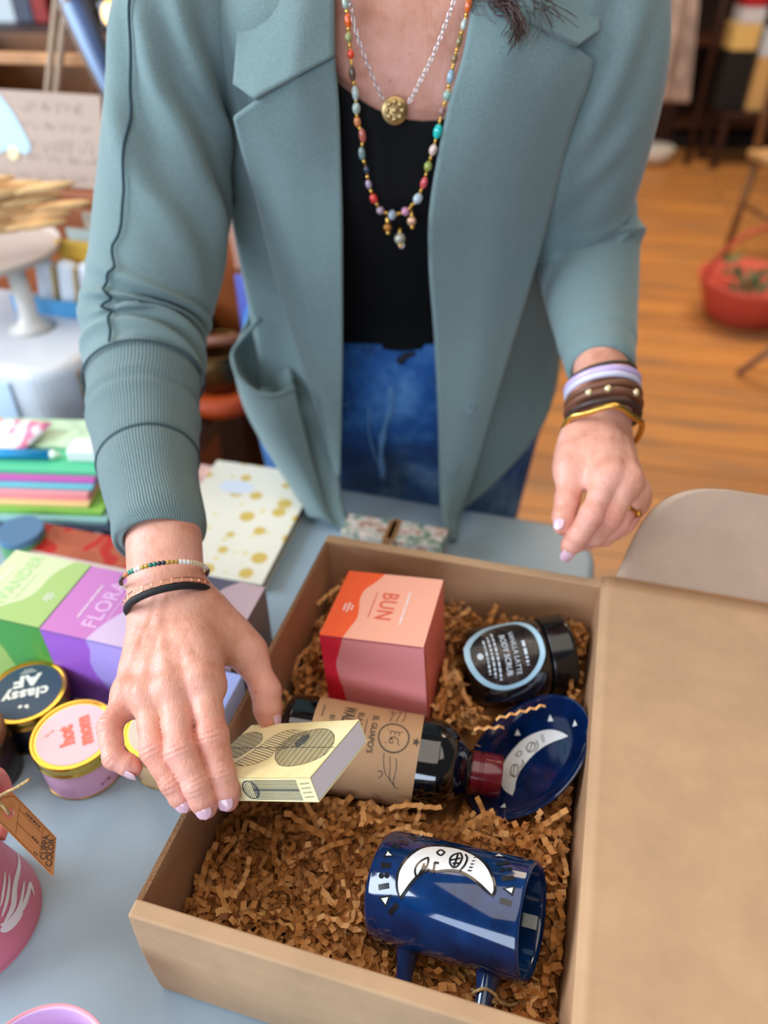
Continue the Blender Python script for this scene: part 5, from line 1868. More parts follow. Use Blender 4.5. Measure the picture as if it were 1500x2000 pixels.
sheet('front_panel', Lh, M_cloth, jacket, thick=.003, nr=70, nc=36, disp=lambda P: folds(P, .0022, 5))
sheet('front_panel', Rh, M_cloth, jacket, thick=.003, nr=70, nc=36, disp=lambda P: folds(P, .0022, 6))
LapL = rows([[(653, 113, .590), (575, 153, .588), (497, 197, .602), (457, 230, .616)],
             [(662, 220, .612), (600, 250, .614), (540, 280, .626), (476, 303, .646)],
             [(668, 400, .658), (622, 400, .661), (562, 402, .669), (506, 402, .692)],
             [(669, 540, .705), (632, 540, .708), (588, 540, .716), (539, 538, .738)],
             [(669, 680, .764), (643, 680, .766), (613, 682, .772), (582, 680, .790)],
             [(667, 800, .806), (651, 800, .806), (635, 802, .810), (620, 800, .820)],
             [(664, 930, .843), (662, 932, .844), (660, 933, .845), (658, 934, .846)]])
sheet('lapel', LapL, M_cloth, jacket, thick=.0042, nr=60, nc=24, straight='top', disp=lambda P: folds(P, .0014, 8))
LapR = rows([[(925, -15, .574), (1030, 42, .576), (1110, 82, .588), (1156, 117, .602)],
             [(905, 105, .588), (985, 130, .588), (1070, 150, .598), (1146, 165, .615)],
             [(870, 230, .614), (950, 245, .615), (1030, 255, .624), (1112, 258, .642)],
             [(840, 400, .658), (915, 400, .662), (1000, 402, .672), (1074, 405, .698)],
             [(838, 520, .702), (905, 520, .707), (980, 522, .717), (1043, 522, .742)],
             [(849, 667, .762), (905, 667, .766), (955, 668, .772), (1000, 667, .788)],
             [(856, 810, .806), (895, 810, .808), (930, 810, .813), (956, 812, .825)],
             [(859, 930, .842), (882, 932, .843), (904, 932, .846), (921, 932, .853)],
             [(862, 1000, .853), (876, 1005, .853), (888, 1005, .854), (899, 1000, .858)],
             [(880, 1056, .856), (883, 1058, .856), (886, 1058, .856), (889, 1056, .856)]])
lapr = sheet('lapel', LapR, M_cloth, jacket, thick=.0042, nr=80, nc=24, straight='top', disp=lambda P: folds(P, .0016, 9))
sheet('collar', rows([[(652, -90, .580), (590, -90, .574), (525, -90, .582), (478, -90, .596)],
                      [(652, 0, .578), (586, 22, .575), (516, 46, .588), (467, 60, .600)],
                      [(653, 111, .587), (575, 152, .585), (497, 194, .598), (458, 166, .606)]]), M_cloth, jacket, thick=.0042, nr=30, nc=20, straight='bottom')
sheet('collar', rows([[(935, -90, .578), (1040, -90, .574), (1140, -90, .592), (1172, -90, .600)],
                      [(930, -45, .575), (1040, -25, .573), (1135, 10, .590), (1170, -10, .597)],
                      [(926, -14, .572), (1028, 41, .573), (1128, 90, .587), (1168, 62, .594)]]), M_cloth, jacket, thick=.0042, nr=30, nc=20, straight='bottom')
# buttonholes on the long right facing
for px, py, t, ang in ((920, 790, .800, -.25), (886, 910, .836, -.2)):
    c = at(px, py, t); u = unit(at(px + 4, py - 22, t + .004) - c)
    mb = MB(); mb.tube([c + u * (.0105 * math.cos(f)) + np.cross(u, vd) * (.0032 * math.sin(f)) for f in np.linspace(0, 2 * PI, 25)[:-1]], .0011, 6, closed=True)
    mb.tube([c - u * .007, c + u * .007], .0008, 6)
    mb.build('buttonhole', mk('buttonhole_thread', (120, 140, 146), .9), jacket)
# patch pocket sagging open on her right side
pk = rows([[(456, 693, .836), (468, 738, .818), (498, 766, .806), (536, 772, .800), (575, 756, .806)],
           [(464, 745, .840), (482, 776, .820), (512, 796, .807), (546, 802, .802), (582, 796, .810)],
           [(481, 800, .849), (499, 826, .830), (526, 842, .816), (560, 847, .813), (594, 842, .822)],
           [(520, 873, .862), (536, 895, .846), (561, 906, .836), (588, 911, .834), (610, 906, .841)],
           [(573, 957, .871), (586, 965, .862), (603, 973, .856), (619, 979, .854), (634, 986, .858)],
           [(596, 990, .872), (609, 997, .866), (622, 1004, .861), (635, 1013, .860), (650, 1024, .862)]])
pocket = sheet('pocket', pk, M_cloth, jacket, thick=.0036, nr=40, nc=30)
mb = MB(); mb.tube(spline(np.array([at(*p) for p in ((507, 620, .822), (488, 645, .836), (466, 672, .840), (455, 693, .836), (459, 718, .826), (470, 742, .817), (500, 767, .804), (536, 773, .798), (576, 756, .804))]), 60), .0030, 10)
mb.build('pocket_rim', M_cloth, jacket)
sheet('pocket_lining', rows([[(484, 545, .835), (494, 575, .828), (506, 615, .822)], [(486, 610, .855), (500, 640, .855), (530, 640, .838)], [(457, 693, .840), (492, 716, .866), (565, 705, .845)], [(468, 742, .824), (506, 765, .868), (575, 764, .830)]]), M_cloth, jacket, thick=.003, nr=30, nc=20)


# sleeves
def sleeve(name, st, fold, mat, n=110, m=72, end=None, rib_from=None, sq=1.0):
    """st: (px, py, half width px, t) down the arm; fold(s, th) gives a bump in metres (th 0 faces the camera, + to the right of the picture)"""
    A = np.array(st, float)
    C = np.array([at(a[0], a[1], a[3]) for a in A]); Rr = A[:, 2] * A[:, 3] / FPX
    C = spline(C, n); Rr = spline(Rr[:, None], n)[:, 0]; py = spline(A[:, 1][:, None], n)[:, 0]
    T = np.gradient(C, axis=0); T /= np.linalg.norm(T, axis=1, keepdims=True)
    ringp, frames = [], []
    for i in range(n):
        v = C[i] - np.array([0, 0, ZC]); v /= np.linalg.norm(v)
        e2 = -v + T[i] * (v @ T[i]); e2 /= np.linalg.norm(e2)
        e1 = np.cross(T[i], e2)
        if e1[0] < 0: e1 = -e1
        row = []
        for k in range(m):
            th = -PI + 2 * PI * k / m
            r = Rr[i] + fold(py[i], th)
            row.append(C[i] + e1 * (r * math.sin(th)) + e2 * (r * sq * math.cos(th)))
        ringp.append(row); frames.append((C[i], e1, e2, Rr[i], py[i], T[i]))
    return np.array(ringp), frames


def gs(x, s): return np.exp(-(x / s) ** 2)


def foldR(py, th):
    f = 0.0
    # long soft folds from the shoulder down to the inner elbow
    for (th0, p0, th1, p1, amp, wd) in ((-.7, 40, .95, 420, .0050, .22), (-.2, 10, 1.15, 250, .0045, .20), (-.9, 230, .55, 520, .0036, .26), (-1.2, 60, -.6, 330, .003, .3)):
        if p0 - 60 < py < p1 + 60:
            tc_ = th0 + (th1 - th0) * (py - p0) / (p1 - p0)
            w_ = np.clip((py - p0 + 60) / 90, 0, 1) * np.clip((p1 + 60 - py) / 90, 0, 1)
            f += 1.5 * amp * w_ * (gs(th - tc_, wd) - .75 * gs(th - tc_ - .36, wd))
    # gathered creases at the elbow, spreading from the outer seam
    for (p0, sl, amp, wd, tc_, tw2) in ((596, 26, -.0062, 10, .3, 1.1), (572, 22, .0050, 12, .2, 1.2), (636, 16, -.0050, 8, .2, 1.2), (622, 20, .0040, 9, .1, 1.3), (668, 22, .0040, 10, .3, 1.2), (684, 26, -.0040, 8, .6, 1.0), (655, 12, -.0026, 7, .5, .9), (545, 30, -.0022, 14, .4, 1.0), (708, 20, .0036, 9, .4, 1.5), (728, 18, -.0024, 8, .5, 1.3)):
        pc_ = p0 + sl * (th + .55)
        f += 1.45 * amp * gs(py - pc_, wd) * gs(th - tc_, tw2)
    f += .0045 * gs(py - 628, 22) * gs(th + 1.35, .5) + .003 * gs(py - 700, 16) * gs(th + 1.3, .6)
    return f


P, fr = sleeve('sleeve', stR, foldR, M_cloth)
o = link('sleeve', gridmesh('sleeve', P, True), M_cloth, jacket)
o.modifiers.new('t', 'SOLIDIFY').thickness = .0025; o.modifiers['t'].offset = 1


def foldC(py, th):
    f = .0012 * gs(py - 792, 9) - .0022 * gs(py - 802 - 8 * math.cos(th), 6) + .002 * gs(py - 818, 14)
    f += -.0016 * gs(py - 905, 3.5) * 1.0 + .0006 * math.sin(py * .05 + th)
    f += .0030 * gs(py - 838, 14) * gs(th - 1.4, .5) + .0016 * gs(py - 1040, 30)
    f -= .0040 * gs(py - 1062, 9)
    return f


P2, fr2 = sleeve('cuff', stC, foldC, M_rib, n=90, m=96)
o = link('cuff', gridmesh('cuff', P2, True), M_rib, jacket)
o.modifiers.new('t', 'SOLIDIFY').thickness = .003; o.modifiers['t'].offset = 1


def on_sleeve(frames, fold, pts, lift=.0012):
    out = []
    pys = np.array([f[4] for f in frames])
    for px, py in pts:
        i = int(np.argmin(abs(pys - py)))
        C, e1, e2, r, p_, T = frames[i]
        # angle whose ring point lands on px
        best = None
        for th in np.linspace(-1.55, 1.55, 220):
            q = C + e1 * (r * math.sin(th)) + e2 * (r * math.cos(th))
            v = q - np.array([0, 0, ZC]); dpt = v[1] * CT - v[2] * ST
            sx = 750 + FPX * v[0] / dpt
            if best is None or abs(sx - px) < best[0]: best = (abs(sx - px), th)
        th = best[1]; rr = r + fold(p_, th) + .0025 + lift * .3
        out.append(C + e1 * (rr * math.sin(th)) + e2 * (rr * math.cos(th)))
    return np.array(out)


mb = MB()
pts = [(272, 0), (262, 60), (257, 130), (255, 200), (257, 260), (250, 340), (243, 420), (238, 480), (224, 515), (222, 540), (229, 565), (214, 580), (206, 594), (208, 612), (218, 632), (207, 648), (205, 662), (216, 682), (220, 696), (218, 716), (217, 736), (217, 752)]
pp = dense(pts, n=7)
sp_ = on_sleeve(fr, foldR, pp)
for _ in range(4): sp_[1:-1] = (sp_[:-2] + 2 * sp_[1:-1] + sp_[2:]) / 4
mb.tube(sp_, .0012, 8)
mb.build('seam_piping', M_seam, jacket)
mb = MB()
C, e1, e2, r, p_, T = fr2[2]
mb.tube([C + T * .000 + (e1 * math.sin(th) + e2 * math.cos(th)) * (r + .0030 + foldC(p_, th)) for th in np.linspace(-PI, PI, 72, endpoint=False)], .0012, 8, closed=True)
i = int(np.argmin([abs(f[4] - 905) for f in fr2])); C, e1, e2, r, p_, T = fr2[i]
mb.tube([C + (e1 * math.sin(th) + e2 * math.cos(th)) * (r + .0018 + foldC(p_, th)) for th in np.linspace(-PI, PI, 72, endpoint=False)], .0008, 8, closed=True)
mb.build('cuff_seam', mk('cuff_seam_thread', (60, 84, 90), .9), jacket)


def foldL(py, th):
    f = 0.0
    for (th0, p0, th1, p1, amp, wd) in ((-.15, 20, -1.0, 230, .0055, .20), (.5, 60, -.5, 330, .0035, .25), (.3, 250, -.9, 430, .0030, .25)):
        if p0 - 60 < py < p1 + 60:
            tc_ = th0 + (th1 - th0) * (py - p0) / (p1 - p0)
            w_ = np.clip((py - p0 + 60) / 90, 0, 1) * np.clip((p1 + 60 - py) / 90, 0, 1)
            f += 1.4 * amp * w_ * (gs(th - tc_, wd) - .7 * gs(th - tc_ - .34, wd))
    for (p0, sl, amp, wd, tc_, tw2) in ((472, -14, -.0050, 10, .2, 1.3), (452, -18, .0035, 12, .2, 1.3), (492, -10, .0040, 12, .3, 1.4), (430, -14, -.0026, 8, .8, .7), (520, -12, -.0024, 14, -.2, 1.0), (405, -14, .002, 10, .9, .6)):
        f += 1.4 * amp * gs(py - (p0 + sl * th), wd) * gs(th - tc_, tw2)
    f += .004 * gs(py - 478, 15) * gs(th - 1.35, .5) + .0012 * gs(py - 668, 18) - .0012 * gs(py - 684, 5)
    f -= .0030 * gs(py - 728, 8)
    return f


P, fr3 = sleeve('sleeve', stL, foldL, M_cloth, n=120)
o = link('sleeve', gridmesh('sleeve', P, True), M_cloth, jacket)
o.modifiers.new('t', 'SOLIDIFY').thickness = .0025; o.modifiers['t'].offset = 1
# armhole seams
mb = MB()
mb.tube(spline(np.array([at(*p) for p in ((376, -40, .612), (380, 0, .612), (402, 110, .636), (424, 210, .662), (440, 300, .690), (456, 400, .722))]), 50), .0012, 8)
mb.build('armhole_seam', M_seam, jacket)
mb = MB()
mb.tube(spline(np.array([at(*p) for p in ((1195, -40, .618), (1195, 0, .618), (1190, 90, .636), (1178, 180, .660), (1162, 260, .690))]), 50), .0012, 8)
mb.build('armhole_seam', M_seam, jacket)

# ------------------------------------------------------------------ jewellery
def tch(py): return float(np.interp(py, [-60, 0, 120, 235, 300, 420, 490], [.566, .573, .593, .615, .630, .664, .684]))


M_goldj = mk('gold_jewellery', (226, 178, 88), .28, 1.0)
M_silver = mk('silver_chain', (214, 206, 202), .25, 1.0)
beads = [(672, -22, (150, 170, 150), 6, 10), (675, 6, (148, 166, 150), 7, 12), (680, 40, (222, 92, 30), 7, 13), (681, 73, (150, 150, 96), 8, 9), (685, 106, (214, 62, 30), 7, 9), (688, 143, (92, 70, 54), 7, 16), (694, 182, (170, 186, 178), 7, 14), (696, 212, (162, 178, 168), 8, 11), (698, 238, (196, 124, 70), 7, 10), (708, 265, (176, 92, 76), 7, 14), (707, 300, (112, 134, 132), 7, 13), (716, 332, (46, 56, 78), 6, 8), (720, 360, (170, 150, 170), 6, 9), (730, 388, (196, 50, 44), 8, 10), (743, 411, (150, 126, 138), 8, 8), (766, 420, (146, 158, 176), 10, 8), (792, 413, (186, 128, 156), 9, 8), (816, 388, (170, 182, 188), 9, 11), (828, 357, (206, 80, 84), 7, 12), (836, 325, (146, 156, 74), 8, 10), (846, 293, (214, 190, 178), 8, 11), (855, 257, (20, 186, 180), 9, 14), (863, 218, (140, 104, 96), 7, 10), (873, 187, (142, 172, 158), 8, 10), (880, 150, (140, 170, 182), 7, 14), (888, 114, (132, 104, 66), 6, 10), (897, 80, (128, 112, 60), 6, 12), (906, 48, (176, 190, 180), 6, 11), (915, 10, (222, 104, 40), 7, 13), (922, -20, (160, 150, 120), 7, 11)]
cord = MB(); bp = [at(b[0], b[1], tch(b[1])) for b in beads]
cord.tube(spline(np.array(bp), 160), .0009, 6)
for i in range(len(bp) - 1):                      # little gold spacers
    m = (bp[i] + bp[i + 1]) / 2; d = unit(bp[i + 1] - bp[i])
    cord.tube([m - d * .0016, m + d * .0016], .0014, 8)
cord.tube(spline(np.array([bp[0], (-.040, .735, 1.265), (-.045, .80, 1.30), (.02, .865, 1.305), (.085, .80, 1.30), (.085, .735, 1.265), bp[-1]]), 60), .0012, 6)
neck = cord.build('bead_necklace', M_goldj, person)
neck['label'] = 'long necklace of mixed gemstone beads'
bm_cache = {}
for i, (px, py, col, rx, ry) in enumerate(beads):
    t = tch(py); d = unit(bp[min(i + 1, len(bp) - 1)] - bp[max(i - 1, 0)])
    mt = bm_cache.setdefault(col, mk('stone_bead', col, .18, coat=.5, var=.15, vs=500))
    MB().ball(bp[i], 1.0, 14, 0, None, (rx * t / FPX, rx * t / FPX, ry * t / FPX), d).build('bead', mt, neck)
for px, py, col, r in ((757, 444, (150, 100, 40), 8), (781, 466, (150, 146, 130), 11), (804, 432, (214, 150, 120), 9)):
    t = tch(py); c = at(px, py, t - .002)
    mb = MB(); mb.ball(c, r * t / FPX, 14)
    pd_ = mb.build('pendant', mk('pendant_stone', col, .3, .3, var=.35, vs=420, bump=.6, bs=500, bd=.001), neck)
    mb = MB(); mb.tube([at(px, py - 26, t - .001), at(px, py - 8, t - .002)], [.0014, .0022], 8)
    mb.ball(at(px + 1, py + r + 3, t - .002), .0018, 10)
    mb.build('pendant_cap', M_goldj, pd_)
MB().ball(at(784, 479, tch(478) - .002), .0030, 12).build('pearl', mk('white_pearl', (232, 228, 222), .2, coat=.6), neck)
ch = MB()
PL = [at(x, y, tch(y) - .0005) for x, y in ((747, 196), (712, 110), (690, 40), (678, -50))]
PR = [at(x, y, tch(y) - .0005) for x, y in ((905, -50), (884, 10), (845, 110), (796, 206))]
P = spline(np.array(PL + [(-.035, .745, 1.275), (-.04, .80, 1.30), (.02, .862, 1.31), (.08, .80, 1.30), (.078, .745, 1.275)] + PR), 500)
s = np.concatenate([[0], np.cumsum(np.linalg.norm(np.diff(P, axis=0), axis=1))])
k = 0; x = .0
while x + .0052 < s[-1]:
    a = np.array([np.interp(x, s, P[:, j]) for j in range(3)]); b = np.array([np.interp(x + .0052, s, P[:, j]) for j in range(3)])
    d = unit(b - a); w = unit(np.cross(d, -vd)); w = w if k % 2 == 0 else unit(w * .35 - vd * .94)
    c = (a + b) / 2; L = .0027
    ch.tube([c + d * (L * math.cos(f)) + w * (.0012 * math.sin(f)) for f in np.linspace(0, 2 * PI, 13)[:-1]], .00042, 5, closed=True)
    x += .0040; k += 1
chain = ch.build('chain_necklace', M_silver, person)
chain['label'] = 'fine silver link chain with a gold pendant'
pdn = MB(); c = at(771, 216, tch(216) + .003)
fm = frame(c, (1, 0, 0), z=-ray(771, 216) * .6 + np.array([0, -.3, 0.1]))
pdn.lathe([(0, -.001), (.0102, -.001), (.0108, .0002), (.0102, .0012), (0, .0016)], 36, 0, fm)
for k in range(8):
    f = 2 * PI * k / 8; pdn.ball((.0062 * math.cos(f), .0062 * math.sin(f), .0014), .0024, 10, 0, fm, (1, 1, .7))
pdn.ball((0, 0, .0018), .0030, 10, 0, fm, (1, 1, .7))
pdn.build('pendant', mk('antique_gold', (186, 160, 112), .42, 1.0), chain)


def band(Lp, Rp, Mp, t, k=1.0, n=64):
    """closed loop round a wrist whose visible arc runs through three pixels"""
    a, b = at(*Lp, t), at(*Rp, t)
    c = (a + b) / 2; e1 = (b - a) / 2; r = np.linalg.norm(e1)
    e2 = at(*Mp, t - r * .82) - c; e2 -= e1 * (e2 @ e1) / (r * r)
    e2 = e2 / np.linalg.norm(e2) * r * 1.06
    return np.array([c + k * (e1 * math.cos(f) + e2 * math.sin(f)) for f in np.linspace(PI, 3 * PI, n, endpoint=False) * -1]), c


# right wrist: beads, black band, rose-gold chain
ringp, c0 = band((245, 1146), (400, 1108), (322, 1103), .546, 1.02, 66)
cols = [(226, 224, 218)] * 3 + [(60, 30, 34)] * 6 + [(200, 120, 60)] * 2 + [(40, 140, 120)] * 2 + [(232, 230, 226)] * 2 + [(190, 160, 60)] * 2 + [(26, 120, 100)] * 2 + [(36, 46, 60)] * 2 + [(190, 150, 70)] * 3 + [(236, 232, 230)] * 3 + [(206, 186, 150)] * 5
br = MB(); ms = []
for i in range(66):
    col = cols[i % len(cols)]
    if col not in ms: ms.append(col)
    br.ball(ringp[i], .0018, 8, ms.index(col))
br.build('bead_bracelet', [mk('seed_bead_%s' % 'abcdefghijkl'[i], c, .25, coat=.4) for i, c in enumerate(ms)], person)
ringp, c0 = band((258, 1200), (404, 1152), (330, 1152), .5405, 1.03, 72)
mb = MB(); mb.tube(ringp, .0026, 12, closed=True); mb.build('hair_tie', mk('black_elastic', (18, 19, 22), .7, bump=.4, bs=1400, bd=.0004), person)
ringp, c0 = band((254, 1192), (404, 1142), (328, 1140), .5415, 1.05, 110)
mb = MB()
for i in range(0, 110, 4):
    a, b = ringp[i], ringp[(i + 4) % 110]
    d = unit(b - a); o_ = unit(ringp[i] - c0); w = np.cross(d, o_); cc = (a + b) / 2; L = np.linalg.norm(b - a) * .56
    mb.tube([cc + d * (L * np.clip(1.25 * math.cos(f), -1, 1)) + w * (.0017 * np.clip(1.4 * math.sin(f), -1, 1)) for f in np.linspace(0, 2 * PI, 17)[:-1]], .00042, 5, closed=True)
mb.build('link_bracelet', mk('rose_gold', (222, 160, 130), .25, 1.0), person)
# left wrist: lavender bangles, leather wraps with gold beads, gold cuff, dark beads
def lband(L, R, M, t, rad, name, mat, k=1.04, wav=None, sc=None):
    P, c = band(L, R, M, t - .0045, k, 80)
    if wav is not None: P = P + wav(P, c)
    mb = MB(); mb.tube(P, rad, 10, closed=True)
    return mb.build(name, mat, person), P, c


M_lav, M_lav2 = mk('lavender_bangle', (196, 172, 216), .35, coat=.3), mk('pale_lilac_bangle', (208, 204, 222), .3, coat=.3)
M_lea = mk('brown_leather_wrap', (110, 66, 42), .5, bump=.3, bs=300, bd=.0006)
M_lea2 = mk('dark_leather_wrap', (58, 36, 30), .5)
lband((1116, 744), (1236, 730), (1176, 716), .690, .0016, 'dark_bead_bracelet', mk('dark_seed_beads', (70, 60, 44), .3, bump=1.0, bs=700, bd=.002))
lband((1112, 758), (1240, 752), (1180, 728), .684, .0036, 'bangle', M_lav)
lband((1112, 768), (1241, 766), (1180, 738), .680, .0030, 'bangle', M_lav2)
lband((1112, 786), (1243, 780), (1180, 756), .674, .0034, 'leather_wrap', M_lea, 1.03)
lb1, P, c = lband((1112, 800), (1244, 800), (1180, 770), .669, .0036, 'leather_wrap', M_lea, 1.03)
for i in (12, 18, 28):
    MB().ball(P[i % 80] + unit(P[i % 80] - c) * .003, .0034, 12).build('gold_bead', mk('champagne_bead', (226, 204, 160), .25, .6), lb1)
lband((1113, 814), (1243, 818), (1180, 788), .664, .0030, 'leather_wrap', M_lea2, 1.02)
cf, P, c = lband((1110, 836), (1240, 850), (1180, 806), .655, .0026, 'gold_cuff', M_goldj, 1.12, lambda P, c: np.stack([0 * P[:, 0], 0 * P[:, 0], .0022 * np.sin(np.linspace(0, 2 * PI * 5, len(P)))], 1))
MB().ball(at(1110, 842, .652), .0036, 10).build('cuff_end', M_goldj, cf)
rg_c = at(1214, 1016, .612)
mb = MB(); ax = unit(Lfing[2][0] - Lm[2]); e1 = unit(np.cross(ax, [0, 0, 1])); e2 = np.cross(ax, e1); cc = Lm[2] * .40 + Lfing[2][0] * .60
mb.tube([cc + (e1 * math.cos(f) + e2 * math.sin(f)) * .0102 for f in np.linspace(0, 2 * PI, 33)[:-1]], .0016, 8, closed=True)
mb.ball(cc + unit(np.array([.75, -.5, .1])) * .0115, .0030, 10)
mb.build('ring', mk('gold_ring', (190, 130, 60), .2, 1.0), person)

# ------------------------------------------------------------------ hair
M_hair = mk('dark_brown_hair', (58, 34, 26), .38, spec=.5, var=.2, vs=300)
hair = MB()
rr = random.Random(4)


def lock(P, n, spread, r, taper=1.0):
    P = spline(np.array(P), 30)
    for _ in range(n):
        o0 = np.array([rr.gauss(0, 1) for _ in range(3)]) * spread
        o1 = np.array([rr.gauss(0, 1) for _ in range(3)]) * spread * taper
        w = rr.uniform(0, 6)
        s = np.linspace(0, 1, 30)[:, None]
        Q = P + o0 * (1 - s) + o1 * s + np.array([.002, .001, 0]) * np.sin(s * 7 + w)
        hair.tube(Q, np.linspace(r, r * .35, 30), 5)


# the lock that hangs into the frame over her left lapel
hd = np.array([.021, .735, 1.465])
lock([(.085, .70, 1.47), (.098, .668, 1.38), at(975, -30, .565), at(1000, 20, .562), at(1014, 55, .562), at(1004, 82, .562)], 46, .0040, .0007, .8)
lock([(.09, .70, 1.46), (.105, .67, 1.38), at(1045, -40, .568), at(1060, 5, .566), at(1078, 22, .566), at(1092, 36, .566)], 16, .0050, .0005, 1.4)
lock([(.09, .70, 1.46), (.100, .67, 1.38), at(1010, -40, .566), at(1040, 10, .564), at(1050, 40, .562), at(1030, 70, .562)], 12, .006, .0003, 1.6)
lock([(.08, .69, 1.47), (.09, .66, 1.39), at(930, -40, .56), at(945, 10, .56), at(952, 26, .56)], 10, .005, .0004, 1.0)
for k in range(240):                      # the hair of the head, falling to the shoulders
    f = rr.uniform(-.15 * PI, 1.15 * PI)
    x, y = math.cos(f), math.sin(f)
    top = hd + np.array([.02 * x, .02 * y, .108])
    mid = hd + np.array([.084 * x, .02 + .098 * y, .02])
    low = hd + np.array([.098 * x, .035 + .098 * y, -.10])
    end = hd + np.array([.105 * x + .01 * rr.gauss(0, 1), .05 + .09 * y, -.19 + .02 * rr.gauss(0, 1)])
    hair.tube(spline(np.array([top, hd + np.array([.06 * x, .01 + .075 * y, .085]), mid, low, end]), 14), np.linspace(.008, .003, 14), 6)
hair.ball(hd + np.array([0, .016, .022]), 1.0, 24, 0, None, (.083, .096, .096))
hair.build('hair', M_hair, person)
M_lip = mk('lip_colour', (176, 92, 88), .4)
# ------------------------------------------------------------------ behind the table, left: low dark bench with a rust hutch
M_darkwood = mk('dark_stained_wood', (52, 26, 20), .5, var=.2, vs=20)
M_rust = mk('rust_stained_wood', (150, 78, 34), .45, var=.14, vs=7)
M_oak = mk('light_oak', (190, 138, 92), .55, var=.12, vs=14)
BZ = .70
VF = float(FARY @ VX)                    # the far edge of the table


def onv(px, py, dv):                     # point on the upright plane dv metres behind the table's far edge
    r = ray(px, py)
    return r * ((VF + dv) / (r @ VX)) + np.array([0, 0, ZC])


def uvm(px, py, dv, z):                  # matrix turned with the table, standing at height z
    p = onv(px, py, dv)
    return yawm((p[0], p[1], z))


p0b = onv(300, 800, .175)
be = float((onv(474, 760, .27) - p0b) @ UX)          # the bench stops short of her legs
bench = thing('side_bench', 'low dark wooden bench behind the table carrying the scale and brass bowl', 'bench', yawm((p0b[0], p0b[1], 0)))
rbox('bench_top', (1.04, .33, .03), M_darkwood, bench, c=(be - .52, 0, BZ - .015), bevel=.003)
for sx in (be - 1.0, be - .04):
    for sy in (-1, 1):
        rbox('leg', (.05, .05, BZ - .03), M_darkwood, bench, c=(sx, sy * .13, (BZ - .03) / 2), bevel=.003)
HZ = float(onv(100, 366, .375)[2])
p0h = onv(300, 600, .55)
hutch = thing('wooden_hutch', 'rust-stained wooden cabinet standing behind the bench and the sleeve', 'cabinet', yawm((p0h[0], p0h[1], 0)))
hx0 = -.22
rbox('front_panel', (1.22, .02, HZ - .024), M_rust, hutch, c=(hx0, -.18, (HZ - .024) / 2), bevel=.002)
rbox('side_panel', (.02, .34, HZ - .024), M_rust, hutch, c=(hx0 + .60, 0, (HZ - .024) / 2), bevel=.002)
rbox('side_panel', (.02, .34, HZ - .024), M_rust, hutch, c=(hx0 - .60, 0, (HZ - .024) / 2), bevel=.002)
rbox('cabinet_top', (1.24, .38, .022), M_rust, hutch, c=(hx0, 0, HZ - .011), bevel=.003)

# brass singing bowl on an orange ring cushion, colours darkened as painted shade
cu = thing('ring_cushion', 'orange ring cushion under the brass bowl on the dark bench', 'cushion', uvm(446, 862, .21, BZ))
MB().lathe([(.030 + .022 * math.cos(f) + .012, .018 + .018 * math.sin(f)) for f in np.linspace(0, 2 * PI, 25)], 40).build('cushion_ring', mk('orange_silk', (190, 70, 12), .5, bump=.3, bs=80), cu, local=True)
bw = thing('singing_bowl', 'round brass bowl on an orange ring cushion behind the table', 'bowl', wm(cu) @ Matrix.Translation((0, 0, .030)))
prof = [(0, 0), (.022, .001), (.040, .010), (.050, .028), (.052, .048), (.049, .064), (.0485, .068), (.0455, .068), (.0465, .060), (.0485, .046), (.046, .026), (.036, .011), (.02, .005), (0, .004)]
MB().lathe(spline(np.array(prof), 60), 56).build('bowl_wall', mk('shaded_brass', (104, 78, 46), .4, 1.0, var=.25, vs=40), bw, local=True)
MB().tube([(-.03, -.01, .073), (.062, .012, .080)], [.008, .0095], 14).build('mallet_stick', mk('wood_mallet', (112, 60, 34), .5), bw, local=True)
bw2 = thing('copper_vessel', 'shadowy bronze pot standing behind the brass bowl', 'pot', uvm(388, 800, .295, BZ))
MB().lathe(spline(np.array([(0, 0), (.04, 0), (.056, .02), (.060, .05), (.052, .085), (.044, .10), (.042, .10), (.048, .07), (.05, .03), (0, .01)]), 50), 48).build('pot_wall', mk('shaded_bronze', (74, 54, 28), .45, 1.0, var=.3, vs=20), bw2, local=True)  # bronze colour darkened to paint the shadow behind the bowl

# vintage white kitchen scale with a tray
M_enamel = mk('chipped_white_enamel', (204, 208, 214), .3, var=.03, vs=8)
BH = .128
pc_ = onv(152, 880, .018)
ctr = pc_ - UX * .18 + VX * .12
scl = thing('kitchen_scale', 'chipped white enamel kitchen scale with a post and tray on the bench', 'scale', yawm((ctr[0], ctr[1], BZ)))
SM = wm(scl); SMI = SM.inverted()


def sl(px, py, ly):                      # point on the scale's own upright plane y = ly, in its own space
    o = SMI @ Vector((0, 0, ZC)); d = SMI.to_3x3() @ Vector(ray(px, py))
    return o + d * ((ly - o.y) / d.y)


sb = MB(); slab(sb, [(x, y) for x, y in rrect(.36, .24, .05)], .012, BH)
sb.build('scale_body', M_enamel, scl, smooth=False, local=True, bevel=.016, seg=4)
rbox('front_plate', (.27, .004, .095), mk('blue_white_enamel', (190, 210, 226), .35), scl, c=(-.03, -.122, .062), bevel=.002)
rbox('side_plate', (.004, .16, .10), mk('worn_tan_metal', (150, 126, 96), .5, .3), scl, c=(.182, 0, .064), bevel=.002)
rbox('shadow_gap', (.33, .21, .012), mk('shadow_gap_black', (20, 18, 18), .7), scl, c=(0, 0, .006), bevel=.002)  # black slab painting the shadow gap under the scale body
lx = sl(52, 600, .0).x
TZ_ = .214
MB().tube([(lx, .0, BH), (lx, .0, BH + .006), (lx, .0, BH + .02), (lx, .0, TZ_)], [.034, .020, .013, .012], 18).build('post', mk('cream_post', (206, 200, 192), .4), scl, local=True)
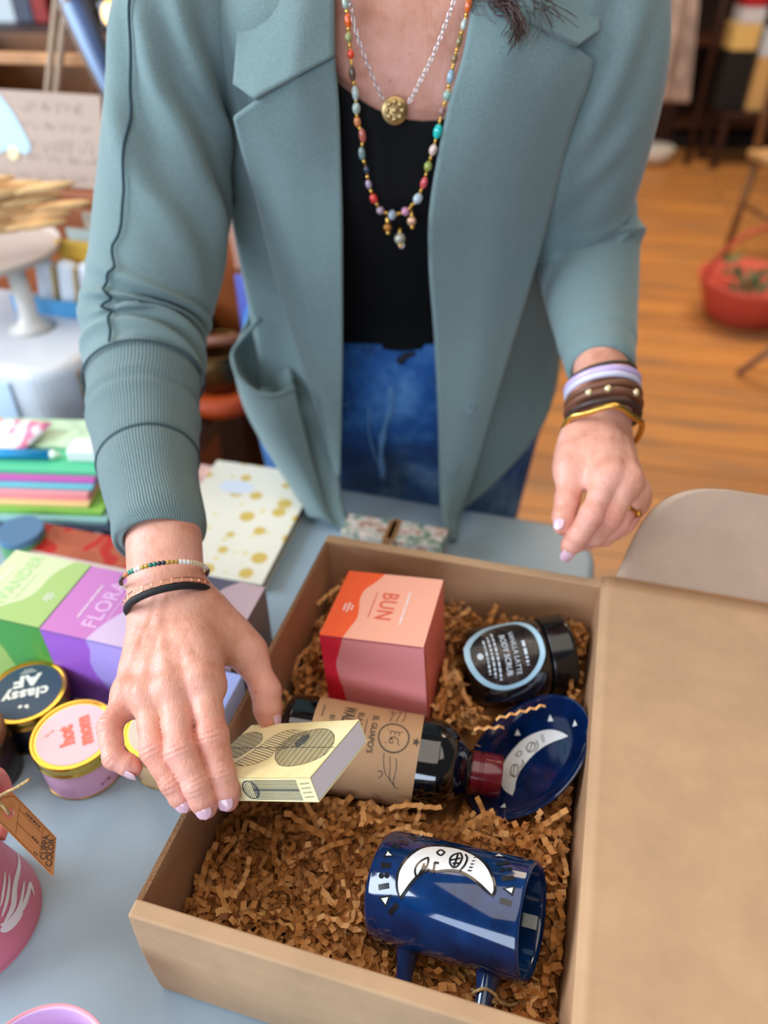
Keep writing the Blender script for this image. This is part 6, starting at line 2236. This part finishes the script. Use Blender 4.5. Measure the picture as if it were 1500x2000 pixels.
MB().lathe([(0, TZ_), (.095, TZ_), (.115, TZ_ + .004), (.118, TZ_ + .012), (.116, TZ_ + .014), (.112, TZ_ + .006), (.093, TZ_ + .003), (0, TZ_ + .003)], 56, 0, Matrix.Translation((lx - .085, .03, 0))).build('tray', mk('cream_tray', (190, 172, 160), .4), scl, local=True, auto=40)
# light wooden scoops piled in the tray
M_beech = mk('pale_beech', (222, 182, 128), .6, var=.12, vs=25)
hb = MB(); hb.tube([(-.085, 0, 0), (-.02, 0, 0), (.035, 0, 0)], [.0052, .0058, .0070], 10)
bb = MB(); bb.ball((.055, 0, 0), 1.0, 16, 0, None, (.046, .0115, .0060))
MBh, MBb = hb.mesh('handle'), bb.mesh('spoon_bowl')
MBh.materials.append(M_beech); MBb.materials.append(M_beech)
for k in range(9):
    a = math.radians(rr.uniform(22, 52))
    c = SM @ Vector((lx - .045 + rr.uniform(-.055, .055), .02 + rr.uniform(-.03, .03), TZ_ + .046 + .0068 * k))
    d = unit(UX * math.cos(a) + VX * math.sin(a) + np.array([0, 0, rr.uniform(.34, .60)]))
    r_ = thing('wooden_spoon', 'pale wooden spoon in the heap on the scale tray', 'spoon', frame(c, d, z=(0, 0, 1)), 'wooden spoons heaped on the scale tray')
    for nm_, me_ in (('handle', MBh), ('spoon_bowl', MBb)):
        o = bpy.data.objects.new(nm_, me_); COL.objects.link(o); o.parent = r_; WM[o.name] = wm(r_)
# blue tray of white soaps beside the post
q = sl(132, 606, .075)
bt = thing('blue_dish', 'bright blue tray holding white wrapped soaps on top of the scale', 'tray', SM @ Matrix.Translation((min(q.x, .105), .075, BH + .0005)))
rbox('tray_base', (.13, .07, .004), mk('bright_blue_tray', (72, 150, 206), .4), bt, c=(0, 0, .002), bevel=.001)
for y, s in ((-.034, (.13, .003, .022)), (.034, (.13, .003, .022))): rbox('tray_rim', s, mk('bright_blue_rim', (84, 160, 212), .4), bt, c=(0, y, .0145), bevel=.001)
for i, px in enumerate((90, 131, 170)):
    q = sl(px, 560, .062)
    r_ = thing('soap_bar', ['white wrapped soap nearest the scale post', 'white wrapped soap in the middle of the blue tray', 'white wrapped soap next to the sleeve'][i], 'soap', SM @ Matrix.Translation((q.x, .062, BH + .0055)) @ Matrix.Rotation(math.radians(9), 4, 'Y'), 'white soaps in the blue tray')
    rbox('wrapped_bar', (.030, .022, .072), mk('white_wrap', (228, 234, 242), .5), r_, c=(0, 0, .038), bevel=.010, seg=4)
    rbox('paper_band', (.004, .0226, .068), mk('tan_band', (206, 180, 130), .6), r_, c=(.0155, 0, .036), bevel=.001)
for i, (px, py, col, nm, w) in enumerate(((138, 505, (240, 190, 70), 'golden yellow pouch standing behind the white soaps', .085), (166, 484, (206, 220, 214), 'pale mint pouch standing behind the yellow pouch', .095), (176, 452, (206, 190, 170), 'beige pouch peeking above the mint pouch by the sleeve', .06))):
    ly = .088 + .009 * i
    q = sl(px, py, ly); hgt = q.z + .02 - (BH + .005)
    r_ = thing('paper_pouch', nm, 'pouch', SM @ Matrix.Translation((q.x + .024, ly, BH + .006)), 'pouches behind the soaps')
    mbp = MB()
    for sg_ in (1, -1):
        g = [[(-w / 2 + w * u, -sg_ * (.0040 * math.sin(PI * u) * (1 - s) + .0006), hgt * s) for u in np.linspace(0, 1, 9)] for s in np.linspace(0, 1, 8)]
        mbp.add([p_ for r in g for p_ in r], [(i_ * 9 + j, i_ * 9 + j + 1, i_ * 9 + j + 10, i_ * 9 + j + 9) for i_ in range(7) for j in range(8)])
    mbp.build('pouch_wall', mk('pouch_paper', col, .6), r_, local=True)
    rbox('folded_seal', (w, .005, .012), mk('pouch_seal', [c * .92 for c in col], .6), r_, c=(0, 0, hgt), bevel=.001)
p = onv(2, 412, .33)
cd = thing('price_card', 'pale blue card on a clip stand at the left edge above the spoons', 'card', yawm((p[0], p[1], BZ)))
rbox('card_face', (.05, .003, .05), mk('pale_blue_card', (206, 222, 232), .6), cd, m=wm(cd) @ Matrix.Translation((0, 0, p[2] - BZ)) @ Matrix.Rotation(.7, 4, 'Y'), bevel=.001)
MB().tube([(0, .004, 0), (0, .004, p[2] - BZ)], .003, 8).build('clip_stand', M_black_gloss, cd, local=True)

# hand-written kraft sign leaning on the hutch top, with a pale blue cut-out
bl0, br0, tp0 = onv(-80, 364, .375), onv(205, 364, .375), onv(100, 184, .42)
w = float((br0 - bl0) @ UX); hgt = float(np.hypot(tp0[2] - HZ, .045))
sg = thing('kraft_sign', 'handwritten kraft paper sign with a pale blue cut-out on the hutch top', 'sign', frame((bl0[0], bl0[1], HZ + .002), UX, z=np.array([0, 0, .32]) - VX))
rbox('card', (w, hgt, .003), mk('pale_kraft_card', (172, 148, 132), .7), sg, c=(w / 2, hgt / 2, 0), bevel=.001)
sc_ = MB(); rs = random.Random(2)
for row, (yy, x0, x1, amp) in enumerate(((.84, .48, .86, .008), (.64, .48, .86, .005), (.42, .48, .62, .009), (.44, .72, .92, .010), (.30, .50, .92, .006), (.10, .30, .94, .006))):
    x = x0
    while x < x1:
        L = rs.uniform(.05, .12)
        sc_.ribbon([(w * (x + L * s), hgt * yy + amp * math.sin(s * rs.uniform(9, 15) + rs.uniform(0, 3))) for s in np.linspace(0, 1, 14)], .0011, 0, z=.0017); x += L + .03
sc_.build('handwriting', mk('grey_marker', (126, 108, 100), .7), sg, smooth=False, local=True, recalc=False)
mb = MB(); P = dense([(.06, .98), (.30, .98), (.40, .86), (.50, .56), (.535, .40), (.49, .33), (.42, .40), (.32, .33), (.10, .38), (.02, .7)], True, 6)[:-1]
mb.poly([(w * x, hgt * y_, .0026) for x, y_ in P]); mb.build('blue_cutout', mk('pale_blue_paper', (172, 206, 222), .6), sg, smooth=False, local=True, recalc=False, solid=.0012)
mb = MB(); mb.disc((w * .42, hgt * .33), .010, 0, z=.0036); mb.build('yellow_dot', mk('pale_yellow_paper', (236, 214, 160), .6), sg, smooth=False, local=True, recalc=False)

# wooden crate with rope handles on the hutch
cp = onv(85, 190, .58)
ct = thing('wooden_crate', 'open wooden crate with rope handles on top of the hutch', 'crate', yawm((cp[0], cp[1], HZ), YAW + .1))
hC = .17
M_oakd = mk('shaded_oak', (96, 58, 24), .6, var=.2, vs=12)  # oak darkened to paint the shade inside the crate
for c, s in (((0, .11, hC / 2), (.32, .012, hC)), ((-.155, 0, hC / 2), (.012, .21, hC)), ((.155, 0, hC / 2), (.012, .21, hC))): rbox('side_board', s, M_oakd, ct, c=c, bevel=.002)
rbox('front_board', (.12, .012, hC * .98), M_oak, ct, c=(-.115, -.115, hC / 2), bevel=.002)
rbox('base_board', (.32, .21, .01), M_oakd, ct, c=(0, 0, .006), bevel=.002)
rbox('crate_rim', (.34, .016, .016), M_oak, ct, c=(0, -.115, hC - .006), bevel=.002)
M_rope = mk('grey_rope', (170, 146, 122), .9, bump=1.0, bs=160, bd=.003)
for d0 in (0, 20):
    MB().tube(np.linspace(onv(112 + d0, -20, .442), onv(92 + d0 * .9, 190, .442), 10), .0055, 12).build('rope', M_rope, ct)
a_, b__ = onv(140, 16, .438), onv(222, 180, .438)
d = unit(b__ - a_)
ub = thing('folded_fabric', 'rolled blue and navy striped fabric leaning beside the crate', 'fabric', frame((a_ + b__) / 2, d, z=(0, -1, .3)))
L = np.linalg.norm(b__ - a_) + .10
for i, (dy, col, r) in enumerate(((-.004, (150, 176, 214), .010), (.008, (58, 78, 120), .008), (.018, (28, 38, 60), .008), (-.015, (122, 106, 98), .006))):
    MB().tube([(-L / 2, dy, 0), (0, dy * .9, .004), (L / 2, dy * .7, 0)], [r, r * .9, r * .6], 12).build('fabric_fold', mk('fold_fabric', col, .7), ub, local=True)
p = onv(228, 240, .44)
MB().ball((p[0] + .008, p[1], HZ + .0185), .018, 16).build('orange_ball', mk('orange_print', (232, 140, 90), .5), None)
tag(bpy.data.objects['orange_ball'], 'small orange ball on the hutch beside the sleeve', 'ball')
# shelf unit far behind
shl = thing('back_shelf', 'dark wooden shelf unit far behind the crate on the left', 'shelf', Matrix.Translation((-1.3, 2.25, 0)))
YS = 2.2
zs = ony(60, 40, YS)[2]
for z_ in (.5, zs, zs + .40): rbox('shelf_board', (1.7, .34, .03), M_darkwood, shl, c=(0, 0, z_ - .015), bevel=.003)
for x_ in (-.86, .86): rbox('upright', (.03, .34, zs + .45), M_darkwood, shl, c=(x_, 0, (zs + .45) / 2), bevel=.003)
rbox('back_board', (1.7, .012, zs + .42), mk('shelf_back', (66, 46, 34), .7), shl, c=(0, .18, (zs + .42) / 2), bevel=.002)
for i, (px, s, col, lab) in enumerate(((12, (.09, .1, .14), (196, 206, 210), 'pale grey box on the far shelf above the crate'), (66, (.04, .1, .16), (70, 76, 92), 'slate box on the far shelf between the grey and red ones'), (98, (.035, .1, .12), (150, 40, 34), 'red box on the far shelf above the rope'), (236, (.06, .1, .04), (206, 220, 236), 'pale blue box on the far shelf below the warm lamp'))):
    p = ony(px, 40, YS)
    r_ = thing('gift_box', lab, 'box', Matrix.Translation((p[0], YS, zs + .0005)), 'boxes on the far left shelf')
    rbox('box_body', (s[0], s[1], s[2] * .78), mk('far_box_%s' % 'abcd'[i], col, .5), r_, c=(0, 0, s[2] * .39), bevel=.003)
    rbox('lid', (s[0] + .004, s[1] + .004, s[2] * .22), mk('far_lid_%s' % 'abcd'[i], [c * .9 for c in col], .5), r_, c=(0, 0, s[2] * .89), bevel=.003)
p = ony(224, 28, 1.95)
lamp = thing('globe_lamp', 'glowing warm globe lamp far behind at the top left', 'lamp', Matrix.Translation(p))
N = Nodes('warm_bulb'); N.set(Base_Color=lin((255, 214, 150)), Emission_Color=lin((255, 196, 110))); N.b.inputs['Emission Strength'].default_value = 3.2
MB().ball((0, 0, 0), .026, 20).build('bulb', N.m, lamp, local=True)
MB().tube([(0, 0, .024), (0, 0, .05)], .014, 12).build('socket', M_goldj, lamp, local=True)
MB().tube([(0, 0, .05), (0, 0, .9)], .003, 8).build('flex', M_black_gloss, lamp, local=True)

# between the arm and the jacket: shell garland and a periwinkle card on the hutch
gl = thing('shell_garland', 'string of pinkish shells hanging on the hutch beside the jacket', 'garland', Matrix.Translation(onv(458, 470, .345)))
for i, (px, py) in enumerate(((452, 432), (456, 446), (459, 460), (462, 474), (465, 488), (467, 502), (469, 516))):
    MB().ball(onv(px, py, .344), 1.0, 12, 0, None, (.0085, .0075, .0115), (.3, 0, 1)).build('shell', mk('pink_shell', (196, 142, 122), .5), gl)
MB().tube([onv(446, 410, .347), onv(470, 530, .347)], .0016, 6).build('string', M_twine, gl)
ct_, cb_ = onv(478, 540, .315), onv(478, 640, .315)
hcd = float(ct_[2] - BZ)
gc = rbox('greeting_card', (.045, .004, hcd), mk('periwinkle_card', (110, 122, 214), .6), None, yawm((ct_[0] + .006, ct_[1], BZ + .001 + hcd / 2)), bevel=.0005)
tag(gc, 'tall periwinkle blue card standing on the bench beside the jacket', 'card')

# ------------------------------------------------------------------ right background: dark display furniture on the wooden floor
def floorat(px, py): return onz(px, py, 0.0)


cb = floorat(1395, 292)
cab = thing('display_cabinet', 'dark wooden display cabinet at the top right, far across the floor', 'cabinet', Matrix.Translation((cb[0] - .05, cb[1] + .22, 0)))
for x_ in (-.30, .42): rbox('side_post', (.09, .40, 1.7), M_darkwood, cab, c=(x_, 0, .85), bevel=.005)
for z_ in (.14, .62, 1.15): rbox('shelf_board', (.75, .38, .04), mk('brown_shelf_wood', (78, 42, 24), .5), cab, c=(.06, 0, z_), bevel=.004)
rbox('back_board', (.75, .02, 1.7), mk('cabinet_back', (50, 28, 18), .7), cab, c=(.06, .19, .85), bevel=.003)
rbox('plinth', (.80, .34, .08), mk('black_plinth', (12, 12, 14), .6), cab, c=(.06, -.02, .04), bevel=.004)
yb_ = cb[1] + .10


def goods(px, py, y, s, col, lab, name='goods_box'):
    p = ony(px, py, y)
    r_ = thing(name, lab, 'box', Matrix.Translation((p[0], y, p[2] - s[2] / 2)))
    rbox('box_body', s, mk('goods_print', col, .55), r_, c=(0, 0, s[2] / 2), bevel=.008)
    rbox('box_top', (s[0] * .94, s[1] * .94, .01), mk('goods_top', [min(255, c * 1.06) for c in col], .5), r_, c=(0, 0, s[2]), bevel=.003)
    return r_


yg = yb_ - .45
zt_ = ony(1440, 212, yg)[2]
xg = ony(1470, 212, yg)[0]
dt = thing('display_table', 'dark display table at the right edge carrying stacked boxes, in front of the cabinet', 'table', Matrix.Translation((xg + .06, yg, 0)))
rbox('tabletop', (.58, .30, .03), M_darkwood, dt, c=(0, 0, zt_ - .015), bevel=.004)
for x_ in (-.26, .26):
    for y_ in (-.12, .12): rbox('leg', (.04, .04, zt_ - .03), M_darkwood, dt, c=(x_, y_, (zt_ - .03) / 2), bevel=.003)


def goods(px, pyt, pyb, wpx, col, lab, depth=.16):
    lo, hi = ony(px, pyb, yg), ony(px, pyt, yg)
    w_ = ony(px + wpx / 2, pyb, yg)[0] - ony(px - wpx / 2, pyb, yg)[0]
    h_ = hi[2] - lo[2] - .001
    r_ = thing('goods_box', lab, 'box', Matrix.Translation((ony(px, 120, yg)[0], yg, lo[2] + .0005)))
    rbox('box_body', (w_, depth, h_ * .9), mk('goods_print', col, .55), r_, c=(0, 0, h_ * .45), bevel=.008)
    rbox('box_top', (w_ * 1.02, depth * 1.02, h_ * .1), mk('goods_top', [min(255, c * 1.06) for c in col], .5), r_, c=(0, 0, h_ * .95), bevel=.003)


for a_ in ((1436, 96, 212, 52, (20, 20, 24), 'black box on the display table at the right, bottom of its stack'),
           (1436, 44, 96, 50, (226, 190, 116), 'cream and amber box directly on top of the black box'),
           (1440, 12, 44, 46, (206, 206, 212), 'white box resting on the amber box at the top right'),
           (1440, -14, 12, 44, (170, 28, 34), 'red box topmost on the stack at the top right'),
           (1494, 108, 212, 44, (212, 170, 108), 'tall tan box at the right edge beside the black box'),
           (1494, 56, 108, 46, (204, 214, 228), 'pale blue box on top of the tall tan box at the right edge')): goods(*a_)
# pale cloth hanging left of the cabinet
cl = []
for s in np.linspace(0, 1, 8):
    cl.append([ony(1300 + 70 * u - 35 * s * (1 - .3 * u) , -60 + 260 * s, yb_ - .55 + .05 * math.sin(9 * u + 2 * s)) for u in np.linspace(0, 1, 9)])
sheet('hanging_cloth', cl, mk('mauve_linen', (176, 158, 150), .8, var=.15, vs=9), None, thick=.006, nr=30, nc=30)
tag(bpy.data.objects['hanging_cloth'], 'pale mauve linen hanging behind her shoulder at the top right', 'cloth')
rk = thing('towel_rail', 'dark rail carrying the pale linen behind her shoulder', 'rail', Matrix.Translation((float(cl[0][4][0]), yb_ - .5, 0)))
MB().tube([(-.3, 0, 1.62), (.3, 0, 1.62)], .015, 12).build('bar', M_darkwood, rk, local=True)
for x_ in (-.3, .3): MB().tube([(x_, 0, 0), (x_, 0, 1.62)], .018, 12).build('post', M_darkwood, rk, local=True)
p = floorat(1270, 318)
rb_ = thing('floor_bowl', 'white bowl on the floor beside her sleeve', 'bowl', Matrix.Translation((p[0], p[1], 0)))
MB().lathe([(0, 0), (.05, 0), (.11, .03), (.13, .09), (.12, .095), (.10, .05), (0, .02)], 40).build('bowl_wall', mk('white_ceramic', (226, 222, 214), .35), rb_, local=True)
MB().lathe([(.125, .088), (.135, .092), (.13, .10), (.118, .096)], 40).build('rim', mk('white_ceramic_rim', (236, 232, 226), .3), rb_, local=True)
# chair at the right edge
p = floorat(1478, 690)
ch_ = thing('wooden_chair', 'wooden chair cut by the right edge with a white bundle on its seat', 'chair', Matrix.Translation((p[0] + .40, p[1] + .80, 0)) @ Matrix.Rotation(.2, 4, 'Z'))
M_chair = mk('brown_chair_wood', (126, 90, 58), .5, var=.12, vs=10)
for sx in (-1, 1):
    for sy in (-1, 1):
        MB().tube([(sx * .17, sy * .17, 0), (sx * .155, sy * .155, .45)], .016, 12).build('leg', M_chair, ch_, local=True)
MB().tube([(-.165, -.165, .2), (.165, -.165, .2)], .010, 10).build('stretcher', M_chair, ch_, local=True)
MB().tube([(-.165, -.165, .26), (-.165, .165, .26)], .010, 10).build('stretcher', M_chair, ch_, local=True)
rbox('seat', (.38, .38, .035), mk('tan_seat', (190, 150, 100), .6), ch_, c=(0, 0, .465), bevel=.01)
for x_ in (-.16, .16): MB().tube([(x_, .17, .45), (x_, .21, .95)], .016, 12).build('back_post', M_chair, ch_, local=True)
rbox('back_rail', (.34, .02, .10), M_chair, ch_, c=(0, .205, .88), bevel=.006)
q = ch_.matrix_world @ Vector((-.06, 0, .483))
MB().ball((q.x, q.y, q.z + .05), 1.0, 20, 0, None, (.10, .09, .05)).build('linen_bundle', mk('white_linen', (220, 214, 206), .8, bump=.5, bs=40, bd=.01), None)
tag(bpy.data.objects['linen_bundle'], 'white linen bundle on the seat of the wooden chair', 'bundle')
# red basket with greenery
p = floorat(1432, 640)
bk = thing('red_basket', 'coral red basket on the wooden floor at the right', 'basket', Matrix.Translation((p[0] + .07, p[1] + .10, 0)))
pr = [(0, .004), (.13, .004), (.15, .02), (.20, .15), (.205, .165), (.195, .168), (.142, .03), (.12, .014), (0, .014)]
MB().lathe(pr, 48).build('basket_wall', mk('coral_basket', (206, 84, 66), .6, bump=.8, bs=70, bd=.01), bk, local=True)
MB().tube([(.19 * math.cos(f), .02 * math.sin(2 * f), .165 + .19 * math.sin(f)) for f in np.linspace(0, PI, 20)], .008, 10).build('handle', mk('coral_handle', (196, 78, 62), .6), bk, local=True)
pl = thing('green_bundle', 'green leafy bundle lying in the coral red basket', 'bundle', Matrix.Translation((p[0] + .05, p[1] + .10, .02)))
mb = MB()
for k in range(46):
    f, r = rr.uniform(0, 2 * PI), rr.uniform(0, .11)
    c = np.array([r * math.cos(f), r * math.sin(f), .07 + rr.uniform(0, .10)]); d = unit([rr.gauss(0, 1), rr.gauss(0, 1), rr.uniform(.2, 1)])
    s = unit(np.cross(d, [0, 0, 1.0])); L, w_ = rr.uniform(.04, .08), rr.uniform(.012, .022)
    mb.add([c, c + d * L * .5 + s * w_, c + d * L, c + d * L * .5 - s * w_], [(0, 1, 2, 3)])
mb.build('leaves', mk('green_leaf', (64, 112, 70), .6), pl, local=True, smooth=False)
mb = MB()
for k in range(9):
    f = 2 * PI * k / 9; mb.tube([(.03 * math.cos(f), .03 * math.sin(f), .0), (.06 * math.cos(f), .06 * math.sin(f), .10)], .003, 6)
mb.build('stems', mk('green_stem', (70, 96, 52), .7), pl, local=True)
p = floorat(1440, 735)
MB().tube([(p[0], p[1], .012), (p[0] + .11, p[1] - .05, .18), (p[0] + .22, p[1] - .10, .36)], .012, 12).build('grey_pole', mk('grey_metal_pole', (160, 140, 136), .4, .5), None)
tag(bpy.data.objects['grey_pole'], 'thin grey pole slanting up from the floor in front of the red basket', 'pole')
# ------------------------------------------------------------------ light
w = bpy.data.worlds.new('shop_ambient'); SC.world = w; w.use_nodes = True
bg = w.node_tree.nodes['Background']
bg.inputs[0].default_value = lin((214, 220, 226)); bg.inputs[1].default_value = .13


def area(name, loc, target, sx, sy, power, col):
    l = bpy.data.lights.new(name, 'AREA'); l.shape = 'RECTANGLE'; l.size = sx; l.size_y = sy; l.energy = power; l.color = lin(col)[:3]
    o = bpy.data.objects.new(name, l); COL.objects.link(o)
    o.location = loc
    o.rotation_euler = (Vector(target) - Vector(loc)).to_track_quat('-Z', 'Y').to_euler()
    return o


area('shop_window_light', (-.9, -2.3, 1.75), (0, .4, .8), 2.6, 1.1, 58, (214, 232, 255))
area('side_window_light', (-2.7, .35, 2.05), (0, .55, .9), 2.0, 1.6, 125, (226, 240, 255))
area('overhead_light', (.2, .2, 2.95), (.1, .5, 0), 2.6, 2.0, 28, (255, 244, 230))
area('overhead_light', (1.3, 3.6, 2.9), (1.3, 3.6, 0), 2.0, 2.0, 80, (255, 228, 196))  # warm fill added to brighten the far floor, no lamp seen there
area('overhead_light', (-1.0, 2.2, 2.9), (-1.0, 2.0, 0), 1.2, 1.2, 18, (255, 228, 196))  # smaller warm fill, likewise added and unseen

# ------------------------------------------------------------------ camera
cam = bpy.data.cameras.new('camera'); co = bpy.data.objects.new('camera', cam); COL.objects.link(co)
co.location = (0, 0, ZC); co.rotation_euler = (PI / 2 - PITCH, 0, 0)
cam.sensor_fit = 'VERTICAL'; cam.sensor_height = 36.0; cam.sensor_width = 27.0
cam.lens = 36.0 * FPX / 2000.0
cam.clip_start = .02; cam.clip_end = 60
cam.dof.use_dof = True; cam.dof.focus_distance = .475; cam.dof.aperture_fstop = 3.4; cam.dof.aperture_blades = 9
SC.camera = co
vs = SC.view_settings
SC.display_settings.display_device = 'sRGB'
vs.view_transform = 'Standard'; vs.look = 'None'; vs.exposure = 0.17; vs.gamma = 1.0; vs.use_curve_mapping = False
